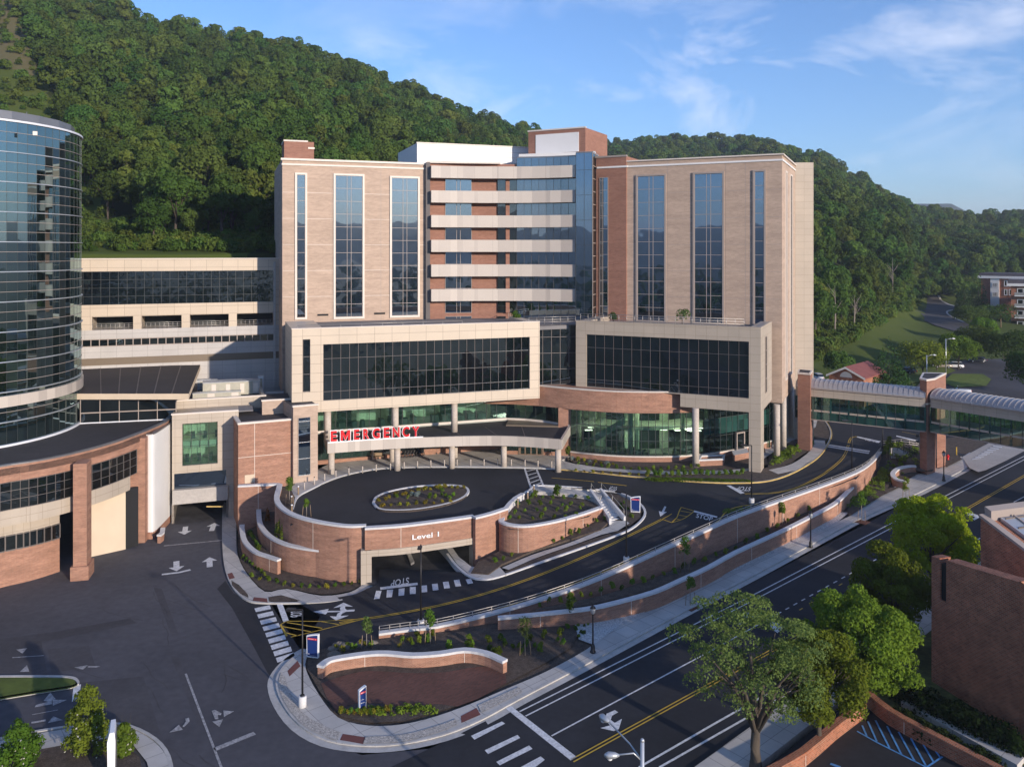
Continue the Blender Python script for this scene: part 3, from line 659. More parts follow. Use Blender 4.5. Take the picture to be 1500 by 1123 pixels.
# roof plant screens
def blockp(pxs, z0, z1, m, mtop, name, parent=H):
    mb = MB(); mb.prism([tuple(D2(a, d)) for a, d in pxs], z0, z1, m, mtop); return mb.build(name, parent)
b = blockp([(611, 152), (800, 160.5), (790, 178), (583, 168)], 52, 57.8, 'white_panel', 'roof_grey', 'plant_screen')
mb = MB(); w = Wall(D2(611, 152), D2(800, 160.5)); w.box(mb, -.1, w.L, 57.7, 57.95, -.3, .12, 'trim'); 
for zz in (54.6, 55.7, 56.7): w.box(mb, 0, w.L, zz, zz + .04, -.05, .04, 'mullion_light')
mb.build('ledge', b)
WP2 = Wall(D2(774, 154.5), D2(857.5, 149.2)); 
b = block(WP2, 0, WP2.L, 52, 60.2, 11, 'red_brick', 'stair_penthouse')
mb = MB(); WP2.box(mb, WP2.u(785), WP2.u(848), WP2.z(848, 222), WP2.z(848, 193.5), -.1, .1, 'white_panel'); WP2.box(mb, -.1, WP2.L + .1, 60.15, 60.4, -.3, .15, 'trim'); mb.build('screen_panel', b)
blockp([(760, 151), (872, 146.5), (876, 158), (765, 160)], 53, 55.6, 'white_panel', 'white_panel', 'plant_screen')
b = block(WL, .3, 5.2, ZT, 56.4, 6, 'red_brick', 'stair_penthouse'); b2 = MB(); WL.box(b2, .2, 4.2, 56.35, 56.6, -6, .1, 'trim'); WL.box(b2, 4.2, 5.3, 55.2, 55.5, -6, .1, 'trim'); b2.build('cornice', b)
# ------------------------------------------------------------------ podium: left box
BL = Wall(D2(427.5, DLB(427.5)), D2(790.5, DLB(790.5))); zt = 26.7; zb = 14.6
u1g, u2g = BL.u(473.5), BL.u(776); zgt = BL.z(620, 499); zgb = BL.z(620, 578.5); su0, su1 = BL.u(443.5), BL.u(454.5)
mb = MB(); rec = -.5
ue = BL.L
BL.box(mb, 0, su0, zb, zt, -14, 0, 'panel'); BL.box(mb, su0, su1, zb, 17.6, -14, 0, 'panel'); BL.box(mb, su0, su1, 25.2, zt, -14, 0, 'panel')
BL.box(mb, su1, u1g, zb, zt, -14, 0, 'panel'); BL.box(mb, u1g, u2g, zb, zgb, -14, 0, 'panel'); BL.box(mb, u1g, u2g, zgt, zt, -1, 0, 'panel'); BL.box(mb, u2g, ue, zb, zt, -10, 0, 'panel')
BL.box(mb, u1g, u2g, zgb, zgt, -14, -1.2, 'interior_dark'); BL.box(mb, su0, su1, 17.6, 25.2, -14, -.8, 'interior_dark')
BL.box(mb, u1g, u2g, 25.5, 25.9, -14, -1.0, 'roof_grey')
lb = mb.build('frame_box', H)
BL.window(u1g, u2g, zgb, zgt, H, glass='glass_box', nx=25, zs=[.26, .58, .86][::-1] and [.155, .45, .74], d=-.35, mw=.045, fm='mullion', name='curtain_wall')
BL.window(su0, su1, 17.6, 25.2, H, glass='glass_box', nz=3, d=-.25, mw=.07, fm='mullion')
mb = MB(); BL.box(mb, -.05, ue + .05, zt, zt + .12, -.5, .06, 'trim'); mb.build('coping', lb)
# right box
BR = Wall(D2(843.5, DRB(843.5)), D2(1114.3, DRB(1114.3))); uL = BR.L
v1, v2 = BR.u(858.5), BR.u(1097); wgt = BR.z(980, 495); wgb = BR.z(980, 575)
mb = MB(); uk = BR.u(996.5); zbr = 14.3
BR.box(mb, 0, v1, 16.2, zt, -12, 0, 'panel_tan'); BR.box(mb, v1, v2, wgt, zt, -1, 0, 'panel_tan'); BR.box(mb, v2, uL, 4.6, zt, -3.2, 0, 'panel_tan')
BR.box(mb, v1, uk, 16.2, wgb, -12, 0, 'panel_tan'); BR.box(mb, uk, v2, zbr, wgb, -12, 0, 'panel_tan'); BR.box(mb, v2, uL, zbr, zt, -12, -3.2, 'panel_tan')
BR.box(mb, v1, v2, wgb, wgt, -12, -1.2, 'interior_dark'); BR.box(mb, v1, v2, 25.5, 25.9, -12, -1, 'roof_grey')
rb = mb.build('frame_box', H)
BR.window(v1, v2, wgb, wgt, H, glass='glass_box', nx=17, zs=[.14, .44, .75], d=-.35, mw=.045, fm='mullion', name='curtain_wall')
mb = MB(); BR.box(mb, -.05, uL + .05, zt, zt + .12, -.5, .06, 'panel_tan'); BR.box(mb, uL - .5, uL + .05, zt, zt + .12, -10, -.5, 'panel_tan'); mb.build('coping', rb)
BRS = Wall(BR.pt(uL, 0), BR.pt(uL, 0, -12)); BRS.window(4.5, 6.0, 16.5, 25, H, glass='glass_dark', nz=4)
# glazing between the boxes and the deck behind
curtain(H, [BL.pt(ue, 0, -2.6), D2(846, 134.6)], 16.2, 26.0, 'glass_box', zs=[16.3, 18.8, 21.4, 24, 25.9], seg=1.55, d=.06)
deck = MB(); dk = [tuple(BL.pt(.3, 0, -1).xy), tuple(BL.pt(ue - 1, 0, -1).xy), (D2(843, 134.7).x, 134.9), tuple(BR.pt(1, 0, -1).xy), tuple(BR.pt(uL - .4, 0, -1).xy), tuple(BR.pt(uL - .4, 0, -14).xy), (30, 160), (-20, 165), (-38, 140)]
deck.prism(dk, 25.3, 25.85, 'roof_grey'); deck.build('roof_terrace', H)
core = MB(); cq = [tuple(BL.pt(1, 0, -14).xy), tuple(BL.pt(ue - 1, 0, -13).xy), tuple(BR.pt(4, 0, -13).xy), tuple(BR.pt(uL - 2, 0, -12.5).xy), (45, 150), (25, 165), (-30, 165), (-38, 142)]
core.prism(cq, 5.2, 25.2, 'interior_dark'); core.build('core', H)
# terrace parapet rails
def railing(parent, pts, h=1.1, n=2, m='rail_metal', step=1.6, name='railing', r=.04):
    mb = MB(); pts = [Vector(p) for p in pts]
    for k in range(n): mb.tube([p + Vector((0, 0, h * (k + 1) / n)) for p in pts], r, m, 5)
    L_ = 0
    for a, b in zip(pts, pts[1:]):
        k = max(1, round((b - a).length / step))
        for j in range(k): q = a.lerp(b, j / k); mb.tube([q, q + Vector((0, 0, h))], r, m, 5)
    mb.tube([pts[-1], pts[-1] + Vector((0, 0, h))], r, m, 5)
    return mb.build(name, parent)
railing(H, [BR.pt(.5, 26.7, -.8), BR.pt(uL - 2.5, 26.7, -.8)], 1.15, 3, step=1.3)
railing(H, [BL.pt(ue - 1, 26.1, -2.2), Vector((D2(843, 135).x, 134.9, 26.1))], 1.15, 3, step=1.3)
railing(H, [BL.pt(1, 26.1, -2.6), BL.pt(ue - 12, 26.1, -2.6)], .9, 1, step=3)
railing(H, [Vector((D2(757, 140).x, 140, 25.9)), Vector((D2(745, 146).x, 146, 25.9))], 1.15, 3, step=1.3)
# ------------------------------------------------------------------ brick fascia and lobby
lob = crom([D2(790, 132.8), D2(836, 130.0), D2(880, 128.0), D2(920, 127.0), D2(970, 126.8), D2(1014, 127.6), D2(1055, 129.7), D2(1097, 133.2), D2(1130, 137.5)], 5)
fas = [p for p in lob if (p.x / p.y * FOC + CX) < 1016]
left_f = [D2(700, 134.8), D2(745, 134.3)] + fas
mb = MB()
for a, b in zip(left_f, left_f[1:]):
    w = Wall(a, b); w.box(mb, 0, w.L, 13.1, 16.25, -3.2, .25, 'brick')
fo = mb.build('brick_fascia', H); mb = MB()
for a, b in zip(left_f, left_f[1:]):
    w = Wall(a, b); w.box(mb, 0, w.L, 16.25, 16.42, -.35, .32, 'trim')
mb.prism([(a.x, a.y + .3) for a in left_f] + [(25, 140), (-6, 142)], 15.9, 16.1, 'roof_grey'); mb.build('coping', fo)
i0 = next(i for i, p in enumerate(lob) if p.x / p.y * FOC + CX >= 835)
lobg = lob[i0:]
curtain(H, lobg[:22], 6.5, 13.1, 'glass_green', zs=[6.6, 8.75, 10.9, 13.05], fm='mullion_dark', mw=.07, seg=1.45, name='lobby_glazing')
curtain(H, lobg[21:], 6.5, 14.3, 'glass_green', zs=[6.6, 9.0, 11.8, 14.2], fm='mullion_dark', mw=.07, seg=1.45, name='lobby_glazing')
mb = MB()
for a, b in zip(lobg, lobg[1:]):
    w = Wall(a, b); w.box(mb, 0, w.L, 5.0, 6.3, -.3, .12, 'brick'); w.box(mb, 0, w.L, 6.3, 6.5, -.3, .2, 'trim')
mb.build('sill_wall', H)
mb = MB()                                   # opaque glass band at floor level, right part
for a, b in zip(lobg[22:], lobg[23:]):
    w = Wall(a, b); w.box(mb, 0, w.L, 9.3, 11.8, -.1, .03, 'glass_spandrel')
mb.build('spandrel_glass', H)
# inside of the lobby
mb = MB()
inn = [p for p in lobg]; bk = offset2([(p.x, p.y) for p in inn], 9)
def slab(z0, z1, ins, m):
    f_ = offset2([(p.x, p.y) for p in inn], ins); k = len(f_)
    for i in range(k - 1):
        mb.hexa([(f_[i].x, f_[i].y, z0), (f_[i + 1].x, f_[i + 1].y, z0), (bk[i + 1].x, bk[i + 1].y, z0), (bk[i].x, bk[i].y, z0)], [(f_[i].x, f_[i].y, z1), (f_[i + 1].x, f_[i + 1].y, z1), (bk[i + 1].x, bk[i + 1].y, z1), (bk[i].x, bk[i].y, z1)], m)
slab(5.1, 5.5, .4, 'interior_floor'); slab(13.0, 13.3, .4, 'interior_light'); slab(9.5, 10.1, 4.5, 'interior_light'); mb.build('floor_slab', H)
mb = MB()
for i in range(len(bk) - 1):
    w = Wall(bk[i], bk[i + 1]); w.box(mb, 0, w.L, 5.4, 13.1, -.3, 0, 'interior_light' if (i // 3) % 3 == 0 else 'interior_dark')
mb.build('inner_wall', H)
mb = MB(); a = D2(850, 131.2); b = D2(916, 130.6); mb.hexa([(a.x, a.y, 6.2), (b.x, b.y, 10.6), (b.x, b.y + 1.6, 10.6), (a.x, a.y + 1.6, 6.2)], [(a.x, a.y, 7.4), (b.x, b.y, 11.8), (b.x, b.y + 1.6, 10.9), (a.x, a.y + 1.6, 6.5)], 'interior_light')
mb.build('lobby_stair', H)
mb = MB()
for p_, d_ in ((848, 133), (924, 129.6), (933, 132), (1000, 131), (1060, 133)):
    c = D2(p_, d_); mb = MB(); mb.tube([(c.x, c.y, 5.4), (c.x, c.y, 13.1)], .38, 'interior_light', 10); mb.build('inner_column', H)
rr = random.Random(4)
for k in range(34):
    p_ = rr.uniform(860, 1030); c = D2(p_, rr.uniform(130.5, 134)); s_ = rr.uniform(.4, .9); mb = MB(); mb.box((c.x, c.y, 5.5 + s_ * .5), (s_ * 1.3, .7, s_), 'furniture', rr.random()); mb.build('furniture', H)
MATS['ceil_lamp'] = emat('ceil_lamp', (1, .93, .75), 5)
for k in range(40):
    mb = MB(); p_ = rr.uniform(845, 1030); c = D2(p_, rr.uniform(131, 134.5)); mb.box((c.x, c.y, 12.9 if rr.random() < .6 else 9.4), (1.1, .35, .06), 'ceil_lamp'); mb.build('ceiling_light', H)
# mezzanine glazing and emergency entrance, left
GL = Wall(D2(440, 124.8 * 1.0), D2(742, 135.6))
u_e = GL.L
mez = [GL.pt(0, 0), GL.pt(u_e, 0), D2(770, 135.0), D2(800, 133.4), D2(835.5, 130.3)]
curtain(H, mez, 10.6, 14.7, 'glass_green', nz=1, fm='mullion_dark', mw=.07, seg=1.7, name='mezzanine_glazing')
mb = MB()
for a, b in zip(mez, mez[1:]):
    w = Wall(a, b); w.box(mb, 0, w.L, 10.3, 10.6, -.3, .25, 'trim'); w.box(mb, 0, w.L, 10.1, 10.3, -7, .1, 'interior_floor')
    w.box(mb, 0, w.L, 14.4, 14.6, -7, -.2, 'interior_light')
    w.box(mb, 0, w.L, 10.3, 14.4, -7.4, -7, 'interior_light')
mb.build('floor_slab', H)
mb = MB()
for k in range(16):
    u_ = 3 + k * 2.1 + rr.random(); GL.box(mb, u_, u_ + rr.uniform(.4, 1.4), 10.3, 10.3 + rr.uniform(.8, 1.2), -rr.uniform(2, 5), -1.4, 'furniture'); mb.build('furniture', H); mb = MB()
    if k % 4 == 1: GL.box(mb, u_, u_ + 2.2, 10.3, 14.4, -3.4, -3, 'interior_dark'); mb.build('room_divider', H); mb = MB()
mb = MB()
for k in range(14): GL.bx('ceiling_light', 2 + k * 2.6, 3.2 + k * 2.6, 14.3, 14.38, -4, -3.7, 'ceil_lamp', H)
# ground floor wall of the emergency entrance
GZ = 5.5; GF = Wall(GL.pt(0, 0, -.2), GL.pt(u_e, 0, -.2))
uu = lambda p: GF.u(p)
mb = MB(); GF.box(mb, 0, uu(582), GZ, GZ + .6, -.3, .4, 'brick'); GF.box(mb, uu(582), GF.L, GZ, GZ + 1.0, -.3, .3, 'brick'); GF.box(mb, 0, GF.L, GZ, 10.3, -1.4, -1.2, 'interior_dark'); mb.build('wall', H)
GF.window(0, uu(545), GZ + .6, 9.9, H, glass='glass_green', nx=7, nz=2, fm='mullion_dark', d=.1, name='entrance_glazing')
GF.window(uu(547), uu(738), GZ + 1.0, 9.9, H, glass='glass_dark', nx=14, fm='mullion_dark', d=.05, name='entrance_glazing')
mb = MB(); GF.box(mb, uu(543.5), uu(546.5), GZ, 9.9, -.2, .7, 'tan_brick'); GF.box(mb, uu(648), uu(700), GZ + 1, GZ + 1.9, -.2, .35, 'brick'); mb.build('pier', H)
# vestibule with the sliding doors
VE = Wall(D2(741, 131.6), D2(818, 130.6))
mb = MB(); VE.box(mb, 0, VE.L, 9.3, 10.3, -4, 0, 'bronze'); VE.box(mb, 0, VE.u(760), GZ, GZ + .7, -.3, .08, 'brick'); VE.box(mb, VE.u(796), VE.L, GZ, GZ + .7, -.3, .08, 'brick'); VE.box(mb, 0, VE.L, GZ, 9.3, -4.2, -4, 'interior_light'); mb.build('vestibule', H)
VE.window(0, VE.u(760), GZ + .7, 9.3, H, glass='glass_green', nx=2, fm='mullion_dark', name='entrance_glazing')
VE.window(VE.u(796), VE.L, GZ + .7, 9.3, H, glass='glass_green', nx=2, fm='mullion_dark', name='entrance_glazing')
dr = VE.window(VE.u(761), VE.u(795), GZ + .05, 8.7, H, glass='glass_green', us=[.25, .5, .75], zs=[.66], fm='door_brown', mw=.22, d=.05, name='sliding_door')
mb = MB(); VE.frame(mb, VE.u(761) - .15, VE.u(795) + .15, GZ, 9.0, .22, -.05, .2, 'door_brown'); mb.build('frame', dr)
mb = MB(); c = VE.pt(VE.L, 0); mb.prism([(c.x, c.y), (D2(836, 130.2).x, 130.2), (D2(836, 133).x, 133), (c.x, 134)], GZ - .5, 13.2, 'brick'); mb.build('wall', H)
# canopy over the emergency entrance
cf = crom([D2(480, 118.2), D2(560, 120.6), D2(640, 122.2), D2(720, 122.9), D2(770, 122.2), D2(823, 120.5)], 4)
cbk = [(D2(835.3, 130.0).x, 130.0)] + [(D2(a, b).x, b) for a, b in ((800, 133.2), (770, 134.8), (742, 135.3))] + [tuple(GL.pt(u_e * .6, 0, .3).xy), tuple(GL.pt(GL.u(474), 0, .3).xy)]
C = root0('entrance_canopy', 'long curved flat canopy with cream edge over the emergency entrance', 'canopy') if False else H
mb = MB(); out = [(p.x, p.y) for p in cf] + cbk
mb.prism(out, 9.05, 9.3, 'trim', 'trim')
def edge(pl, close=False):
    for a, b in zip(pl, pl[1:]):
        w = Wall(a, b); w.box(mb, 0, w.L, 9.0, 10.45, -.28, .04, 'band_panel')
edge([Vector(p) for p in out[:len(cf)]]); edge([Vector(out[len(cf) - 1]), Vector(cbk[0])]); edge([Vector(cbk[-1]), Vector(out[0])])
cn = mb.build('entrance_canopy', H)
mb = MB(); mb.prism([tuple(v) for v in [Vector(p) for p in out]], 9.32, 10.05, 'roof_dark'); mb.build('canopy_roof', cn)
mb = MB(); w = Wall(Vector(out[0]), Vector(out[len(cf) - 1]))
for t_ in (.2, .35, .5, .66, .83):
    a = cf[int(t_ * (len(cf) - 1))]; b = Vector(cbk[-1]).lerp(Vector(cbk[1]), t_ + .05); mb.hexa([(a.x, a.y, 10.04), (a.x + .12, a.y, 10.04), (b.x + .12, b.y, 10.04), (b.x, b.y, 10.04)], [(a.x, a.y, 10.08), (a.x + .12, a.y, 10.08), (b.x + .12, b.y, 10.08), (b.x, b.y, 10.08)], 'seam')
mb.build('roof_seam', cn)
def column(px, D, z0, z1, r=.42, m='column_stone', name='column'):
    c = D2(px, D); mb = MB(); mb.tube([(c.x, c.y, z0), (c.x, c.y, z1)], r, m, 16); return mb.build(name, H)
for p_, D_ in ((485.5, 119.8), (582, 122.2), (662, 123.5), (738, 123.9), (817.5, 121.4)): column(p_, D_, 5.3, 9.05, .45)
for p_, D_ in ((574.5, 127.0), (666.5, 129.5)): column(p_, D_, 5.3, 9.05, .42)
for p_, D_ in ((480, 121.3), (579, 124.6), (665.5, 127.5)): column(p_, D_, 10, 14.7, .5)
column(1019, 124.0, 5.0, 14.4, .5)
column(1138, 129.5, 5.2, 13.9, .48); column(1147.5, 136, 5.2, 13.9, .48); column(1159, 146, 5.2, 13.9, .48)
# recessed glazing under the tower's right end
curtain(H, [D2(1127, 136), D2(1150, 152), D2(1190, 156)], 5.6, 13.8, 'glass_green', nz=3, fm='mullion_dark', seg=2, name='lobby_glazing')
mb = MB(); c = [D2(1127, 137), D2(1150, 153), D2(1190, 157), D2(1185, 165), D2(1120, 160)]; mb.prism([(p.x, p.y) for p in c], 5, 13.7, 'interior_dark'); mb.build('core', H)
# door stoop and planter right of the lobby
mb = MB(); mb.prism([tuple(D2(a, b)) for a, b in ((1075, 127.2), (1097, 129), (1094, 132), (1072, 130))], 4.8, 6.5, 'brick', 'coping'); st_ = mb.build('stoop', H)
WD = Wall(D2(1079, 130.9), D2(1091, 131.9)); dd = WD.window(0, WD.L * .8, 6.55, 9.0, H, glass='glass_dark', framew=.2, frm='mullion_light', name='door'); 
mb = MB(); pp = [D2(1024, 127), D2(1024, 124.2), D2(1060, 124.8), D2(1062, 127.6), D2(1024, 127)]
sweep_wall('wall', '', pp, [6.6] * len(pp), 4.8, .35, parent=H)
# left end: tan element with tall window, brick block, roofs with plant
BE = Wall(D2(349, 112.7), D2(429.5, 115.8)); ub = BE.L
b = block(BE, 0, ub, -.5, 14.25, 9, 'brick', mtop='roof_dark')
mb = MB(); BE.box(mb, -.08, ub, 14.25, 14.5, -.5, .1, 'trim'); BE.box(mb, -.08, .45, 14.25, 14.5, -9, -.5, 'trim'); BE.box(mb, BE.u(373) - .03, BE.u(373) + .03, .2, 14.2, -.05, .012, 'trim'); BE.box(mb, 0, ub, 9.7, 9.76, -.05, .012, 'trim')
BE.box(mb, BE.u(358.5), BE.u(372.5), BE.z(365, 707), BE.z(365, 695), -.05, .06, 'stucco'); mb.build('coping', b)
BT = Wall(D2(429.5, 115.0), D2(465.5, 116.6))
b = block(BT, 0, BT.L, -.5, 16.2, 8, 'tan_brick', mtop='roof_dark'); mb = MB(); BT.box(mb, -.1, BT.L + .1, 16.2, 16.4, -.5, .12, 'trim'); mb.build('coping', b)
BT.window(BT.u(436.5), BT.u(454.8), BT.z(445, 696), BT.z(445, 611), H, glass='glass_deep', zs=[.29, .57, .93], fm='mullion_light')
BU = Wall(D2(384, 119.5), D2(431, 121)); b = block(BU, 0, BU.L, 12, 16.2, 6, 'tan_brick', mtop='roof_dark'); mb = MB(); BU.box(mb, -.1, BU.L, 16.2, 16.4, -.4, .1, 'trim'); mb.build('coping', b)
# sign letters on the canopy
S = root0('emergency_sign', 'red EMERGENCY sign letters with white outline standing on the canopy edge', 'sign', None)
sp = [(484.5, 493.5), (499, 513), (518.5, 526.5), (532, 541), (545.5, 556.5), (562, 570.5), (575, 585.5), (589.5, 599.5), (603.5, 614.5)]
for ch, (a_, b_) in zip('EMERGENCY', sp):
    t_ = (a_ + b_) / 2; k = min(len(cf) - 2, max(0, next((i for i in range(len(cf) - 1) if cf[i + 1].x / cf[i + 1].y * FOC + CX >= t_), 0)))
    w = Wall(cf[k], cf[k + 1]); lo, hi = w.u(a_), w.u(b_)
    wall_text('letter', ch, w, lo, hi, 10.66, 12.16, .06, 'red_paint', S, off=.03, ext=.05)
    wall_text('letter_outline', ch, w, lo - .1, hi + .1, 10.54, 12.28, .0, 'letter_white', S, off=.036, ext=.05)
mb = MB()
for a, b in zip(cf, cf[1:]):
    pa = a.x / a.y * FOC + CX
    if 478 <= pa < 612:
        w = Wall(a, b); w.box(mb, 0, w.L, 10.45, 10.6, -.2, .05, 'letter_white')
mb.build('sign_rail', S)
# rails, benches and wheelchairs under the canopy are things of their own (see objects)
# ================================================================== GROUND
def disc():
    mb = MB(); k = mb.mi('forest_floor'); n = 48
    mb.v.append((0, 0, -1.2)); 
    for i in range(n): mb.v.append((7000 * math.cos(i * 2 * math.pi / n), 7000 * math.sin(i * 2 * math.pi / n), -1.2))
    for i in range(n): mb.f.append((0, 1 + i, 1 + (i + 1) % n)); mb.m.append(k); mb.sm.append(False)
    o = mb.build('ground'); o['kind'] = 'structure'
disc()
def terrain():
    pxs = list(range(-900, 2601, 20)); Ds = []; d = 146.0
    while d < 3600: Ds.append(d); d += 2.5 if d < 200 else (6 if d < 450 else d * .022)
    mb = MB(); k = mb.mi('hill'); n = len(pxs)
    for D in Ds:
        for p in pxs:
            z = Tpd(p, D); x = (p - CX) * D / FOC
            if D > 190 and z > 22: z += 1.6 * math.sin(x * .035 + D * .02) * min(1, (z - 22) / 12)
            mb.v.append((x, D, z))
    for j in range(len(Ds) - 1):
        for i in range(n - 1): mb.f.append((j * n + i, j * n + i + 1, (j + 1) * n + i + 1, (j + 1) * n + i)); mb.m.append(k); mb.sm.append(True)
    o = mb.build('hill'); o['kind'] = 'structure'
# hill surface: forest floor, meadow on the low ground, a cleared grassy strip
def hillmat():
    m = bpy.data.materials.new('hill'); m.use_nodes = True; t = m.node_tree; b = t.nodes['Principled BSDF']; b.inputs['Roughness'].default_value = .97; l = t.links.new
    b.inputs['Specular IOR Level'].default_value = .1
    g = nd(t, 'ShaderNodeNewGeometry'); sx = nd(t, 'ShaderNodeSeparateXYZ'); l(g.outputs['Position'], sx.inputs[0])
    n = nd(t, 'ShaderNodeTexNoise', i_Scale=.05, i_Detail=8.0, i_Roughness=.65); l(g.outputs['Position'], n.inputs[0])
    n2 = nd(t, 'ShaderNodeTexNoise', i_Scale=.5, i_Detail=5.0); l(g.outputs['Position'], n2.inputs[0])
    def cmix(f, a, b_):
        x = nd(t, 'ShaderNodeMixRGB'); l(f, x.inputs[0])
        for i, c in ((1, a), (2, b_)):
            if isinstance(c, tuple): x.inputs[i].default_value = rgb(c)
            else: l(c, x.inputs[i])
        return x.outputs[0]
    def mth(op, a, b_=None):
        x = nd(t, 'ShaderNodeMath', operation=op)
        for i, c in ((0, a), (1, b_)):
            if c is None: continue
            if isinstance(c, (int, float)): x.inputs[i].default_value = c
            else: l(c, x.inputs[i])
        return x.outputs[0]
    grass = cmix(n.outputs[0], (.055, .085, .014), (.10, .12, .03))
    floor = cmix(n2.outputs[0], (.022, .034, .010), (.045, .055, .02))
    dirt = cmix(n2.outputs[0], (.16, .12, .07), (.09, .10, .03))
    # low ground (z < 17) is meadow
    low = mth('LESS_THAN', mth('ADD', sx.outputs[2], mth('MULTIPLY', n.outputs[0], 6.0)), 19.0)
    c1 = cmix(low, floor, grass)
    # cleared strip up the left end: follows a line x = a + b*y
    dist = mth('ABSOLUTE', mth('SUBTRACT', sx.outputs[0], mth('MULTIPLY_ADD', sx.outputs[1], -.61) if False else mth('ADD', mth('MULTIPLY', sx.outputs[1], -.71), 24.0)))
    strip_ = mth('LESS_THAN', mth('ADD', dist, mth('MULTIPLY', n.outputs[0], 14.0)), 27.0)
    gd = cmix(mth('GREATER_THAN', sx.outputs[1], 300.0), grass, dirt)
    c2 = cmix(strip_, c1, gd)
    # grass shelf just behind the low buildings
    sh = mth('MULTIPLY', mth('LESS_THAN', sx.outputs[1], 185.0), mth('LESS_THAN', sx.outputs[0], -50.0))
    c3 = cmix(sh, c2, grass)
    l(c3, b.inputs['Base Color']); MATS['hill'] = m
hillmat(); terrain()
def inpoly(x, y, poly):
    c = False; n = len(poly)
    for i in range(n):
        x1, y1 = poly[i]; x2, y2 = poly[(i + 1) % n]
        if (y1 > y) != (y2 > y) and x < (x2 - x1) * (y - y1) / (y2 - y1) + x1: c = not c
    return c
# ---- left driveway and intersection (flat, z = 0)
drive = region('driveway', [(-700, 1300), (-700, 700), (-60, 740), (120, 700), (260, 735), (345, 735), (352, 880), (400, 880), (420, 960), (410, 1000), (440, 1075), (530, 1105), (640, 1095), (720, 1062), (830, 1130), (900, 1300)], 0.0, 'asphalt_old', 0, 4.0)
# newer, darker asphalt at the mouth of the ramp road
region('road_patch', [(330, 850), (342, 868), (372, 884), (440, 884), (480, 905), (447, 958), (420, 985), (404, 1000), (392, 985), (368, 940), (340, 890), (318, 862)], 0.0, 'asphalt_new', .006, 4.0)
# ---- street on an even slope
kerb_px = [(560, 1108), (600, 1099), (650, 1085), (705, 1062), (760, 1032), (850, 984), (1000, 904), (1067, 872), (1133.6, 836), (1267, 763.6), (1347, 726.5), (1433.5, 681), (1500, 646), (1600, 595)]
kerbW = [P(a, b, zS) for a, b in kerb_px]
far = Vector((SU[0], SU[1], 0)); perp = Vector((SU[1], -SU[0], 0))
base = P(705, 1062, zS)
kdir = (P(1433.5, 681, zS) - P(850, 984, zS)).normalized()
SUk = kdir.xy.normalized(); perpk = Vector((SUk.y, -SUk.x))
kb = P(850, 984, zS).xy
def SP(s, t): q = kb + SUk * s + perpk * t; return (q.x, q.y)      # s along the kerb line, t metres into the carriageway
SW = 15.0
ks = [-60, -28, 0, 30, 60, 90, 112, 150, 230, 330]
street = region('road', [SP(-150, 0)] + [SP(330, 0), SP(330, SW), SP(-150, SW)], zS, 'asphalt_new', .012, 5.0, world=True)
# worn apron between the old driveway and the street
# ---- far side pavement and parking yard
region('pavement', [SP(-14, SW), SP(330, SW), SP(330, SW + 3), SP(-14, SW + 3)], zS, 'pavement', .15, 4.0, world=True, skirt=-.6, skm='kerb')
zY = lambda x, y: max(.0, zS(x, y) - .1)
region('parking_yard', [SP(-30, SW + 3.3), SP(14.3, SW + 3.3), SP(13.2, 60), SP(-30, 60)], zY, 'asphalt_new', .0, 5.0, world=True)
region('planting_bed', [SP(14.3, SW + 3), SP(330, SW + 3), SP(330, 60), SP(13.2, 60)], zS, 'rough_grass', .1, 5.0, world=True)
# ---- upper level: forecourt of the emergency entrance
fore = [(425, 770), (431, 742), (437, 728), (457, 717), (483, 704), (515, 694), (560.5, 686.5), (629, 684.5), (715, 685), (773, 686), (830, 688.5), (880, 694), (920, 698.5), (1000, 705.5), (1060, 708.5), (1110, 707.5), (1140, 702), (1170, 690), (1197, 673), (1212, 655), (1219, 636), (1214, 622), (1205, 612)]
rampS = [(1205, 606), (1330, 612), (1440, 640), (1500, 652), (1640, 690), (1560, 690), (1500, 662), (1440, 690), (1400, 660), (1300, 645), (1290, 668)]
lowR = [(1290, 668), (1254, 700), (1200.5, 719), (1147, 738), (1080, 762), (1000, 798), (960, 816), (880, 852), (800, 882), (720, 904), (640, 922), (555, 935), (500, 944), (470, 952), (447, 962), (395, 882)]
zones = lambda x, y: zR(x, y)
apron = [(395, 882), (432, 882), (470, 881), (520, 872), (552, 857), (558, 832), (552, 800), (600, 780), (640, 780), (668, 822), (690, 842), (714, 846), (742, 838), (790, 820), (850, 801), (905, 782), (935, 768), (946, 752), (940, 737), (915, 724), (870, 717), (800, 714), (785, 712), (760, 722), (744, 742), (720, 752), (640, 766), (587, 772), (536, 774), (500, 773), (467, 768), (440, 762), (425, 770)]
region('access_road', [p for p in sm(lowR[:1] + lowR[1:-1], 2)] + [(447, 962), (395, 882)] + apron[1:14] and (sm([(1290, 668), (1254, 700), (1200.5, 719), (1147, 738), (1080, 762), (1000, 798), (960, 816), (880, 852), (800, 882), (720, 904), (640, 922), (555, 935), (500, 944), (447, 962)], 2) + [(395, 882), (432, 880), (470, 879), (520, 870), (552, 855), (556, 832), (690, 838), (714, 843), (742, 835), (790, 818), (850, 799), (905, 779), (932, 766), (943, 752), (937, 738), (915, 725), (868, 717), (785, 712), (800, 686), (830, 688), (880, 693), (920, 697), (1000, 703), (1060, 706), (1110, 705), (1140, 700), (1170, 688), (1197, 671), (1212, 653), (1240, 650)]), zR, 'asphalt_new', .006, 2.5)
region('forecourt', sm(fore[:12], 2) + [(872, 717), (785, 711), (757, 726), (744, 744), (695, 760), (641, 768), (587, 774), (536, 777), (500, 776), (467, 770), (440, 763)], PL, 'asphalt_new', .012, 3.0)
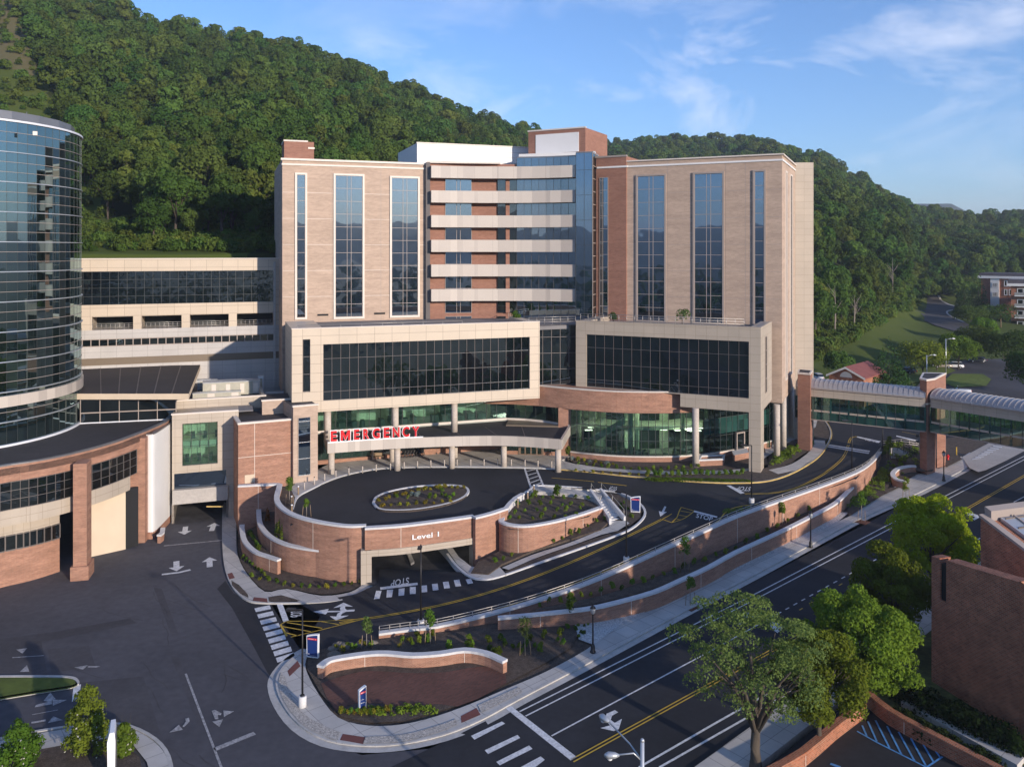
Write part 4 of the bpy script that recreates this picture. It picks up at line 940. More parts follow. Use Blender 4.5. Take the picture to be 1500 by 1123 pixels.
region('side_road', [(1170, 690), (1197, 673), (1212, 655), (1219, 636), (1214, 616), (1190, 604), (1250, 602), (1340, 606), (1440, 628), (1500, 645), (1430, 688), (1408, 670), (1400, 660), (1372, 652), (1330, 648), (1296, 648), (1288, 672), (1254, 702)], zR, 'asphalt_new', .018, 3.0)
# garage floor under the deck
region('garage_floor', [P(538, 860, 0).xy, P(690, 842, zR).xy, (10, 112), (-12, 118), (-18, 108)], lambda x, y: min(.35, zR(x, y)) if y < 96 else .3, 'asphalt_seal', 0.0, 3.0, world=True)
# entrance pavement
zP = PL
region('pavement', sm([(429, 741), (436, 727), (456, 716), (483, 703.3), (515, 693.3), (560.5, 685.8), (629, 683.6), (715, 684), (773, 685), (830, 687), (870, 691)], 3) + [(850, 681), (822, 674), (835, 668), (820, 655), (742, 652), (680, 656), (560, 668), (480, 680), (440, 700), (428, 712), (425, 730)], PL, 'pavement', .14, 3.0, skirt=4.5, skm='kerb')
# beds and walks in front of the lobby
bed1 = sm([(826, 670), (850, 681), (880, 687), (940, 690), (1000, 692), (1060, 690), (1090, 686)], 3) + [(1125, 680), (1120, 655), (1097, 650), (1013, 664), (920, 665), (836, 658)]
region('planting_bed', bed1, PL, 'mulch', .10, 3.0)
walk = sm([(830, 684.5), (870, 688), (940, 693), (1000, 694.5), (1060, 693), (1105, 688)], 3) + sm([(1105, 684.5), (1060, 688.5), (1000, 690), (940, 688.5), (880, 684.5), (850, 680), (826, 677)], 3)
region('garden_walk', walk, PL, 'pavement', .16, 3.0)
bed2 = sm([(832, 688.5), (880, 692.5), (920, 696.5), (1000, 703.5), (1060, 706.5), (1108, 705.5), (1136, 700), (1164, 688)], 3) + [(1150, 680), (1125, 684), (1105, 688.5), (1060, 693.5), (1000, 695), (940, 693.5), (870, 688.3)]
region('planting_bed', bed2, PL, 'mulch', .12, 3.0)
kerb2 = sm([(818, 688), (832, 689), (880, 693.5), (920, 697.8), (1000, 704.8), (1060, 707.8), (1110, 706.8), (1140, 701.2), (1168, 689.5), (1195, 672.5), (1210, 655), (1217.5, 637), (1213, 623), (1204, 612)], 4)
def kerb(name, px, zf, w=.28, h=.16, m='kerb', yellow=None, closed=False, label=None):
    W = [P(a, b, zf) for a, b in px]; q = [p.xy for p in W]; A = offset2(q, -w / 2); B = offset2(q, w / 2); mb = MB(); f = zf if callable(zf) else (lambda x, y: zf)
    for i in range(len(q) - 1):
        bt = [A[i], A[i + 1], B[i + 1], B[i]]; zs_ = [f(p.x, p.y) for p in bt]
        mm_ = yellow if (yellow and i >= 0) else m
        mb.hexa([(p.x, p.y, z - .4) for p, z in zip(bt, zs_)], [(p.x, p.y, z + h) for p, z in zip(bt, zs_)], m)
    o = mb.build(name); o['kind'] = 'structure'
    if yellow:
        C_ = offset2(q, -w / 2 - .04); mb = MB()
        for i in range(len(q) - 1):
            bt = [C_[i], C_[i + 1], A[i + 1], A[i]]; zs_ = [f(p.x, p.y) for p in bt]
            bt2 = [C_[i], C_[i + 1], q[i + 1].lerp(A[i + 1], .35), q[i].lerp(A[i], .35)]
            mb.hexa([(p.x, p.y, z - .3) for p, z in zip(bt2, zs_)], [(p.x, p.y, z + h + .012) for p, z in zip(bt2, zs_)], yellow)
        mb.build('kerb_paint', o)
    return o
kerb('kerb', kerb2, zR, yellow='kerb_yellow')
kerb('kerb', sm([(444, 764), (430, 752), (430, 741), (437, 727.5), (457, 716.5), (483, 703.8), (515, 693.8), (560.5, 686.2), (629, 684.1), (715, 684.5), (773, 685.6), (820, 688)], 4), PL, m='coping')
# walk at the right, up to the bridge
region('pavement', sm([(1126, 688), (1160, 679), (1188, 659), (1193, 644)], 3) + [(1208, 645), (1210, 655), (1195, 671), (1168, 688), (1140, 694)], zR, 'pavement', .15, 3.0)
region('planting_bed', [(1125, 686), (1126, 668), (1150, 650), (1188, 630), (1200, 612), (1212, 620), (1217, 637), (1209, 647), (1192, 645), (1187, 659), (1160, 678)], zR, 'mulch', .10, 3.0)
region('pavement', [(1090, 668), (1125, 640), (1160, 618), (1200, 605), (1195, 625), (1160, 645), (1130, 664), (1112, 676)], lambda x, y: zR(x, y), 'pavement', .13, 3.0)
# island in the forecourt
isl = sm([(547, 738), (552, 729), (572, 720.5), (610, 713.5), (650, 711.5), (678, 713.5), (686, 721), (676, 731), (650, 740), (610, 747), (575, 748.5), (555, 746), (547, 738)], 4)
io = region('traffic_island', isl[:-1], PL, 'mulch', .17, 2.5, skirt=5.2)
kerb('kerb', isl, PL, w=.34, h=.2, m='coping')
# planter between forecourt and ramp, with the stair
region('planting_bed', sm([(746, 746), (757, 731), (775, 721), (800, 720), (840, 724), (878, 741), (868, 752)], 3) + sm([(862, 757), (800, 770), (760, 776), (742, 772), (738, 760)], 3), 5.2, 'mulch', .0, 2.5)
region('garden_walk', [(785, 712), (800, 713), (868, 719.5), (885, 722), (880, 728), (864, 727), (830, 722.5), (795, 720), (775, 721)], PL, 'pavement', .12, 2.5, skirt=4.6)
kerb('kerb', sm([(742, 745), (757, 727), (775, 719), (786, 711.8), (830, 713.5), (870, 717.5), (905, 722), (930, 733), (944, 747), (942, 760), (925, 775), (900, 786), (850, 804), (790, 825), (742, 842), (714, 849), (690, 846), (668, 829), (655, 812)], 3), zR, yellow=None, m='coping')
region('planting_bed', [(885, 722), (868, 718), (905, 724), (928, 735), (940, 748), (938, 758), (922, 770), (905, 768), (895, 750)], zR, 'mulch', .10, 2.5)
zLow = lambda x, y: zR(x, y)
region('planting_bed', [(690, 838), (700, 822), (735, 805), (768, 802), (820, 786), (862, 770), (884, 757), (893, 763), (880, 775), (842, 787), (780, 806), (735, 826), (716, 840)], lambda x, y: zR(x, y), 'mulch', .3, 2.5, skirt=0)
region('pavement', sm([(735, 831), (780, 812), (830, 796), (865, 782), (893, 770)], 3) + [(893, 763), (917, 762), (922, 766), (905, 777)] + sm([(880, 783), (842, 797), (790, 815), (745, 834)], 3), zR, 'pavement', .17, 2.5)
region('planting_bed', sm([(742, 839), (790, 821), (850, 801), (900, 782), (925, 771)], 3) + sm([(905, 778), (880, 785), (842, 798), (790, 816), (740, 836)], 3), zR, 'mulch', .12, 2.5)
region('pavement', [(731, 829), (742, 841), (714, 847), (691, 843), (670, 826), (656, 806), (640, 786), (652, 786), (672, 815), (690, 829), (712, 832)], zR, 'pavement', .17, 2.5, skirt=0)
# walk and beds round the rotunda
region('pavement', sm([(328, 735), (328, 790), (333, 833), (345, 860), (365, 877), (392, 881), (420, 876), (452, 883), (500, 878), (540, 865), (556, 848), (557, 828), (548, 815)], 3) + [(540, 822), (541, 842)] + sm([(533, 855), (512, 867), (470, 872), (420, 862), (388, 866), (362, 840), (349, 815), (346, 790), (347, 740)], 3), 0.0, 'pavement', .15, 3.0)
kerb('kerb', sm([(327.5, 740), (327, 790), (331, 833), (343, 862), (363, 880), (392, 884), (452, 883.5), (500, 880), (541, 867), (558, 849), (559, 828), (549, 812)], 4), 0.0, m='kerb')
region('planting_bed', sm([(349, 775), (350, 812), (362, 838), (388, 864), (420, 861), (470, 870), (512, 865), (532, 854)], 3) + [(525, 835), (470, 825), (407, 815), (360, 780)], 0.0, 'mulch', .12, 2.5)
region('planting_bed', [(393, 874), (412, 871), (440, 879), (412, 881), (394, 880)], 0.0, 'mulch', .17)
region('planting_bed', [(339, 850), (350, 856), (363, 870), (364, 875), (352, 869), (340, 857)], 0.0, 'mulch', .17)
t2 = region('planting_bed', [(357, 786), (356, 778), (375, 770), (382, 790), (400, 805), (420, 815), (404, 822), (372, 808)], 1.45, 'mulch', 0, 2)
t3 = region('planting_bed', [(380, 768), (378, 750), (402, 735), (412, 755), (440, 770), (480, 785), (515, 800), (500, 806), (440, 798), (395, 784)], 2.9, 'mulch', 0, 2)
region('planting_bed', [(409, 712), (424, 712), (432, 728), (429, 745), (440, 757), (462, 764), (440, 762), (418, 748), (406, 728)], PL, 'mulch', .2, 2)
# corner plaza
cz = lambda x, y: zS(x, y)
region('planting_bed', [P(a, b, zS).xy for a, b in [(450, 960), (470, 951), (555, 934), (640, 925), (730, 912), (780, 900), (880, 870), (1000, 815), (1080, 780), (1147, 755), (1200, 735), (1254, 712), (1291, 668), (1330, 650), (1400, 640), (1460, 650), (1400, 690), (1267, 757), (1133, 828), (1000, 896), (850, 974), (705, 1050), (590, 1085), (480, 1080), (430, 1045), (410, 1000), (420, 975)]], zS, 'mulch', .03, 4.0, world=True)
bedC = sm([(452, 960), (470, 952), (500, 944), (555, 936), (640, 926), (730, 922), (780, 915), (842, 905)], 2) + [(846, 930), (836, 948), (800, 970), (742, 1000), (700, 1022), (640, 1042), (590, 1056), (540, 1058), (500, 1048), (470, 1015), (450, 980)]
region('planting_bed', bedC, cz, 'mulch', .17, 3.0)
region('brick_plaza', sm([(470, 1000), (500, 990), (540, 982), (600, 985), (650, 984), (700, 976), (736, 980), (742, 1000)], 3) + [(700, 1023), (670, 1034)] + sm([(640, 1030), (600, 1036), (560, 1030), (520, 1030), (492, 1040)], 3) + [(478, 1020)], cz, 'brick_path', .2, 3.0)
sideW = sm([(452, 952), (430, 965), (412, 984), (406, 1002), (415, 1030), (440, 1062), (480, 1084), (535, 1092), (590, 1089), (650, 1076), (705, 1054), (760, 1024), (850, 977), (1000, 897), (1107, 841), (1200, 791), (1267, 756), (1347, 721), (1420, 683)], 3)
inn_ = sm([(1408, 668), (1385, 681), (1342, 694), (1294, 723.6), (1248.6, 753), (1227, 763.6), (1160, 796), (1080, 833), (1000, 865), (907, 915), (860, 950), (800, 983), (742, 1008), (690, 1030), (640, 1048), (590, 1060), (540, 1062), (495, 1050), (466, 1015), (450, 985), (447, 972)], 3)
region('pavement', sideW + inn_, zS, 'pavement', .15, 3.0)
kerb('kerb', sideW, zS, w=.3, h=.16, m='kerb')
def gut(px, w, m, dz): strip('gutter', px, w, zS, m, dz, None, off=-w * .6)['kind'] = 'structure'
gut(sideW, .75, 'kerb', .03)
# stone strip and gravel
region('stone_strip', sm([(411, 985), (408, 1003), (418, 1030), (443, 1060), (478, 1079), (492, 1083), (496, 1074)], 3) + sm([(500, 1072), (470, 1060), (440, 1040), (424, 1012), (417, 990)], 3), 0.0, 'exposed_stone', .20, 2.5)
region('stone_strip', sm([(532, 1088), (590, 1085), (640, 1072), (670, 1060)], 3) + sm([(668, 1052), (640, 1062), (590, 1075), (536, 1078)], 3), zS, 'exposed_stone', .20, 2.5)
region('stone_strip', [(705, 1043), (765, 1012), (760, 1005), (700, 1032)], zS, 'exposed_stone', .20, 2.5)
for q in ([(421, 982), (436, 967), (440, 975), (424, 990)], [(498, 1083), (532, 1089), (535, 1079), (502, 1074)], [(676, 1058), (704, 1046), (698, 1036), (675, 1048)], [(333, 840), (340, 838), (344, 846), (336, 848)], [(370, 879), (392, 882), (391, 876), (372, 874)]):
    region('tactile_paving', q, zS, 'tactile', .165)
region('gravel_bed', [(842, 915), (860, 905), (907, 895), (960, 872), (1000, 856), (1080, 824), (1147, 790), (1225, 750), (1244, 750), (1227, 764), (1160, 797), (1080, 834), (1000, 866), (907, 916), (870, 944), (848, 936)], zS, 'white_gravel', .19, 3.0)
# bed between the two tiers of the long wall, slope bed and brick paving by the bridge
def zT1(x, y): return zS(x, y) + 1.45
region('planting_bed', sm([(775, 895), (827, 890), (867, 884), (907, 875), (960, 860), (1040, 826), (1080, 803), (1147, 771), (1200, 745), (1227, 732), (1246, 712)], 2) + sm([(1238, 706), (1200, 735), (1147, 765), (1080, 795), (1040, 812), (960, 845), (880, 872), (800, 888)], 2), zT1, 'mulch', 0, 3.0)
region('planting_bed', [(1244, 755), (1240, 748), (1262, 722), (1290, 690), (1300, 665), (1318, 668), (1335, 685), (1345, 690), (1340, 697), (1308, 702), (1300, 715), (1320, 712), (1294, 724.5)], lambda x, y: zS(x, y) + .3, 'mulch', .0, 3.0)
region('brick_plaza', [(1308, 702), (1318, 693), (1340, 685), (1375, 686), (1385, 682), (1342, 695), (1318, 709)], zS, 'brick_path', .2, 3.0)
region('planting_bed', [(1378, 672), (1400, 664), (1410, 672), (1386, 684)], zS, 'mulch', .3, 3.0)
region('planting_bed', [(1296, 650), (1330, 650), (1350, 655), (1372, 664), (1366, 690), (1345, 690), (1310, 668)], zS, 'mulch', .8, 3.0)
# far lots behind the bridge
region('parking_lot', [P(a, b, T).xy for a, b in ((1330, 600), (1335, 575), (1370, 540), (1420, 528), (1500, 528), (1620, 535), (1640, 600), (1500, 602))], T, 'asphalt_mid', .2, 5.0, world=True)
region('hill_road', [P(a, b, T).xy for a, b in ((1341, 456), (1350, 444), (1358, 436), (1361, 426), (1367, 426), (1374, 437), (1395, 448), (1440, 452), (1510, 456), (1510, 465), (1430, 463), (1408, 455), (1391, 455), (1389, 460), (1400, 467), (1412, 472), (1430, 486), (1420, 492), (1397, 487), (1370, 478), (1352, 470))], T, 'asphalt_mid', .25, 6.0, world=True)
kerb('kerb', sm([(1366, 426), (1374, 436.5), (1396, 448), (1440, 451.5), (1500, 455)], 4), lambda x, y: T(x, y) + .1, w=.9, m='kerb')
kerb('kerb', sm([(1412, 472), (1400, 467), (1388, 460), (1390, 455), (1408, 454)], 4), lambda x, y: T(x, y) + .1, w=.7, m='kerb')
region('lawn', [P(a, b, T).xy for a, b in ((1395, 550), (1440, 552), (1452, 558), (1445, 568), (1400, 572), (1380, 562))], T, 'lawn', .4, 3.0, world=True)
region('lawn', [P(a, b, T).xy for a, b in ((1325, 545), (1380, 535), (1400, 545), (1375, 556), (1332, 565))], T, 'lawn', .35, 3.0, world=True)
# little grass island and bed, lower left
gi = sm([(-40, 993), (0, 992), (60, 992), (100, 993), (112, 998), (108, 1006), (60, 1014), (0, 1024), (-40, 1032)], 3)
region('grass_island', gi, 0.0, 'lawn', .16, 3.0); kerb('kerb', gi, 0.0, w=.3)
region('pavement', sm([(-20, 1090), (20, 1080), (90, 1068), (150, 1062), (190, 1066), (225, 1085), (245, 1110), (252, 1150)], 3) + [(225, 1150), (215, 1115), (195, 1090), (160, 1080), (95, 1090), (40, 1100), (-20, 1112)], 0.0, 'pavement', .15, 3.0)
kerb('kerb', sm([(-20, 1089), (20, 1079), (90, 1067), (150, 1061), (190, 1065), (227, 1084), (247, 1110), (254, 1150)], 3), 0.0)
region('planting_bed', [(-60, 1102), (40, 1096), (110, 1084), (165, 1078), (205, 1108), (212, 1160), (-60, 1200)], 0.0, 'mulch', .14, 3.0)
# repaired strips and darker bands in the old asphalt
for q in ([(0, 935), (80, 925), (190, 905), (200, 912), (90, 935), (0, 947)], [(225, 860), (237, 862), (262, 930), (252, 932)], [(70, 950), (130, 945), (140, 975), (75, 985)], [(250, 960), (262, 962), (300, 1060), (290, 1062)], [(0, 940), (60, 936), (70, 990), (0, 992)], [(110, 1000), (210, 990), (235, 1075), (170, 1060), (112, 1062)]):
    region('asphalt_repair', q, 0.0, 'asphalt_mid', .004 + .001 * len(q))
cr_ = random.Random(3); cm = MB()
for k in range(16):
    x0, y0 = cr_.uniform(10, 330), cr_.uniform(850, 1110); a = cr_.uniform(-.3, 1.9); pts_ = [(x0, y0)]
    for j in range(7): a += cr_.uniform(-.35, .35); pts_.append((pts_[-1][0] + 11 * math.cos(a), pts_[-1][1] + 6 * math.sin(a)))
    strip('', pts_, .07, 0.0, 'asphalt_seal', .015, None, cm)
o = cm.build('asphalt_crack', drive)
region('crossing_apron', [(1420, 685), (1409, 669), (1455, 645), (1500, 646), (1520, 650), (1433, 691)], lambda x, y: max(zR(x, y), zS(x, y)), 'concrete', .09, 3.0)
# ================================================================== ROAD MARKINGS (children of the road they lie on)
RD = bpy.data.objects['access_road']; ST = street
mb = MB()
for k in range(9):
    t_ = k / 8; lx, ly = 372.6 + (404 - 372.6) * t_, 890.4 + (963 - 890.4) * t_; rx, ry = 394.9 + (430 - 394.9) * t_, 885.8 + (955.0 - 885.8) * t_; h = 5.6 + 1.2 * t_
    mark([(lx, ly), (rx, ry), (rx + 2.3, ry + h), (lx + 2.3, ly + h)], 0.0, 'paint_white', .03, mb)
mb.build('crosswalk', RD)
def mk(name, shapes, zf, m='paint_white', dz=.055, parent=None):
    mb = MB()
    for s_ in shapes: mark(s_, zf, m, dz, mb)
    return mb.build(name, parent)
mk('stop_line', [[(405.4, 884.6), (413.6, 883.4), (423, 908), (414.8, 910.4)]], zR, parent=RD)
z6 = lambda L_: [(400 + a / 9.356, 870 + b / 9.356) for a, b in L_]
mk('turn_arrow', [z6([(550, 238), (765, 197), (748, 226), (925, 224), (915, 190), (930, 170), (825, 187), (965, 113), (1095, 168), (990, 165), (985, 190), (1010, 212), (1120, 207), (1112, 232), (1000, 238), (945, 265), (925, 295), (1040, 288), (862, 357), (775, 298), (868, 303), (880, 265), (925, 240), (748, 246), (722, 275)])], zR, parent=RD)
mb = MB(); road_text('STOP', (444, 892), (443.5, 903), (426, 892.5), zR, .06, mb); 
mb.build('stop_lettering', RD)
yl = MB()
def Y(pts, w=.13, off=0.0, zf=zR, m='paint_yellow', dz=.05): strip('', pts, w, zf, m, dz, None, yl, off=off)
main = sm([(497, 912), (530, 906), (560, 902), (640, 887), (720, 866), (800, 838), (880, 804), (940, 775), (970, 760)], 3)
Y(main, off=.14); Y(main, off=-.14)
Y([(416, 909), (470, 909.5), (535, 905.5)]); Y([(426, 932.5), (470, 922), (535, 905.5)]); Y([(411, 914), (420, 931)], .2); Y([(411, 914), (418, 910)])
for a, b in (((420, 911), (472, 919.5)), ((414, 917), (455, 924.5)), ((470, 909.5), (496, 914)), ((418, 926), (436, 930.5))): Y([a, b], .15)
isl2 = [((970, 760), (990, 757)), ((990, 757), (1003, 751)), ((970, 760), (985, 748)), ((985, 748), (998, 742)), ((998, 742), (1017, 747.5)), ((1003, 751), (1017, 747.5))]
for q in ([(940, 775), (968, 763), (985, 752), (993, 745), (998, 742)], [(998, 742), (1018, 748)], [(1018, 748), (1010, 757), (990, 767), (960, 777), (930, 789)]): pass
Y(sm([(970, 760), (984, 752), (992, 742), (998, 742)], 3)[:4]); Y([(984, 765), (992, 757), (995, 748), (998, 742.5)]); Y([(998, 742.5), (1017, 748)]); Y(sm([(984, 765), (1000, 760), (1011, 753), (1017, 748)], 3))
for a, b in (((997, 748), (1012, 750.5)), ((995, 754), (1006, 756)), ((991, 760), (998, 761)), ((970, 760), (984, 765))): Y([a, b])
up = sm([(1091, 723), (1130, 722), (1165, 715), (1200, 698), (1225, 680), (1238, 665), (1243, 650), (1247, 641), (1256, 639)], 3)
Y(up, off=.14); Y(up, off=-.14)
Y([(808, 699.5), (860, 704), (918, 711)], .16)
ke = sm([(560, 932), (620, 922), (700, 901), (780, 875), (860, 847), (940, 812), (1000, 790)], 3); Y(ke, .12)
Y(sm([(1052, 764), (1065, 748), (1085, 741), (1110, 738)], 3), .16); Y(sm([(1040, 774), (1052, 762)], 2), .16)
Y([(1321, 632), (1350, 638)], .15); Y([(1385, 645), (1410, 652)], .15)
yl.build('yellow_line', RD)
mk('crosswalk', [[(520 + a / 7.5, 760 + b / 7.5) for a, b in q] for q in ([(232, 785), (292, 785), (270, 872), (208, 877)], [(352, 775), (420, 772), (405, 855), (345, 860)], [(480, 763), (545, 757), (540, 835), (478, 842)], [(602, 745), (668, 740), (667, 818), (603, 823)], [(727, 730), (790, 725), (794, 798), (733, 803)], [(845, 712), (908, 706), (918, 776), (855, 783)], [(965, 690), (1028, 683), (1044, 755), (980, 762)], [(1085, 670), (1146, 662), (1166, 733), (1105, 740)], [(1215, 662), (1275, 653), (1298, 702), (1240, 712)])], zR, parent=RD)
mk('stop_line', [[(520 + a / 7.5, 760 + b / 7.5) for a, b in [(275, 748), (686, 695), (690, 722), (280, 775)]]], zR, parent=RD)
mb = MB(); road_text('STOP', (599.3, 845), (573, 849.5), (598.8, 854.5), zR, .06, mb); mb.build('stop_lettering', RD)
FC = bpy.data.objects['forecourt']
mb = MB(); road_text('STOP', (1019, 757.5), (1043, 763), (1021, 751.5), zR, .06, mb); mb.build('stop_lettering', RD)
mk('stop_line', [[(1017, 747.2), (1051, 756), (1050, 758), (1016, 749.5)], [(1064, 710.8), (1070, 710.5), (1091, 721.5), (1085, 723)]], zR, parent=RD)
mb = MB(); road_text('STOP', (1101, 713), (1080, 712), (1098, 719), zR, .06, mb); mb.build('stop_lettering', RD)
mk('arrow_marking', [[(880 + a / 5.357, 690 + b / 5.357) for a, b in [(467, 355), (455, 310), (478, 317), (500, 273), (515, 277), (497, 317), (520, 317)]]], zR, parent=RD)
mb = MB()
for q in ([(767, 686), (771, 685.8)], ): pass
strip('', [(768.5, 685.5), (780, 721)], .28, PL, 'paint_white', .04, None, mb); strip('', [(785.5, 686), (798, 716)], .28, PL, 'paint_white', .04, None, mb)
for k in range(6):
    t_ = (k + .6) / 6.2; a = (768.5 + 11.5 * t_, 685.5 + 35.5 * t_ + 1.5); b = (785.5 + 12.5 * t_, 686 + 30 * t_ - 2.5); strip('', [a, b], .24, PL, 'paint_white', .04, None, mb)
mb.build('crosswalk', FC)
mb = MB(); road_text('STOP', (904, 713), (893, 711.5), (903, 718.5), PL, .04, mb); mb.build('stop_lettering', FC)
# driveway markings
mb = MB()
def Wm(pts, w=.14, zf=0.0, m='paint_worn', dz=.03): strip('', pts, w, zf, m, dz, None, mb)
Wm([(272, 986), (300, 1060), (325, 1125)], .18); Wm([(314, 1097), (373, 1073)], .5)
Wm([(237, 841), (262, 838), (279, 834)], .45, m='paint_white'); Wm([(18, 962.5), (64, 959.5)]); Wm([(128, 976), (146, 975.5)], .1)
Wm([(47, 1046), (85, 1039)], .1)
Wm([(240, 799), (325, 791)], .3)
mb.build('lane_marking', drive)
z5 = lambda L_: [(a / 4.545, 880 + b / 4.545) for a, b in L_]
def Larrow(px, py, tx, ty, L_=3.4, m='paint_white'):
    O = P(px, py, 0); Q = P(tx, ty, 0); d = (Q - O).normalized().xy; n = Vector((-d.y, d.x)); mb = MB(); k = mb.mi(m)
    pts_ = [(-.5, -.16), (.08, -.16), (.08, -.42), (.5, 0), (.08, .42), (.08, .16), (-.5, .16)]
    w = [O.xy + d * a * L_ + n * b * L_ * .62 for a, b in pts_]; vo, fo, b_ = cdt(w)
    mb.v = [(v.x, v.y, .03) for v in vo]; mb.f = [tuple(f) for f in fo]; mb.m = [k] * len(fo); mb.sm = [False] * len(fo); mb.build('arrow_marking', drive)
Larrow(258.5, 829, 258.7, 838); Larrow(307, 823, 306.8, 815); Larrow(271, 777, 270, 783); Larrow(312, 771.5, 314, 766)
mk('turn_arrow', [z5([(290, 662), (335, 608), (370, 650), (345, 660), (345, 685), (230, 706), (240, 690), (320, 668)]), z5([(350, 655), (445, 656), (352, 695)]), z5([(210, 803), (305, 785), (307, 797), (208, 815)]), z5([(318, 810), (355, 765), (418, 790)])], 0.0, 'paint_worn', parent=drive)
mk('turn_arrow', [z5([(1128, 873), (1190, 822), (1218, 855)]), z5([(1215, 832), (1238, 800), (1232, 780), (1258, 775), (1262, 800), (1225, 838)]), z5([(1412, 800), (1485, 785), (1460, 836)]), z5([(1408, 728), (1430, 722), (1475, 745), (1470, 758), (1450, 755), (1455, 785), (1432, 785)]), [(300 + 115 / 4.27, 860 + 768 / 4.27), (300 + 183 / 4.27, 860 + 773 / 4.27), (300 + 120 / 4.27, 860 + 808 / 4.27)]], 0.0, 'paint_worn', parent=drive)
mk('turn_arrow', [z5([(495, 440), (585, 425), (553, 455)]), z5([(588, 430), (650, 432), (650, 440), (588, 441)]), z5([(130, 470), (180, 425), (195, 468)]), z5([(108, 322), (180, 312), (150, 348)])], 0.0, 'paint_worn', parent=drive)
mk('stop_line', [z5([(490, 560), (540, 552), (525, 640), (478, 670)])], 0.0, parent=drive)
mk('stop_line', [[(712.5, 992.5 + 45), (760, 1040), (750, 1045)]], zS, parent=ST) if False else None
# street markings
mb = MB()
def Sm(pts, w=.15, m='paint_white'): strip('', pts, w, zS, m, .045, None, mb)
mark([(739, 1035.5), (747, 1032), (845, 1108), (836, 1113)], zS, 'paint_white', .045, mb)
mb.build('stop_line', ST); mb = MB()
for q in ([(690, 1077), (735, 1056), (740, 1059), (695, 1082.5)], [(710, 1098), (758, 1075.5), (762, 1080), (715, 1103.5)], [(727, 1115), (775, 1091), (780, 1096), (732, 1120)], [(762, 1123), (792, 1107), (798, 1112), (775, 1130)]): mark(q, zS, 'paint_white', .045, mb)
mb.build('crosswalk', ST); mb = MB()
Sm([(761, 1041.5), (1100, 872.6), (1298.7, 769.5), (1500, 668), (1580, 628)]); Sm([(770, 1048), (1100, 880.6), (1298, 777), (1500, 673), (1580, 632)])
Sm([(808, 1077), (1037, 955), (1139, 898.7)], .15)
Sm([(936, 1123), (1040, 1063), (1200, 972), (1300, 915), (1364, 876), (1500, 795)], .2); Sm([(966, 1123), (1100, 1047), (1230, 970), (1300, 930)], .2)
Sm([(1485, 735), (1510, 722)], .14)
n_ = 13
for k in range(n_):
    t_ = k / n_; a = (1139 + 152 * t_, 898.7 - 84.2 * t_); b = (a[0] + 5.2, a[1] - 2.9); Sm([a, b], .15)
for k in range(5):
    a = (1252 + 17 * k, 873 - 10.3 * k); Sm([a, (a[0] + 6, a[1] - 3.5)], .15)
for k in range(7): a = (1432 + 11 * k, 790 - 6.5 * k); Sm([a, (a[0] + 4, a[1] - 2.3)], .15)
mb.build('lane_marking', ST); mb = MB()
def SY(pts, w=.13, off=0.0): strip('', pts, w, zS, 'paint_yellow', .045, None, mb, off=off)
for off in (.16, -.16): SY([(838, 1113.5), (1052, 995.5), (1180, 925)], off=off); SY([(1380, 765.5), (1397, 756), (1498, 698), (1570, 656)], off=off); SY([(1255, 870), (1330, 815)], off=off)
for k in range(6): a = (1171 + 14.5 * k, 893 - 9 * k); SY([a, (a[0] + 4.6, a[1] - 2.8)], .14)
mb.build('yellow_line', ST)
z7 = lambda L_: [(650 + a / 3.3333, 860 + b / 3.3333) for a, b in L_]
mk('turn_arrow', [z7([(835, 598), (852, 608), (822, 625), (815, 645), (835, 660), (870, 640), (855, 690), (830, 700), (765, 685), (812, 672), (788, 645), (795, 615)])], zS, dz=.05, parent=ST)
z4 = lambda L_: [(1000 + a / 3.7425, 630 + b / 3.7425) for a, b in L_]
mk('turn_arrow', [z4([(310, 1000), (360, 995), (375, 1012), (420, 1008), (385, 1035), (330, 1060), (300, 1065), (345, 1030), (310, 1015)]), z4([(480, 1050), (520, 1045), (525, 1065), (560, 1075), (520, 1110), (500, 1095), (480, 1070)])], zS, dz=.05, parent=ST)
mk('turn_arrow', [[(1140 + a / 4.158, 500 + b / 4.158) for a, b in [(1135, 1045), (1185, 1038), (1180, 1045), (1215, 1055), (1225, 1070), (1195, 1088), (1185, 1080), (1200, 1068), (1175, 1058), (1165, 1062)]]], zS, dz=.05, parent=ST)
mb = MB()
for k in range(9):
    t_ = k / 8; a = (1140 + (1180 + 145 * t_) / 4.158, 500 + (720 - 92 * t_) / 4.158); b = (a[0] + 13, a[1] - 1.6 + 4 * t_)
    mark([a, b, (b[0] + .9, b[1] - 1.5), (a[0] + .9, a[1] - 1.5)], zR, 'paint_white', .16, mb) if False else mark([a, b, (b[0] + .9, b[1] - 1.5), (a[0] + .9, a[1] - 1.5)], lambda x, y: max(zR(x, y), zS(x, y)), 'paint_white', .15, mb)
for q in ([(1085, 660), (1120, 628), (1138, 632), (1105, 663)], [(1125, 700), (1170, 673), (1190, 680), (1148, 708)]): mark([(1140 + a / 4.158, 500 + b / 4.158) for a, b in q], zR, 'paint_white', .06, mb)
for q in ([(482, 577), (625, 607), (612, 617), (478, 583)], [(720, 572), (852, 602), (850, 610), (718, 578)], [(300, 625), (560, 665), (555, 673), (296, 631)], [(296, 635), (555, 677), (550, 684), (292, 641)]): mark([(1140 + a / 4.158, 500 + b / 4.158) for a, b in q], zR, 'paint_white', .06, mb)
mb.build('crosswalk', bpy.data.objects['side_road'])
mb = MB(); road_text('STOP', (1286, 648.5), (1265, 644), (1283, 645), zR, .06, mb); mb.build('stop_lettering', bpy.data.objects['side_road'])
mb = MB(); 
def B_(pts, w=.14): strip('', pts, w, zY, 'paint_blue', .03, None, mb)
z55 = lambda a, b: (1220 + a / 5.357, 960 + b / 5.357)
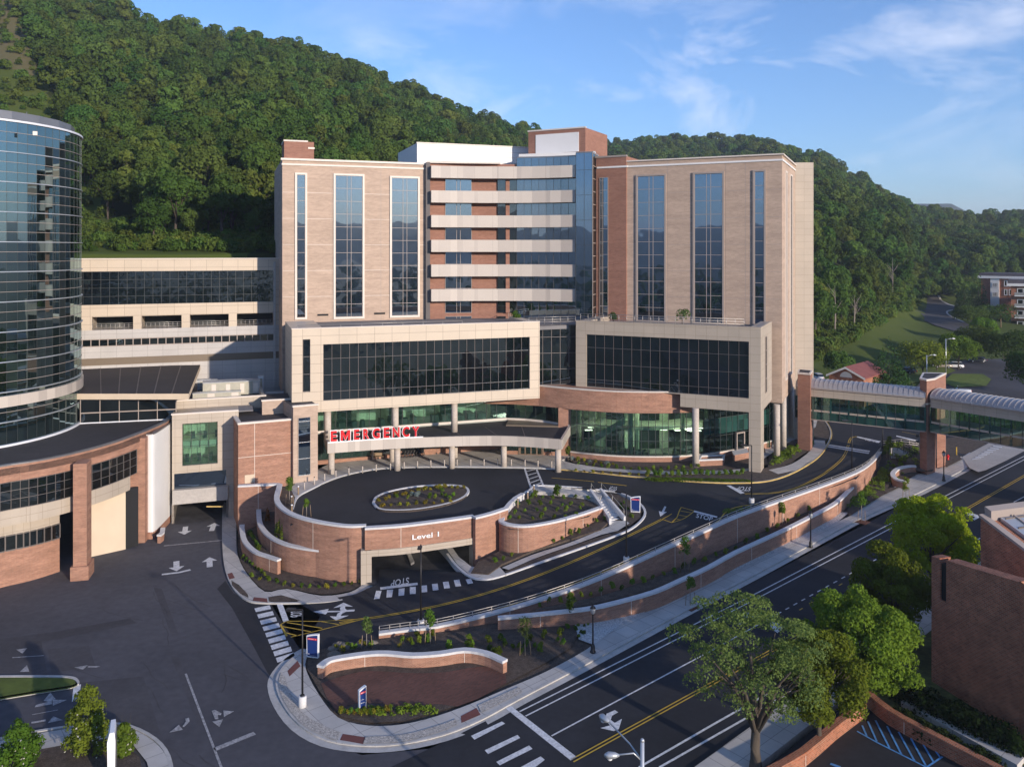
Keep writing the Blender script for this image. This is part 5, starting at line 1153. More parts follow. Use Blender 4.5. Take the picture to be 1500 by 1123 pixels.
B_([z55(190, 590), z55(350, 680), z55(540, 775), z55(735, 873)]); B_([z55(735, 873), z55(860, 790)])
for a, b, c, d in ((275, 512, 345, 670), (335, 505, 445, 722), (425, 550, 540, 775), (515, 595, 645, 830), (612, 645, 730, 860), (710, 695, 795, 840), (803, 740, 845, 800), (230, 545, 265, 625)): B_([z55(a, b), z55(c, d)])
B_([z55(-20, 845), z55(60, 873)], .25)
mb.build('parking_line', bpy.data.objects['parking_yard'])
# ================================================================== OTHER BUILDINGS ON THE LEFT
GT = root0('glass_tower', 'tall round tower of mirrored green glass with thin white rings at left edge', 'tower')
tc0 = Vector((-76.2, 110.0)); TR = 16.7; NP = 80
ring = [tc0 + Vector((math.cos(a), math.sin(a))) * TR for a in [2 * math.pi * i / NP for i in range(NP)]]
def ringbox(mb, r0, r1, z0, z1, m, n=NP):
    for i in range(n):
        a, b = 2 * math.pi * i / n, 2 * math.pi * (i + 1) / n; ca, sa, cb_, sb = math.cos(a), math.sin(a), math.cos(b), math.sin(b)
        q = [(tc0.x + r0 * ca, tc0.y + r0 * sa), (tc0.x + r1 * ca, tc0.y + r1 * sa), (tc0.x + r1 * cb_, tc0.y + r1 * sb), (tc0.x + r0 * cb_, tc0.y + r0 * sb)]
        mb.hexa([(x, y, z0) for x, y in q], [(x, y, z1) for x, y in q], m)
mb = MB(); mb.prism([tuple(p) for p in ring], 14, 54, 'glass_tower', 'roof_grey'); gtw = mb.build('curtain_wall', GT)
mm = MB()
for i in range(NP):
    a = 2 * math.pi * i / NP; p = tc0 + Vector((math.cos(a), math.sin(a))) * (TR + .01); mm.box((p.x, p.y, 34), (.03, .03, 40), 'mullion_dark', a)
mm.build('mullion', gtw)
z = 50.1; k = 0
while z > 14.6:
    if not 18.6 < z < 20.6:
        mb = MB(); ringbox(mb, TR, TR + .2, z - .05, z + .06, 'galvanised'); mb.build('floor_ring', GT)
        for f in (1, 2):
            zz = z + 3.68 * f / 3; 
            if not 18.6 < zz < 20.6: mb = MB(); ringbox(mb, TR, TR + .08, zz - .025, zz + .025, 'mullion_light'); mb.build('thin_ring', GT)
    z -= 3.68
mb = MB(); ringbox(mb, TR, TR + .3, 18.85, 20.2, 'band_panel'); mb.build('stone_band', GT)
mb = MB(); ringbox(mb, TR, TR + .25, 53.85, 54.1, 'white_metal'); mb.build('roof_ring', GT); mb = MB(); ringbox(mb, TR, TR + .3, 14.0, 14.25, 'white_metal'); mb.build('base_ring', GT)
mb = MB(); ringbox(mb, TR - 4.5, TR - .8, 54.3, 55.3, 'grey_metal', 26); mb.build('roof_louvre', GT)
for p_, d_ in ((39, 105), (81, 111)):
    c = D2(p_, d_); mb = MB(); mb.tube([(c.x, c.y, 54), (c.x, c.y, 55.6)], .06, 'grey_metal', 6); mb.build('roof_post', GT)
mb = MB(); c = D2(52, 103.0); mb.box((c.x + .3, c.y - .6, 52.5), (.5, .4, .5), 'trim', .5); mb.build('camera_box', GT)
# brick annex with round roof
AN = root0('brick_annex', 'low curved brick wing with flat dark roof and strip windows around the glass tower', 'annex')
ez = 14.2
edge_px = [(-170, 712), (-90, 702), (0, 684), (55, 675.5), (107, 665), (160, 651), (200, 637), (240, 620), (250, 612), (254, 602)]
ew = [P(a, b, ez).xy for a, b in edge_px]; es = [Vector(p) for p in crom([Vector(p) for p in ew], 4)]
mb = MB(); mb.prism([(p.x, p.y) for p in es] + [(-50, 122), (-70, 128), (-105, 125), (-108, 95)], 13.2, 13.95, 'roof_dark'); mb.build('roof', AN)
es2 = [p for p in es if p.x / p.y * FOC + CX < 200]
def band_(pl, z0, z1, d0, d1, m, name, parent=AN):
    mb = MB()
    for a, b in zip(pl, pl[1:]):
        w = Wall(a, b); w.box(mb, 0, w.L, z0, z1, d0, d1, m)
    return mb.build(name, parent)
band_(es, 12.4, 14.2, -.5, 0, 'brick', 'wall'); band_(es, 14.2, 14.35, -.5, .08, 'grey_metal', 'roof_edge')
def rng(a, b): return [p for p in es if a <= p.x / p.y * FOC + CX <= b]
curtain(AN, rng(-200, 112), 9.3, 12.4, 'glass_dark', zs=[9.35, 10.4, 11.4, 12.35], fm='mullion', mw=.05, seg=1.9, name='strip_window')
curtain(AN, rng(108, 202), 9.3, 12.4, 'glass_dark', zs=[9.35, 10.4, 11.4, 12.35], fm='mullion', mw=.05, seg=1.9, name='strip_window')
band_(es2, 7.7, 9.3, -.4, .05, 'panel_tan', 'panel_band'); 
lo = offset2([(p.x, p.y) for p in rng(-200, 116)], 2.6)
band_(lo, -.3, 4.0, -.4, 0, 'brick', 'wall'); band_(lo, 5.7, 7.8, -.4, 0, 'panel_tan', 'panel_band')
curtain(AN, lo, 4.0, 5.7, 'glass_dark', nz=1, fm='mullion', mw=.14, seg=1.5, name='strip_window')
mb = MB(); mb.prism([(p.x, p.y) for p in es2] + [(-60, 118), (-100, 118), (-105, 95)], 7.55, 7.75, 'panel_tan'); mb.build('soffit', AN)
def pier(px0, px1, D, z0, z1, dep, base=True):
    w = Wall(D2(px0, D), D2(px1, D + .35)); mb = MB(); w.box(mb, 0, w.L, z0, z1, -dep, 0, 'brick')
    if base: w.box(mb, -.25, w.L + .25, z0, 1.6, -dep - .2, .25, 'brick')
    mb.build('pier', AN)
pier(107, 127, 95.2, -.3, 13.4, 2.2); pier(188.5, 212.5, 107.2, -.3, 13.6, 1.8, False)
w = Wall(D2(118, 101.8), D2(184, 105.2)); w.bx('stucco_wall', 0, w.L, -.3, 7.6, -.3, 0, 'stucco', AN); w.bx('recess', w.L, w.L + 1.6, -.3, 7.6, -.5, -.2, 'dark', AN)
mb = MB(); q = [P(213.5, 779, .9).xy, P(220, 779.3, .9).xy, P(226.5, 777.6, .9).xy, P(238, 767, .9).xy, P(252.8, 751, .9).xy]; wp = crom([Vector(p) for p in q], 3)
for a, b in zip(wp, wp[1:]):
    w = Wall(a, b); w.box(mb, 0, w.L, .9, 13.75, -.5, 0, 'white_panel')
mb.build('white_screen', AN); mb = MB()
for a, b in zip(wp, wp[1:]):
    w = Wall(a, b); w.box(mb, 0, w.L, -.3, .88, -.6, .05, 'brick'); w.box(mb, 0, w.L, 13.75, 13.9, -.6, .05, 'grey_metal')
mb.build('plinth', AN)
sweep_wall('brick_wall', 'short low brick wall with pale cap beside the garage driveway', [P(a, b, 1.1) for a, b in ((235, 783), (240, 779), (241, 772))], [1.1, 1.1, 1.1], -.2, .4)
# connecting building
CB = root0('link_building', 'long cream panel building with dark strip windows between the round tower and the hospital', 'building')
WCB = Wall(D2(95, 136.5), D2(414, 148.0)); L_ = WCB.L; U = WCB.u
mb = MB(); ope = [(134.7, 195), (207.5, 266), (278, 335), (347, 402)]
WCB.box(mb, 0, L_, 34.5, 36.5, -12, 0, 'panel'); WCB.box(mb, 0, L_, 26.9, 28.9, -12, 0, 'panel'); WCB.box(mb, U(403), L_, 28.9, 34.5, -12, 0, 'panel'); WCB.box(mb, 0, L_, 28.9, 34.5, -12, -1, 'interior_dark')
prev = 0
for a, b in ope: WCB.box(mb, prev, U(a), 24.7, 26.9, -12, 0, 'panel'); prev = U(b)
WCB.box(mb, prev, L_, 24.7, 26.9, -12, 0, 'panel'); WCB.box(mb, 0, L_, 24.7, 26.9, -12, -6, 'interior_dark')
WCB.box(mb, 0, L_, 23.2, 24.7, -12, 0, 'panel_grey'); WCB.box(mb, 0, L_, 8, 21.9, -12, 0, 'panel_grey'); WCB.box(mb, U(403), L_, 21.9, 23.2, -12, 0, 'panel_grey'); WCB.box(mb, 0, L_, 21.9, 23.2, -12, -1, 'interior_dark')
mb.build('wall', CB)
WCB.window(0, U(403), 28.9, 34.5, CB, glass='glass_box', nx=25, nz=4, fm='mullion_dark', d=-.12, name='curtain_wall')
WCB.window(0, U(403), 21.9, 23.2, CB, glass='glass_dark', nx=26, nz=1, fm='mullion_light', mw=.14, d=-.1, name='strip_window')
mb = MB(); WCB.box(mb, 0, L_, 18.8, 20.0, -.1, .04, 'bronze'); mb.build('stone_band', CB); MATS['bronze']
mb = MB(); WCB.box(mb, 0, L_, 36.5, 36.7, -.6, .1, 'trim'); WCB.box(mb, 0, L_, 36.45, 36.6, -12, -.6, 'roof_grey'); mb.build('coping', CB)
for a, b in ope: railing(CB, [WCB.pt(U(a), 24.7, -.3), WCB.pt(U(b), 24.7, -.3)], 1.0, 3, step=.7)
mb = MB(); WCB.box(mb, L_ - 1.6, L_ - 1.2, 10, 36, 0, .35, 'panel_grey'); mb.build('downpipe', CB)
# garage block
GB = root0('garage_building', 'cream panelled block over the lower garage entrance with one large green window', 'building')
WG = Wall(D2(252, 115), D2(349.5, 117.9)); V = WG.u; g1, g2 = V(255), V(331.5); h1, h2 = V(267), V(318.8)
mb = MB()
WG.box(mb, 0, g1, -.3, 15.1, -8, 0, 'panel_tan'); WG.box(mb, g2, WG.L, -.3, 15.1, -8, 0, 'panel_tan'); WG.box(mb, g1, h1, 6.9, 15.1, -8, 0, 'panel_tan'); WG.box(mb, h2, g2, 6.9, 15.1, -8, 0, 'panel_tan')
WG.box(mb, h1, h2, 6.9, 7.9, -8, 0, 'panel_tan'); WG.box(mb, h1, h2, 13.8, 15.1, -8, 0, 'panel_tan')
mb.build('wall', GB); mb = MB(); WG.box(mb, -.1, WG.L, 15.1, 15.3, -.5, .1, 'trim'); WG.box(mb, 0, WG.L + 2, 14.9, 15.05, -30, -.5, 'roof_grey'); mb.build('coping', GB)
WG.window(h1, h2, 7.9, 13.8, GB, glass='glass_green', nx=4, zs=[.2, .45, .72], fm='mullion_dark', d=-.3)
mb = MB(); WG.box(mb, h1, h2, 7.9, 13.8, -5, -4.6, 'interior_light'); WG.box(mb, h1, h2, 10.3, 11.2, -4.6, -.5, 'interior_light'); WG.box(mb, h1, h2, 7.7, 7.95, -4.6, -.5, 'interior_floor')
for k in range(6): WG.box(mb, h1 + .3 + k * .8, h1 + .8 + k * .8, 8 + (k % 2) * 3.2, 8.9 + (k % 2) * 3.2, -3, -2, 'furniture')
mb.build('room', GB); mb = MB()
for k in range(4): WG.bx('ceiling_light', h1 + .5 + k * 1.2, h1 + 1.1 + k * 1.2, 13.5, 13.56, -2.5, -2.2, 'ceil_lamp', GB); WG.bx('ceiling_light', h1 + .5 + k * 1.2, h1 + 1.1 + k * 1.2, 10.2, 10.26, -2.5, -2.2, 'ceil_lamp', GB)
WG.window(g1, g2, 4.7, 6.9, GB, glass='glass_deep', d=-.4)
mb = MB(); WG.box(mb, g1 - .2, g2 + .2, 2.75, 4.7, -1, .5, 'concrete'); WG.box(mb, g1, g2, 4.7, 6.9, -8, -.9, 'dark'); mb.build('lintel', GB)
mb = MB(); WG.box(mb, g1 - .3, g1, -.2, 2.75, -18, 0, 'concrete'); WG.box(mb, g2, g2 + .3, -.2, 2.75, -18, 0, 'concrete'); WG.box(mb, g1, g2, 2.6, 2.75, -18, -.8, 'concrete'); WG.box(mb, g1, g2, -.2, 2.75, -18.3, -18, 'dark'); mb.build('garage_passage', GB)
region('garage_floor', [WG.pt(g1, 0, .5).xy, WG.pt(g2, 0, .5).xy, WG.pt(g2, 0, -18).xy, WG.pt(g1, 0, -18).xy], 0.0, 'asphalt_seal', .02, 3, world=True)
mb = MB(); a = P(302, 741, 2.4); mb.box((a.x + 1.2, a.y, 2.35), (2.3, .12, .16), 'kerb_yellow'); mb.build('height_bar', GB)
WS = Wall(D2(258, 119.5), D2(389, 123.8)); mb = MB(); WS.box(mb, 0, WS.L, 14.5, 16.2, -.5, 0, 'panel_tan'); WS.box(mb, WS.L - .5, WS.L, 14.5, 16.2, -10, -.5, 'panel_tan'); WS.box(mb, -.1, WS.L + .1, 16.2, 16.38, -.6, .08, 'trim'); mb.build('parapet', GB)
mb = MB(); w = Wall(D2(118, 114.5), D2(258, 117.5)); w.box(mb, 0, w.L, 13.9, 17.5, -.3, 0, 'glass_dark'); gg = mb.build('glazing', GB); mb = MB(); w.box(mb, 0, w.L, 15.4, 15.55, -.1, .1, 'mullion_light'); w.box(mb, 0, w.L, 14.0, 14.15, -.1, .1, 'white_metal')
for k in range(6): w.box(mb, w.L * k / 5 - .05, w.L * k / 5 + .05, 13.9, 17.5, -.1, .09, 'mullion_light')
mb.build('mullion', gg)
PC = root0('porch_roof', 'flat dark brown roof slab with cream edge between the round tower and the garage block', 'roof')
c4 = [P(104, 585, 17.5).xy, P(276.5, 585, 17.5).xy, P(293.5, 541, 17.5).xy, P(96, 545, 17.5).xy]
mb = MB(); mb.prism([(p.x, p.y) for p in c4], 17.5, 18.3, 'stucco', 'roof_brown'); mb.build('slab', PC)
for k in range(5):
    a = c4[0].lerp(c4[1], .25 + .15 * k); b = c4[3].lerp(c4[2], .25 + .15 * k); mb = MB(); mb.hexa([(a.x, a.y, 18.3), (a.x + .16, a.y, 18.3), (b.x + .16, b.y, 18.3), (b.x, b.y, 18.3)], [(a.x, a.y, 18.35), (a.x + .16, a.y, 18.35), (b.x + .16, b.y, 18.35), (b.x, b.y, 18.35)], 'seam'); mb.build('roof_seam', PC)
# roof plant
def unit(px, py, z, w, d, h, label, m='hvac', doors=5, rz=.33):
    p = P(px, py, z); r = empty('air_handling_unit', p, label, 'air handler', 'machines on the low roof'); ca = MB(); ca.box((0, 0, h / 2 + .25), (w, d, h), m, rz)
    ca.box((0, 0, .12), (w * .9, d * .9, .25), 'dark', rz); ca.build('casing', r)
    tp = MB(); tp.box((0, 0, h + .31), (w + .1, d + .1, .12), 'galvanised', rz); tp.build('lid', r)
    for k in range(doors):
        u_ = -w / 2 + w * (k + .5) / doors; dm = MB(); ca_, sa_ = math.cos(rz), math.sin(rz); dm.box((u_ * ca_ + (d / 2 + .02) * sa_, u_ * sa_ - (d / 2 + .02) * ca_, h * .5 + .25), (w / doors * .6, .05, h * .75), 'trim' if k % 2 else 'hvac', rz); dm.build('access_door', r)
    return r
unit(334, 579, 15.1, 7.4, 2.6, 2.0, 'long beige rooftop air handling unit with access doors, the largest one on the low roof', doors=7)
unit(318, 583, 15.1, 7.0, 1.4, .7, 'low beige duct box just in front of the largest rooftop air unit', doors=4)
unit(366, 577, 15.1, 3.0, 2.4, 1.9, 'grey shaded air unit at the right end of the largest rooftop unit', 'panel_grey', 2)
unit(299, 572, 15.1, 2.0, 1.2, 1.5, 'small pale condenser box behind the left end of the rooftop units', 'galvanised', 1)
unit(311, 571, 15.1, 1.5, 1.1, 1.4, 'small pale condenser box second from the left behind the rooftop units', 'galvanised', 1)
unit(382, 573, 15.1, .8, .8, 2.2, 'upright white vent box at the right end of the machine row on the low roof', 'white_metal', 1)
unit(402, 582, 15.1, 2.6, .9, .5, 'galvanised pipe frame near the hospital wall on the low roof', 'galvanised', 2)
# ================================================================== RETAINING WALLS
z66 = lambda L_, z: [P(a, b, z) for a, b in L_]
pA = z66([(348.5, 711), (378, 709.5), (406, 708.5)], 6.6) + z66(sm([(407, 709), (402.5, 731), (413.5, 745.5), (435, 756), (467, 764), (507, 769.5), (536, 769)], 4), 6.6)
r = sweep_wall('rotunda_wall', 'tall curved brick retaining wall with white cap left of the Level 1 garage opening', pA, [6.6] * len(pA), -.3, .5)
r['label'] = 'tall curved brick retaining wall left of the garage opening, topmost of the stepped planter walls'
pC = z66(sm([(534.5, 773), (587, 769.5), (641, 763), (695, 755.5)], 6), 6.5)
LV = root0('garage_portal', 'curved brick wall lettered Level 1 over the lower garage opening with a tan frame', 'garage entrance')
def sw_part(path, zt, zb, th, nm):
    o = sweep_wall(nm, '', path, zt, zb, th, parent=LV); return o
sw_part(pC, [6.5] * len(pC), 3.95, .6, 'x')
pD = z66(sm([(696.5, 757.5), (720, 751.5), (744.5, 743.5)], 4), 6.6); sw_part(pD, [6.6] * len(pD), -.3, .5, 'x')
mb = MB()
pF = [Vector(p[:2]) for p in pC]
for a, b in zip(pF, pF[1:]):
    w = Wall(a, b); w.box(mb, 0, w.L, 3.25, 3.97, -1.2, .18, 'panel_tan')
w = Wall(pF[0], pF[1]); w.box(mb, -.45, .75, -.3, 3.97, -1.4, .19, 'panel_tan'); w = Wall(pF[-2], pF[-1]); w.box(mb, w.L - .15, w.L + .5, -.3, 3.97, -1.4, .19, 'panel_tan')
mb.build('portal_frame', LV)
pm_ = [p for p in pF]; i1 = int(len(pF) * .38); wt = Wall(pF[i1], pF[i1 + int(len(pF) * .36)])
mid = [i for i in range(len(pF) - 1) if 600 < (pF[i].x + pF[i + 1].x) / (pF[i].y + pF[i + 1].y) * FOC + CX < 650]
wt = Wall(D2(598, 38 * 0 + (pF[mid[0]].y + 0)), D2(650, pF[mid[-1] + 1].y))
wt = Wall(P(602, 791, 5.1).xy * 0 + pF[mid[0]], pF[mid[-1] + 1])
a_, b_ = wt.u(603.5), wt.u(642.5)
wall_text('lettering', 'Level 1', wt, a_, b_, wt.z(603, 790), wt.z(643, 777.5) - .0, .12, 'letter_white', LV, off=.012, ext=.05)
mb = MB(); bl, br_ = pF[0] + Vector((.6, .6)), pF[-1] + Vector((-.1, .8))
mb.hexa([(bl.x, bl.y, 3.35), (br_.x, br_.y, 3.35), (12, 118, 3.35), (-20, 116, 3.35)], [(bl.x, bl.y, 3.6), (br_.x, br_.y, 3.6), (12, 118, 3.6), (-20, 116, 3.6)], 'concrete'); mb.build('ceiling', LV)
mb = MB()
for a, b in (((bl.x, bl.y), (-20, 116)), ((-20, 116), (12, 118)), ((12, 118), (8, 112)), ((8, 112), (2.5, 103.5)), ((2.5, 103.5), (br_.x, br_.y))):
    w = Wall(a, b); w.box(mb, 0, w.L, -.3, 3.4, -.3, 0, 'concrete')
mb.build('inner_wall', LV)
mb = MB()
for k in range(6): mb = MB(); mb.tube([(-13 + k * 3.6, 106 + (k % 2), 0), (-13 + k * 3.6, 106 + (k % 2), 3.4)], .35, 'concrete', 8); mb.build('inner_column', LV)
mb = MB()
for k in range(5): mb = MB(); mb.box((-12 + k * 4, 103 + k % 2 * 4, 3.28), (1.6, .3, .06), 'ceil_lamp'); mb.build('ceiling_light', LV)  # ceiling lamps added to brighten the inside of the garage
gq = [P(593, 806, .3).xy, P(602, 828, .3).xy, P(607, 825, .3).xy, P(598, 804, .3).xy]; mb = MB(); mb.prism([(p.x, p.y) for p in gq], .2, .55, 'concrete'); mb.build('lane_divider', LV)
for lab, px, zt in (('curved brick planter wall with white cap, middle one of the three stepped walls', [(377, 742), (376.5, 750), (379, 768), (392, 784), (413.5, 795), (440, 801.6), (470, 805.6), (500, 809)], 3.3), ('curved brick planter wall with white cap, lowest of the three stepped walls', [(352, 768), (352, 775), (356, 792), (371, 807), (390, 814), (406.5, 819.5)], 1.85)):
    p = z66(sm(px, 4), zt); sweep_wall('planter_wall', lab, p, [zt] * len(p), -.3, .45, group='stepped brick planter walls')
p = z66(sm([(733, 757), (732, 763), (747, 768), (773.6, 769.5), (813.7, 763), (853.8, 752), (883, 742)], 4), 5.65); sweep_wall('planter_wall', 'brick planter wall with white cap between the garage opening and the white stair', p, [5.65] * len(p), .3, .45)
zf = lambda x, y: zR(x, y) + .6
lw_px = sm([(555, 927), (600, 921), (640, 916.5), (720, 898), (800, 875), (880.5, 845.7), (960.6, 809.6), (1040, 773.6), (1080, 755.6), (1147, 731.5), (1200.5, 712.8), (1254, 692), (1277, 677), (1291, 661)], 3)
pU = [P(a, b, zf) for a, b in lw_px]
sweep_wall('retaining_wall', 'long tall brick retaining wall with white cap and railing holding up the ramp road', pU, zf, lambda x, y: zS(x, y) - .3, .45)
RL = root0('wall_railing', 'long low metal pipe railing on top of the tall ramp retaining wall', 'railing')
rl = [P(a, b - .5, zf) + Vector((0, .25, 0)) for a, b in lw_px]; mb = MB()
for h in (.28, .55): mb.tube([q + Vector((0, 0, h)) for q in rl], .035, 'rail_metal', 5)
mb.build('rail', RL); d_ = 0; cnt = 0
for a, b in zip(rl, rl[1:]):
    n_ = max(1, round((b - a).length / 2.6))
    for k in range(n_):
        q = a.lerp(b, k / n_); mb = MB(); mb.tube([q, q + Vector((0, 0, .56))], .035, 'rail_metal', 5); mb.build('post', RL); cnt += 1
zl = lambda x, y: zS(x, y) + 1.35 + .6 * min(1, max(0, (sS(x, y) - 11) / 14))
pL = [P(a, b, zl) for a, b in sm([(729.5, 904.5), (773.6, 900.5), (827, 895), (867, 890), (907, 881), (960.6, 865.8), (1000, 848.5), (1040, 830), (1080, 808), (1147, 777), (1200.5, 750), (1227, 735), (1250, 713)], 3)]
sweep_wall('retaining_wall', 'lower brick retaining wall with white cap running along the street pavement', pL, zl, lambda x, y: zS(x, y) - .3, .4)
zc = lambda x, y: zS(x, y) + 1.3
pS = [P(a, b, zc) for a, b in sm([(472.5, 975), (480, 969), (491, 964.6), (534, 958), (565, 956.5), (604, 959.5), (645, 957), (680, 952), (710, 956.5), (737, 968)], 3)]
sweep_wall('seat_wall', 'wavy free-standing brick wall with white cap on the corner brick plaza', pS, zc, -.2, .5)
pQ = [P(a, b, zc) for a, b in sm([(1341, 681), (1330, 681), (1313.7, 684.6), (1305, 692.6), (1310.5, 700.6), (1325.8, 704.6)], 3)]
sweep_wall('seat_wall', 'short hook-shaped brick wall with white cap beside the skybridge tower', pQ, zc, lambda x, y: zS(x, y) - .2, .5)
pk = z66([(742, 745), (750, 735), (757, 728.5), (768, 722)], 6.0); sweep_wall('planter_kerb', 'low white curved concrete kerb wall at the left end of the planter', pk, [6.0] * 4, 5.2, .4, m='coping')
# stairs beside the planter
ST1 = root0('stairway', 'white concrete stairway with metal handrails down from the forecourt to the ramp pavement', 'stairs')
a0, a1 = P(866, 722, 5.6), P(881, 721, 5.6); b0, b1 = P(893, 763.5, 4.5), P(914, 761, 4.5); n_ = 12; mb = MB()
for k in range(n_):
    t0, t1 = k / n_, (k + 1) / n_; zz = 5.6 - (5.6 - 4.3) * (k + .5) / n_ ; q = [a0.lerp(b0, t0), a1.lerp(b1, t0), a1.lerp(b1, t1), a0.lerp(b0, t1)]
    mb.hexa([(p.x, p.y, 3.8) for p in (q[3], q[2], q[1], q[0])], [(p.x, p.y, zz) for p in (q[3], q[2], q[1], q[0])], 'coping')
mb.build('steps', ST1)
for (s_, e_) in ((a0, b0), (a1, b1)):
    mb = MB(); w = Wall(s_, e_); q = [w.pt(-.3, 0, -.15), w.pt(w.L + .3, 0, -.15), w.pt(w.L + .3, 0, .15), w.pt(-.3, 0, .15)]; mb.prism([(p.x, p.y) for p in q][::-1], 3.8, [6.1, 5.0, 5.0, 6.1][::-1], 'coping', smooth=False); mb.build('cheek_wall', ST1)
    mb = MB(); top_ = [w.pt(0, 6.9, 0), w.pt(w.L * .5, 6.35, 0), w.pt(w.L, 5.8, 0)]; mb.tube(top_, .03, 'rail_metal', 5)
    for q, z_ in zip(top_, (6.0, 5.4, 4.9)): mb.tube([q, (q.x, q.y, z_)], .03, 'rail_metal', 5)
    mb.build('handrail', ST1)
# ================================================================== SKYBRIDGE
SB = root0('skybridge', 'glazed pedestrian bridge with arched ribbed metal roof and brick towers over the street', 'footbridge')
def span(p, q, name, ext0=0, ext1=0):
    w = Wall(p, q); a, b = -ext0, w.L + ext1; W_ = 4.6
    mb = MB(); w.box(mb, a, b, 11.2, 11.5, -W_, .04, 'bronze' if False else 'panel_tan'); w.box(mb, a, b, 9.9, 11.2, -W_, 0, 'glass_spandrel'); w.box(mb, a, b, 9.75, 9.9, -W_, .03, 'mullion_light'); mb.build('floor_beam', SB)
    mb = MB(); w.box(mb, a, b, 11.5, 13.65, -.1, 0, 'glass_green'); w.box(mb, a, b, 11.5, 13.65, -W_, -W_ + .1, 'glass_green'); g_ = mb.build('glazing', SB)
    mb = MB(); k_ = max(2, round((b - a) / 1.45))
    for i in range(k_ + 1):
        u_ = a + (b - a) * i / k_; w.box(mb, u_ - (.12 if i % 2 == 0 else .03), u_ + (.12 if i % 2 == 0 else .03), 9.9, 13.65, -.05, .07, 'glass_spandrel' if i % 2 == 0 else 'mullion_dark'); w.box(mb, u_ - .05, u_ + .05, 11.5, 13.65, -W_ - .02, -W_ + .1, 'mullion')
    mb.build('mullion', g_)
    mb = MB(); w.box(mb, a, b, 13.65, 15.0, -W_, .05, 'panel_tan'); w.box(mb, a, b, 14.95, 15.15, -W_ - .25, .25, 'mullion_light'); mb.build('fascia', SB)
    mb = MB(); n = 12; prof = [(W_ / 2 + .2 - (W_ / 2 + .2) * math.cos(math.pi * i / n), 15.1 + 1.25 * math.sin(math.pi * i / n)) for i in range(n + 1)]
    for i in range(n):
        (o0, z0), (o1, z1) = prof[i], prof[i + 1]; p0, p1, p2, p3 = w.pt(a, z0, .2 - o0), w.pt(b, z0, .2 - o0), w.pt(b, z1, .2 - o1), w.pt(a, z1, .2 - o1); mb.poly([p0, p1, p2, p3], 'standing_seam', True)
    for u_ in (a, b): mb.poly([w.pt(u_, z_, .2 - o_) for o_, z_ in prof], 'standing_seam')
    rf = mb.build('barrel_roof', SB); k_ = int((b - a) / .75); mb = MB()
    for j in range(k_ + 1):
        u_ = a + (b - a) * j / k_
        for i in range(n):
            (o0, z0), (o1, z1) = prof[i], prof[i + 1]; q0, q1 = w.pt(u_ - .04, z0 + .0, .2 - o0), w.pt(u_ + .04, z0, .2 - o0); q2, q3 = w.pt(u_ + .04, z1, .2 - o1), w.pt(u_ - .04, z1, .2 - o1)
            up_ = Vector((0, 0, .08)); mb.poly([q0 + up_, q1 + up_, q2 + up_, q3 + up_], 'standing_seam'); mb.poly([q0, q3, q3 + up_, q0 + up_], 'standing_seam'); mb.poly([q1, q1 + up_, q2 + up_, q2], 'standing_seam')
    mb.build('roof_rib', rf)
    return w
s1 = span(D2(1166, 139.4), D2(1350, 128.9), 'a', 0, .5)
s2 = span(D2(1366, 128.2), D2(1500, 117.5), 'b', .3, 32)
def tower_(pts, z0, z1, m='red_brick'):
    mb = MB(); q = [tuple(D2(a, b)) for a, b in pts]; mb.prism(q, z0, z1, m); o = mb.build('brick_tower', SB); c = Vector((sum(p[0] for p in q) / len(q), sum(p[1] for p in q) / len(q)))
    mb = MB(); q2 = [(c.x + (p[0] - c.x) * 1.04, c.y + (p[1] - c.y) * 1.04) for p in q]; mb.prism(q2, z1, z1 + .25, 'trim'); q3 = [(c.x + (p[0] - c.x) * .78, c.y + (p[1] - c.y) * .78) for p in q]; mb.prism(q3, z1 + .25, z1 + .27, 'roof_dark'); mb.build('cap', o)
    return o
tower_([(1168.5, 138), (1187, 136.8), (1190, 140.5), (1170, 142)], 4.5, 17.4)
tower_([(1347.5, 130.0), (1357.5, 128.6), (1369.5, 129.8), (1385.5, 135.6), (1352, 136)], 14.0, 17.7)
tower_([(1347.5, 130.0), (1357.5, 128.6), (1369.5, 129.8), (1370.5, 132), (1350, 132.4)], 2.5, 14.0)
tower_([(1372.5, 132.2), (1384.5, 132.8), (1385.5, 135.6), (1374, 135.6)], 2.5, 14.0)
mb = MB()
for k in range(3):
    c = D2(1347, 129.8); mb.box((c.x - .35, c.y, 11.0 - k * .9 - 1.2), (.35, .3, .35), 'black_metal')
mb.build('signal_bracket', SB)
# street-side stair by the bridge
S2 = root0('stairway', 'pale switchback stair with dark railings in front of the skybridge street tower', 'stairs'); 
a0, a1 = P(1305, 655, 5.2), P(1316, 655, 5.2); b0, b1 = P(1343, 676, 3.2), P(1348, 672, 3.2); mb = MB()
for k in range(10):
    t0, t1 = k / 10, (k + 1) / 10; zz = 5.2 - 2.0 * (k + .5) / 10; q = [a0.lerp(b0, t0), b0.lerp(a0, 1 - t1), b1.lerp(a1, 1 - t1), a1.lerp(b1, t0)]; mb.hexa([(p.x, p.y, 2.4) for p in q], [(p.x, p.y, zz) for p in q], 'coping')
mb.build('steps', S2)
for s_, e_ in ((a0, b0), (a1, b1)):
    railing(S2, [s_ + Vector((0, 0, .1)), e_ + Vector((0, 0, .1))], 1.0, 2, 'black_metal', 1.2, 'handrail')
R3 = root0('guard_rail', 'long dark metal guard rail along the raised walk behind the skybridge street tower', 'railing'); railing(R3, [P(a, b, zR) for a, b in ((1293, 655), (1320, 652), (1345, 655))], 1.1, 3, 'rail_metal', 1.5, 'rail')
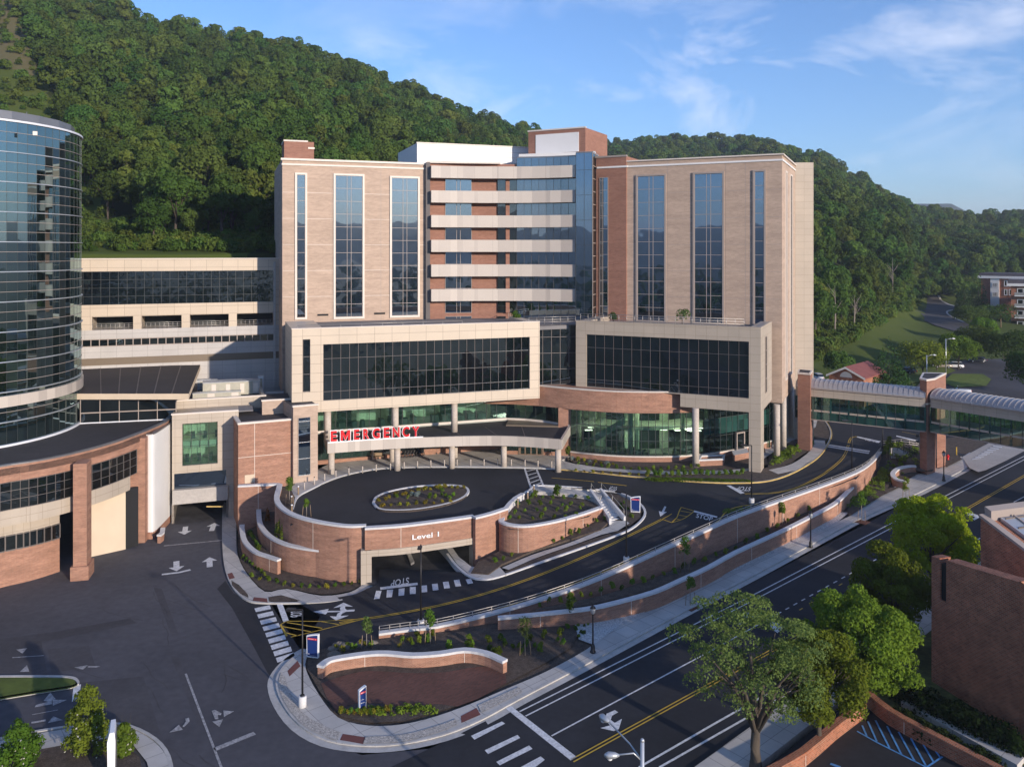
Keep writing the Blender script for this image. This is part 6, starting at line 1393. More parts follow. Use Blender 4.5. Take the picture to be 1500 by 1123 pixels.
# ================================================================== BUILDINGS ON THE RIGHT AND BEYOND
BB = root0('brick_building', 'windowless dark brick building with a narrow slot and sloped skylight at the lower right', 'building')
pa, pb = P(1364.5, 1003, .8), P(1493, 1087, .6); w = Wall(pa, pb); zl_, zr_ = Zat(814, pa.y), Zat(852, pb.y)
out_ = Vector((w.n.x, w.n.y)); q = [w.pt(0, 0), w.pt(w.L, 0), w.pt(w.L + 9, 0, -3.5), w.pt(w.L + 9, 0, -14), w.pt(0, 0, -14)]
uS0, uS1 = w.u(1376.5), w.u(1386); mb = MB(); zmid = zl_ + (zr_ - zl_) * .1
def slope(u_): return zl_ + (zr_ - zl_) * u_ / w.L
w.box(mb, uS0 - .05, uS1 + .05, 3, slope(uS1) - .5, -1.25, -.2, 'dark')  # dark filler box stands in for the shade inside the slot
for (u0_, u1_, zb0) in ((0, uS0, -.5), (uS1, w.L, -.5), (uS0, uS1, -.5)):
    t0_, t1_ = (slope(u0_), slope(u1_)) if u0_ != uS0 or u1_ != uS1 else (w.z(1381, 880),) * 2
    qq = [w.pt(u0_, 0), w.pt(u1_, 0), w.pt(u1_, 0, -1.2), w.pt(u0_, 0, -1.2)]; mb.hexa([(p.x, p.y, zb0) for p in qq], [(qq[0].x, qq[0].y, t0_), (qq[1].x, qq[1].y, t1_), (qq[2].x, qq[2].y, t1_), (qq[3].x, qq[3].y, t0_)], 'brick_dark')
qq = [w.pt(0, 0, -1.2), w.pt(w.L, 0, -1.2), w.pt(w.L, 0, -14), w.pt(0, 0, -14)]; mb.hexa([(p.x, p.y, -.5) for p in qq], [(qq[0].x, qq[0].y, zl_ - .2), (qq[1].x, qq[1].y, zr_ - .2), (qq[2].x, qq[2].y, 2), (qq[3].x, qq[3].y, 2)], 'brick_dark'); mb.build('wall', BB)
qq = [w.pt(w.L, 0, -.02), w.pt(w.L + 2.2, 0, .9), w.pt(w.L + 3, 0, -5), w.pt(w.L, 0, -5)]; mb = MB(); mb.prism([(p.x, p.y) for p in qq], -.5, [zr_ + .1, zr_ + .1, 6, 6], 'brick_dark'); mb.build('wall', BB)
pa2 = D2(1436.5, 76.0); w2 = Wall(pa2, pa2 + w.t * 18); h_l, h_r = Zat(757.7, pa2.y), w2.z(1500, 806); q2 = [w2.pt(0, 0), w2.pt(9, 0), w2.pt(9, 0, -7), w2.pt(0, 0, -7)]; sl = (h_r - h_l) / w2.u(1500)
mb = MB(); mb.hexa([(p.x, p.y, -.5) for p in q2], [(q2[0].x, q2[0].y, h_l), (q2[1].x, q2[1].y, h_l + sl * 9), (q2[2].x, q2[2].y, h_l + sl * 9), (q2[3].x, q2[3].y, h_l)], 'brick_dark'); mb.build('wall', BB)
sk = MB(); 
def up(u_, d_, o_): p = w2.pt(u_, 0, d_); p.z = h_l + sl * u_ + o_; return p
sk.hexa([up(.8, -1.5, .02), up(8.4, -1.5, .02), up(8.4, -6.5, .02), up(.8, -6.5, .02)], [up(.8, -1.5, .35), up(8.4, -1.5, .35), up(8.4, -6.5, .35), up(.8, -6.5, .35)], 'galvanised'); so_ = sk.build('skylight', BB)
sk = MB()
for k in range(6): sk.hexa([up(1 + k * 1.3, -1.8, .35), up(1.1 + k * 1.3, -1.8, .35), up(1.1 + k * 1.3, -6.3, .35), up(1 + k * 1.3, -6.3, .35)], [up(1 + k * 1.3, -1.8, .45), up(1.1 + k * 1.3, -1.8, .45), up(1.1 + k * 1.3, -6.3, .45), up(1 + k * 1.3, -6.3, .45)], 'seam')
for d_ in (-3, -5): sk.hexa([up(.8, d_, .35), up(8.4, d_, .35), up(8.4, d_ - .15, .35), up(.8, d_ - .15, .35)], [up(.8, d_, .5), up(8.4, d_, .5), up(8.4, d_ - .15, .5), up(.8, d_ - .15, .5)], 'mullion_light')
sk.build('glazing_bar', so_)
mb = MB(); mb.hexa([up(-.1, .1, 0), up(9, .1, 0), up(9, -.6, 0), up(-.1, -.6, 0)], [up(-.1, .1, .25), up(9, .1, .25), up(9, -.6, .25), up(-.1, -.6, .25)], 'mullion_light'); mb.hexa([up(-.1, -.6, 0), up(.6, -.6, 0), up(.6, -7, 0), up(-.1, -7, 0)], [up(-.1, -.6, .9), up(.6, -.6, .9), up(.6, -7, .9), up(-.1, -7, .9)], 'mullion_light'); mb.build('coping', BB)
# yard walls
for lab, px, h in (('low brick yard wall behind the blue parking lines, below the hedge', [(1268, 1012), (1300, 1038), (1350, 1066), (1400, 1092), (1470, 1128)], 1.2), ('low brick wall with white plates between the street pavement and the parking yard', [(1130, 1128), (1180, 1100), (1225, 1062), (1268, 1030)], 1.1)):
    zz_ = lambda x, y, h=h: zY(x, y) + h
    pp = [P(a, b, zz_) for a, b in sm(px, 2)]; sweep_wall('yard_wall', lab, pp, zz_, lambda x, y: zY(x, y) - .3, .4, m='brick_dark', cop='brick_dark', group='brick yard walls')
for a, b in ((1172, 1098), (1144, 1122)): 
    p_ = P(a, b, 1.2); mb = MB(); mb.box((p_.x, p_.y - .25, 1.0), (.35, .04, .6), 'letter_white', -.6); tag(mb.build('wall_plate'), 'small white plate fixed to the low brick yard wall, %s one' % ('upper' if a > 1160 else 'lower'), 'plate')
WK = region('pavement', [P(1320, 1037, .8).xy, P(1325, 1034, .8).xy, P(1480, 1105, .8).xy, P(1500, 1120, .8).xy, P(1490, 1130, .8).xy], zY, 'pavement', .6, 3, world=True, skirt=0)
# small house with red roof
def gable_house(px0, px1, py, D, zb, wall_h, ridge_h, depth, name, label):
    r = root0(name, label, 'house'); a, b = D2(px0, D), D2(px1, D - 5); w = Wall(a, b); m_ = w.L / 2; mb = MB()
    f = [w.pt(0, zb), w.pt(w.L, zb), w.pt(w.L, zb + wall_h), w.pt(m_, zb + ridge_h - .2), w.pt(0, zb + wall_h)]; bk_ = [w.pt(0, zb, -depth), w.pt(w.L, zb, -depth), w.pt(w.L, zb + wall_h, -depth), w.pt(m_, zb + ridge_h - .2, -depth), w.pt(0, zb + wall_h, -depth)]
    mb.poly(f, 'brick_dark'); mb.poly(bk_[::-1], 'brick_dark')
    for i in range(5): j = (i + 1) % 5; mb.poly([f[j], f[i], bk_[i], bk_[j]], 'brick_dark')
    mb.build('wall', r); mb = MB()
    for s_ in (0, 1):
        e = -.5 if s_ == 0 else w.L + .5; eh = zb + wall_h - .25
        lo_, hi_ = [w.pt(e, eh, .5), w.pt(m_, zb + ridge_h, .5), w.pt(m_, zb + ridge_h, -depth - .5), w.pt(e, eh, -depth - .5)], None
        if s_: lo_ = lo_[::-1]
        mb.hexa(lo_, [p + Vector((0, 0, .22)) for p in lo_], 'roof_tile')
    mb.build('roof', r); mb = MB()
    for e, s_ in ((-.5, 0), (w.L + .5, 1)):
        q = [w.pt(e, zb + wall_h - .5, .52), w.pt(m_, zb + ridge_h - .25, .52), w.pt(m_, zb + ridge_h + .2, .52), w.pt(e, zb + wall_h - .05, .52)]; q = q if not s_ else q[::-1]; mb.poly(q, 'white_panel'); q2 = [p.copy() for p in q]; 
        mb.poly([w.pt(e, zb + wall_h - .5, .45), w.pt(m_, zb + ridge_h - .25, .45), w.pt(m_, zb + ridge_h + .2, .45), w.pt(e, zb + wall_h - .05, .45)], 'white_panel')
    mb.build('bargeboard', r); mb = MB(); n = 10; c = w.pt(m_, zb + wall_h + .0, .06)
    fan = [w.pt(m_ + 1.3 * math.cos(math.pi * i / n), zb + wall_h - .3 + 1.2 * math.sin(math.pi * i / n), .06) for i in range(n + 1)]; mb.poly(fan, 'white_panel'); mb.build('lunette_window', r)
gable_house(1214.5, 1265, 548, 178, 5.2, 6.2, 8.0, 12, 'brick_house', 'small brick house with red roof and white half-round gable window behind the bridge')
# apartment building
AP = root0('apartment_building', 'red brick and white apartment block with dark roof and balconies at the right edge', 'building')
wa = Wall(D2(1437, 345), D2(1500, 335)); u_ = wa.u; z0 = 12.0; zt_ = wa.z(1470, 408)
mb = MB(); wa.box(mb, 0, 34, z0, zt_, -14, 0, 'brick_dark'); mb.build('wall', AP); mb = MB(); wa.box(mb, -1, 26, zt_, zt_ + 1.0, -15, 1, 'white_panel'); wa.box(mb, -.6, 26, zt_ + 1, zt_ + 2.2, -13, .4, 'shingle'); mb.build('roof', AP)
mb = MB(); wa.box(mb, u_(1451), u_(1464), z0 + 3, zt_, -.1, .5, 'white_panel'); bay = mb.build('bay', AP)
for zz in (wa.z(1458, 417.5), wa.z(1458, 431)): wa.window(u_(1453.5), u_(1462.5), zz - 1.0, zz + 1.0, AP, glass='glass_dark', nx=3, fm='white_panel', mw=.3, d=.55)
for a, zz in ((1472, wa.z(1472, 415)), (1472, wa.z(1472, 428)), (1479, wa.z(1479, 428)), (1479, wa.z(1479, 415))): wa.window(u_(a), u_(a + 2.6), zz - 1.0, zz + 1.0, AP, glass='glass_dark', framew=.3, frm='white_panel', d=.06)
wb = Wall(D2(1481, 318), D2(1530, 312)); zt2 = wb.z(1490, 419); mb = MB(); wb.box(mb, 0, 30, 11, zt2, -14, 0, 'brick_dark'); mb.build('wall', AP); mb = MB(); wb.box(mb, -1.4, 30, zt2, zt2 + 1, -15, 1.2, 'white_panel'); wb.box(mb, -1, 30, zt2 + 1, zt2 + 2.4, -13, .6, 'shingle'); mb.build('roof', AP)
for k in range(4):
    zz = zt2 - 3.6 - k * 4.2; mb = MB(); wb.box(mb, 1.2, 22, zz - .25, zz + .15, 0, 1.8, 'white_panel'); mb.build('balcony', AP); mb = MB(); wb.box(mb, 1.2, 22, zz + .15, zz + 1.2, 1.7, 1.78, 'rail_metal'); mb.build('balcony_rail', AP); wb.window(2, 8, zz + .2, zz + 2.8, AP, glass='glass_dark', nx=3, fm='white_panel', mw=.25)
# ================================================================== TREES AND PLANTS
def leaf_mesh(name, blobs, n, size, m, seed, jit=.7, inner=.72, flat=1.0):
    """blobs (x,y,z,r): n small leaf-clump faces spread through the outer part of each blob"""
    rg = np.random.default_rng(seed); B = np.array(blobs, float); w = B[:, 3] ** 2; w /= w.sum()
    k = rg.choice(len(B), n, p=w); d = rg.normal(size=(n, 3)); d /= np.linalg.norm(d, axis=1)[:, None]
    d[:, 2] = np.where(d[:, 2] < -.55, -d[:, 2], d[:, 2])
    rad = B[k, 3] * (inner + (1.05 - inner) * rg.random(n) ** .6); c = B[k, :3] + d * rad[:, None] * np.array([1, 1, flat])
    nn = d + rg.normal(size=(n, 3)) * jit * .6; nn /= np.linalg.norm(nn, axis=1)[:, None]
    a = np.cross(nn, rg.normal(size=(n, 3))); a /= np.linalg.norm(a, axis=1)[:, None]; b = np.cross(nn, a)
    s = size * (.6 + .8 * rg.random(n))[:, None]
    v = np.empty((n, 4, 3)); v[:, 0] = c - a * s * .5; v[:, 1] = c + b * s * .33 ; v[:, 2] = c + a * s * .5; v[:, 3] = c - b * s * .33
    v[:, 1] += nn * s * .12; v[:, 3] += nn * s * .12
    me = bpy.data.meshes.new(name); me.vertices.add(n * 4); me.vertices.foreach_set('co', v.reshape(-1))
    me.loops.add(n * 4); me.loops.foreach_set('vertex_index', np.arange(n * 4, dtype=np.int32)); me.polygons.add(n)
    me.polygons.foreach_set('loop_start', np.arange(0, n * 4, 4, dtype=np.int32)); me.update(calc_edges=True); me.materials.append(MATS[m]); me.validate()
    return me
def crown_blobs(seed, R_, H_, z0, nb, rb=(.28, .42), top=1.0, hollow=.35):
    r = random.Random(seed); out = []
    for i in range(nb):
        while True:
            x, y, z = r.uniform(-1, 1), r.uniform(-1, 1), r.uniform(-.85, 1)
            q = x * x + y * y + z * z
            if hollow < q < 1: break
        f = 1 - .35 * max(0, z) * (1 - top) ; k = r.uniform(*rb) * R_
        out.append((x * (R_ - k) * f * 1.08, y * (R_ - k) * f * 1.08, z0 + H_ / 2 + z * (H_ / 2 - k * .6), k))
    return out
def trunk_mb(seed, H_, r0, z_split, R_, nl=6, m='bark', zc=None):
    r = random.Random(seed); mb = MB(); zc = zc or z_split + (H_ - z_split) * .6
    mb.tube([(0, 0, -.4), (0, 0, .1), (r.uniform(-.1, .1), r.uniform(-.1, .1), z_split * .5), (0, 0, z_split), (r.uniform(-.3, .3), r.uniform(-.3, .3), zc)], [r0 * 1.35, r0 * 1.1, r0 * .9, r0 * .8, r0 * .25], m, 8)
    for i in range(nl):
        a = 6.283 * (i + r.random() * .6) / nl; l = R_ * r.uniform(.5, .8); zz = z_split * r.uniform(.8, 1.1); e = zc + r.uniform(-.5, 1.2)
        mid = (math.cos(a) * l * .45, math.sin(a) * l * .45, zz + (e - zz) * .6)
        mb.tube([(0, 0, zz), mid, (math.cos(a) * l, math.sin(a) * l, e)], [r0 * .5, r0 * .3, r0 * .1], m, 6)
        for q in range(2):
            a2 = a + r.uniform(-.9, .9); mb.tube([mid, (mid[0] + math.cos(a2) * l * .5, mid[1] + math.sin(a2) * l * .5, mid[2] + r.uniform(.5, 2))], [r0 * .22, r0 * .06], m, 5)
    return mb
def tree_at(name, loc, label, crown, trunk, sc=1.0, rz=0.0, group=None, cat='tree'):
    t = empty(name, loc, label, cat, group); t.rotation_euler = (0, 0, rz); t.scale = (sc, sc, sc)
    for nm, me in (('crown', crown), ('trunk', trunk)):
        o = bpy.data.objects.new(nm, me); COL.objects.link(o); o.parent = t
    return t
def mesh_of(mb, name): o = mb.build(name); me = o.data; bpy.data.objects.remove(o); return me
# forest prototypes: tall hardwoods about 15 m high
FP = []
for i, (m, R_, H_, nb, ln, sz) in enumerate((('leaf_forest', 5.0, 11, 22, 4200, .62), ('leaf_forest_b', 4.4, 12, 20, 3800, .60), ('leaf_forest', 5.6, 10, 26, 4600, .64), ('leaf_forest_b', 4.0, 10, 18, 2600, .62))):
    FP.append((leaf_mesh('crown', crown_blobs(20 + i, R_, H_, 4.2, nb), ln, sz, m, i), mesh_of(trunk_mb(30 + i, 13, .32, 5.5, R_, 5, 'bark'), 'trunk')))
FAR = []
for i, (m, R_, H_, nb, ln, sz) in enumerate((('leaf_forest', 5.2, 10, 16, 1300, 1.05), ('leaf_forest_b', 4.6, 11, 14, 1200, 1.0), ('leaf_forest', 5.8, 9, 18, 1400, 1.1))):
    FAR.append(leaf_mesh('far_crown', crown_blobs(50 + i, R_, H_, 3.5, nb), ln, sz, m, 60 + i, inner=.85))
rg = random.Random(11); allt = []
def right_lim(px): return interp(px, [(1190, 225), (1230, 240), (1262, 262), (1300, 300), (1332, 335), (1345, 372), (1372, 392), (1410, 385), (1434, 392), (1442, 440), (1500, 450), (1700, 470)])
def visible_tree(x, y, z):
    px = CX + FOC * x / y; top = HY - (z + 14 - CAM_H) * FOC / y
    if 455 < px < 1170 and top > 232: return False
    if px < -140 or px > 1640: return False
    return True
y = 158.0
while y < 1050:
    sp = 6.6 if y < 260 else (6.9 if y < 420 else 7.8 if y < 700 else 9.5); x = -y * .75
    while x < y * .75:
        xx, yy = x + rg.uniform(-.4, .4) * sp, y + rg.uniform(-.4, .4) * sp; px = CX + FOC * xx / yy
        x += sp
        if px > 1190 and yy < right_lim(px): continue
        if px <= 1190 and yy < interp(px, [(0, 172), (200, 172), (205, 163), (300, 163), (413, 166), (700, 215), (1190, 228)]): continue
        if abs(xx - (24 - .71 * yy)) < 17 + 2 * math.sin(yy * .1): continue
        if px < 205 and yy < 192: continue
        # the low road climbing at the right
        z = Tpd(px, yy)
        if not visible_tree(xx, yy, z): continue
        # leave out trees behind the crest
        py = HY - (z + 12 - CAM_H) * FOC / yy; hid = False
        for f in (.96, .9, .82, .72):
            if HY - (Tpd(px, yy * f) + 6 - CAM_H) * FOC / (yy * f) < py - 1.0: hid = True; break
        if hid: continue
        allt.append((yy, xx, z, sp))
    y += sp * .9
allt.sort()
near = allt[:215]; rest = allt[215:]
print('TREES', len(allt), near[-1][0])
kinds = ['tall dense green hardwood tree at the lower edge of the forested hill', 'slender lighter green hardwood tree at the lower edge of the forested hill', 'broad spreading hardwood tree at the lower edge of the forested hill', 'small thin-crowned hardwood tree at the lower edge of the forested hill']
for i, (yy, xx, z, sp) in enumerate(near):
    k = rg.choice((0, 0, 1, 1, 2, 3)); c, t = FP[k]; px = CX + FOC * xx / yy
    lab = kinds[k] + (' left of the hospital' if px < 800 else ' right of the hospital')
    lab = lab.replace('at the lower edge of the forested hill', 'at the foot of the forested hill')
    tree_at('forest_tree', (xx, yy, z - .3), lab, c, t, rg.choice((.55, .75, .95, 1.1)) * rg.uniform(.9, 1.1) if px < 800 else rg.uniform(.7, 1.3), rg.uniform(0, 6.28), 'hardwood trees at the foot of the hill')
def stuff_points(name, pts, protos, label):
    me = bpy.data.meshes.new(name); me.from_pydata([(p[0], p[1], p[2]) for p in pts], [], [])
    for an, ty, val in (('sc', 'FLOAT', [p[3] for p in pts]), ('rot', 'FLOAT', [p[4] for p in pts]), ('idx', 'INT', [p[5] for p in pts])):
        a = me.attributes.new(an, ty, 'POINT'); a.data.foreach_set('value', val)
    o = bpy.data.objects.new(name, me); COL.objects.link(o); o['kind'] = 'stuff'
    if label: o['label'] = label; o['category'] = 'forest'
    ng = bpy.data.node_groups.new(name, 'GeometryNodeTree'); ng.interface.new_socket('Geometry', in_out='INPUT', socket_type='NodeSocketGeometry'); ng.interface.new_socket('Geometry', in_out='OUTPUT', socket_type='NodeSocketGeometry')
    gi = ng.nodes.new('NodeGroupInput'); go = ng.nodes.new('NodeGroupOutput'); jn = ng.nodes.new('GeometryNodeJoinGeometry'); l = ng.links.new
    def attr(n, t): q = ng.nodes.new('GeometryNodeInputNamedAttribute'); q.data_type = t; q.inputs['Name'].default_value = n; return q.outputs['Attribute']
    rot = attr('rot', 'FLOAT'); cx = ng.nodes.new('ShaderNodeCombineXYZ'); l(rot, cx.inputs[2]); sc_ = attr('sc', 'FLOAT'); ix = attr('idx', 'INT')
    for i, pm in enumerate(protos):
        po = bpy.data.objects.new('far_crown', pm)
        oi = ng.nodes.new('GeometryNodeObjectInfo'); oi.inputs['Object'].default_value = po; oi.inputs['As Instance'].default_value = True
        ip = ng.nodes.new('GeometryNodeInstanceOnPoints'); cmp_ = ng.nodes.new('FunctionNodeCompare'); cmp_.data_type = 'INT'; cmp_.operation = 'EQUAL'; cmp_.inputs[3].default_value = i
        l(ix, cmp_.inputs[2]); l(cmp_.outputs[0], ip.inputs['Selection']); l(gi.outputs[0], ip.inputs['Points']); l(oi.outputs['Geometry'], ip.inputs['Instance']); l(cx.outputs[0], ip.inputs['Rotation']); l(sc_, ip.inputs['Scale']); l(ip.outputs[0], jn.inputs[0])
    l(jn.outputs[0], go.inputs[0]); md = o.modifiers.new('scatter', 'NODES'); md.node_group = ng
    return o
stuff_points('forest', [(xx, yy, z - .5, rg.choice((.55, .7, .8, .95, 1.2)) * rg.uniform(.88, 1.12) * (sp / 8.2) ** .9, rg.uniform(0, 6.28), rg.randrange(3)) for yy, xx, z, sp in rest], FAR, 'dense green hardwood forest covering the hills behind the hospital')
tw = []
for i in range(3600):
    a = rg.uniform(0, 6.283); r_ = rg.uniform(130, 1500); x, y_ = r_ * math.cos(a), r_ * math.sin(a)
    if y_ > -60 or (math.sin(x * .013) * math.cos(y_ * .011) > .45): continue
    tw.append((x, y_, -1.0, rg.uniform(.6, .95), rg.uniform(0, 6.28), rg.randrange(3)))
stuff_points('valley_trees', tw, FAR, 'scattered trees of the valley opposite the hospital')
# undergrowth on the shelf above the low buildings
UB = leaf_mesh('bush', crown_blobs(5, 1.6, 2.2, 0, 10, (.35, .5)), 500, .4, 'leaf_forest_b', 9)
ub = []
for i in range(520):
    px = rg.uniform(100, 415); yy = rg.uniform(158, 200); 
    if px < 200 and rg.random() < .75: continue
    if rg.random() < .25 and yy < 164: continue
    ub.append(((px - CX) * yy / FOC, yy, Tpd(px, yy) - .2, rg.uniform(.5, 1.4), rg.uniform(0, 6), 0))
for i in range(420):
    yy = rg.uniform(190, 430); xx = 24 - .71 * yy + rg.uniform(-20, 20); ub.append((xx, yy, T(xx, yy) - .2, rg.uniform(.3, 1.1) + (rg.random() < .12), rg.uniform(0, 6), 0))
for i in range(420):
    px = rg.uniform(1190, 1345); yy = right_lim(px) * rg.uniform(.95, 1.2); ub.append(((px - CX) * yy / FOC, yy, Tpd(px, yy) - .2, rg.uniform(.7, 1.9), rg.uniform(0, 6), 0))
stuff_points('undergrowth', ub, [UB], 'low green undergrowth along the foot of the forested hill')
# far mountains all round
def mountains():
    mb = MB(); k = mb.mi('far_hill'); n = 180; rr_ = random.Random(2); ph = [rr_.uniform(0, 6) for _ in range(8)]
    for i in range(n):
        a = 2 * math.pi * i / n; h = 150 + 45 * math.sin(3 * a + ph[0]) + 30 * math.sin(7 * a + ph[1]) + 16 * math.sin(17 * a + ph[2]) + 8 * math.sin(31 * a + ph[3])
        px = CX + FOC * math.cos(a) / math.sin(a) if math.sin(a) > .2 else None
        if px is not None: h = min(h, 70); h = max(h, 232 - abs(px - 1362) * 1.2) if px > 1200 else h
        for r_, z in ((2300, -2), (2700, h * .55), (3200, h), (4200, h * .7)): mb.v.append((r_ * math.cos(a), r_ * math.sin(a), z + (6 * math.sin(i * 1.7) if z > 0 else 0)))
    for i in range(n):
        j = (i + 1) % n
        for q in range(3): mb.f.append((i * 4 + q, j * 4 + q, j * 4 + q + 1, i * 4 + q + 1)); mb.m.append(k); mb.sm.append(True)
    o = mb.build('mountain'); o['kind'] = 'structure'
mat('far_hill', (.040, .058, .030), .98, .3, vs=.01)
mountains()
# street trees at the lower right
def big_tree(name, px, py, label, H_, R_, z0, m, seed, nl, size, nb=34, off=(0, 0), zbase=None, r0=.3, bark='bark', rb=(.2, .32), flat=.8, zs=2.6):
    b = P(px, py, zS if zbase is None else zbase); bl = [(x + off[0], y_ + off[1], z, r_) for x, y_, z, r_ in crown_blobs(seed, R_, H_ - z0, z0, nb, rb, .8, .15)]
    return tree_at(name, tuple(b), label, leaf_mesh('crown', bl, nl, size, m, seed, inner=.55, flat=flat, jit=1.1), mesh_of(trunk_mb(seed, H_ * .9, r0, zs, R_, 8, bark), 'trunk'), group='street trees at the lower right')
big_tree('street_tree', 1107, 1118, 'thin olive-green street tree with forked trunk nearest the bottom edge', 12.4, 6.0, 3.4, 'leaf_olive', 71, 14500, .18, 90, (-.3, .4), .9, .40, 'bark', (.10, .19), .65, 2.4)
big_tree('street_tree', 1262, 1040, 'bright green dome-shaped street tree left of the dark brick building', 9.8, 5.2, 1.6, 'leaf_bright', 72, 34000, .24, 70, (0, 0), .9, .25, 'bark', (.16, .26), .85)
big_tree('street_tree', 1305, 935, 'mid-green ragged street tree partly behind the bright green dome-shaped tree', 8.8, 4.6, 1.2, 'leaf_mid', 73, 24000, .24, 60, (0, 0), 1.6, .22, 'bark', (.15, .24), .9)
big_tree('street_tree', 1364, 880, 'yellow-green sunlit street tree beside the upper end of the dark brick building', 11.2, 5.0, 2.0, 'leaf_yellow', 74, 28000, .24, 75, (0, 0), 2.2, .25, 'bark', (.15, .24), .9)
big_tree('street_tree', 1200, 1090, 'low mid-green street tree between the olive tree and the bright green tree', 8.6, 4.2, 1.4, 'leaf_mid', 75, 20000, .22, 28, (0, 0), .8, .2)
for i, (x, y_, h) in enumerate(((76, 64, 17), (84, 58, 17), (83, 74, 17), (68, 48, 16))):  # out-of-view trees placed to throw shade on the long retaining walls
    tree_at('street_tree', (x, y_, 1), 'unseen tall dense green tree placed beyond the dark brick building for its shade', FP[i % 3][0], FP[i % 3][1], h / 15, i, 'unseen shade trees beyond the dark brick building')
# garden trees around the far car park
def far_tree(px, py, hgt, wid, label, m='leaf_forest_b', seed=1, n=3200, name='park_tree', D=None, sz=.5):
    b = P(px, py, T) if D is None else Vector(((px - CX) * D / FOC, D, Tpd(px, D)))
    return tree_at(name, tuple(b), label, leaf_mesh('crown', crown_blobs(seed, wid / 2, hgt * .8, hgt * .2, 18), n, sz, m, seed), mesh_of(trunk_mb(seed, hgt * .8, .2, hgt * .25, wid / 2, 5), 'trunk'), group='trees round the far car park')
far_tree(1352, 556, 9, 14, 'wide green tree behind the conifer, at the lawn edge beyond the bridge', 'leaf_mid', 91, 4000)
far_tree(1404, 544, 9.5, 12, 'round green tree on the island of the far car park', 'leaf_mid', 92, 4000)
far_tree(1372, 545, 7, 9, 'small green tree between the two larger ones by the far car park', 'leaf_forest_b', 93)
far_tree(1432, 500, 9, 16, 'wide dark tree at the upper end of the far car park, left one', 'leaf_forest_b', 94, 4000, D=232)
far_tree(1475, 515, 10, 16, 'wide dark tree at the upper end of the far car park, middle one', 'leaf_forest', 95, 4000, D=220)
far_tree(1512, 560, 11, 13, 'dark leafy tree cut by the right edge above the skybridge', 'leaf_forest', 96, 4000, D=185)
far_tree(1424, 470, 7, 14, 'dark spreading tree in front of the far apartment block, left one', 'leaf_forest', 97, D=300)
far_tree(1457, 470, 7.5, 17, 'dark spreading tree in front of the far apartment block, right one', 'leaf_forest', 98, D=305)
far_tree(1442, 480, 8, 10, 'bright green tree crown by the far road bend', 'leaf_mid', 99, D=262)
far_tree(1205, 556, 6.5, 6, 'dark bushy tree at the corner of the hospital left of the house', 'leaf_forest', 100, D=176)
far_tree(1278, 560, 8, 8, 'dark bushy tree between the red-roofed house and the conifer', 'leaf_forest', 101, D=180)
far_tree(1229, 540, 7, 8, 'dark bushy tree behind the left side of the red-roofed house', 'leaf_forest', 102, D=200)
def conifer(px, D, h, w_, label, seed):
    b = Vector(((px - CX) * D / FOC, D, Tpd(px, D))); bl = []; r = random.Random(seed)
    for k in range(34):
        t_ = (k + .5) / 34; rad = w_ / 2 * (1 - t_) ** .9; nn = max(1, int(8 * (1 - t_) + 1))
        for q in range(nn): a = r.uniform(0, 6.28); bl.append((math.cos(a) * rad * .75, math.sin(a) * rad * .75, .8 + t_ * (h - .8), max(.22, rad * .34)))
    tree_at('conifer', tuple(b), label, leaf_mesh('crown', bl, 5200, .42, 'leaf_conifer', seed), mesh_of(trunk_mb(seed, h * .7, .2, h * .4, .5, 3), 'trunk'), group='conifers beyond the bridge')
conifer(1302, 180, 15.0, 11.5, 'large dark conical evergreen tree right of the red-roofed brick house', 5)
conifer(1413, 330, 15, 9, 'dark pointed evergreen left of the far apartment block, shorter one', 6)
conifer(1433, 338, 20, 10, 'dark pointed evergreen left of the far apartment block, taller one', 7)
# bare grey trees among the hill trees
for px, D, h in ((1215, 246, 13), (1300, 318, 15), (1243, 255, 11)):
    b = Vector(((px - CX) * D / FOC, D, Tpd(px, D))); mb = MB(); r = random.Random(px); mb.tube([(0, 0, 0), (.2, 0, h * .5), (.1, .1, h)], [.28, .2, .05], 'bark_pale', 6)
    for k in range(9): a = r.uniform(0, 6.28); z_ = h * r.uniform(.4, .9); mb.tube([(.1, 0, z_), (math.cos(a) * 1.4, math.sin(a), z_ + 1.8), (math.cos(a) * 2.2, math.sin(a) * 1.6, z_ + 3.2)], [.1, .06, .02], 'bark_pale', 5)
    o = mb.build('dead_tree'); o.location = b - Vector((0, 4, 0)); tag(o, 'bare grey dead tree in front of the hill forest right of the hospital, %s' % {1215: 'the leftmost', 1300: 'the rightmost', 1243: 'the shortest'}[px], 'tree')
# shrubs in the lower left corner
def shrub_big(px, py, h, w_, label, seed, m='leaf_mid'):
    b = P(px, py, .14); bl = []; r = random.Random(seed)
    for k in range(34):
        z = r.uniform(.2, h * .92); f = math.sin(math.pi * min(1, (z / h) * .75 + .25)); a = r.uniform(0, 6.28); q = r.uniform(.2, .8) * w_ / 2 * f; bl.append((q * math.cos(a), q * math.sin(a), z, w_ * .16 * (.6 + .5 * f)))
    t = tree_at('flowering_shrub', tuple(b), label, leaf_mesh('foliage', bl, 6500, .20, m, seed, inner=.4), mesh_of(trunk_mb(seed, h * .7, .06, .4, w_ * .4, 6), 'stem'), cat='shrub', group='flowering shrubs at the lower left')
    fl = bl; rr_ = random.Random(seed + 3); fl = [(a, c, d, e) for a, c, d, e in bl if d < h * .6]; o = bpy.data.objects.new('flower', leaf_mesh('flower', fl, 150, .14, 'petal', seed, inner=1.0)); COL.objects.link(o); o.parent = t; o['kind'] = 'stuff'
shrub_big(128, 1102, 5.2, 3.6, 'tall pointed evergreen shrub with small white flowers at the lower left corner', 201)
shrub_big(28, 1128, 3.6, 3.6, 'rounded shrub with small white flowers cut by the bottom left corner', 202)
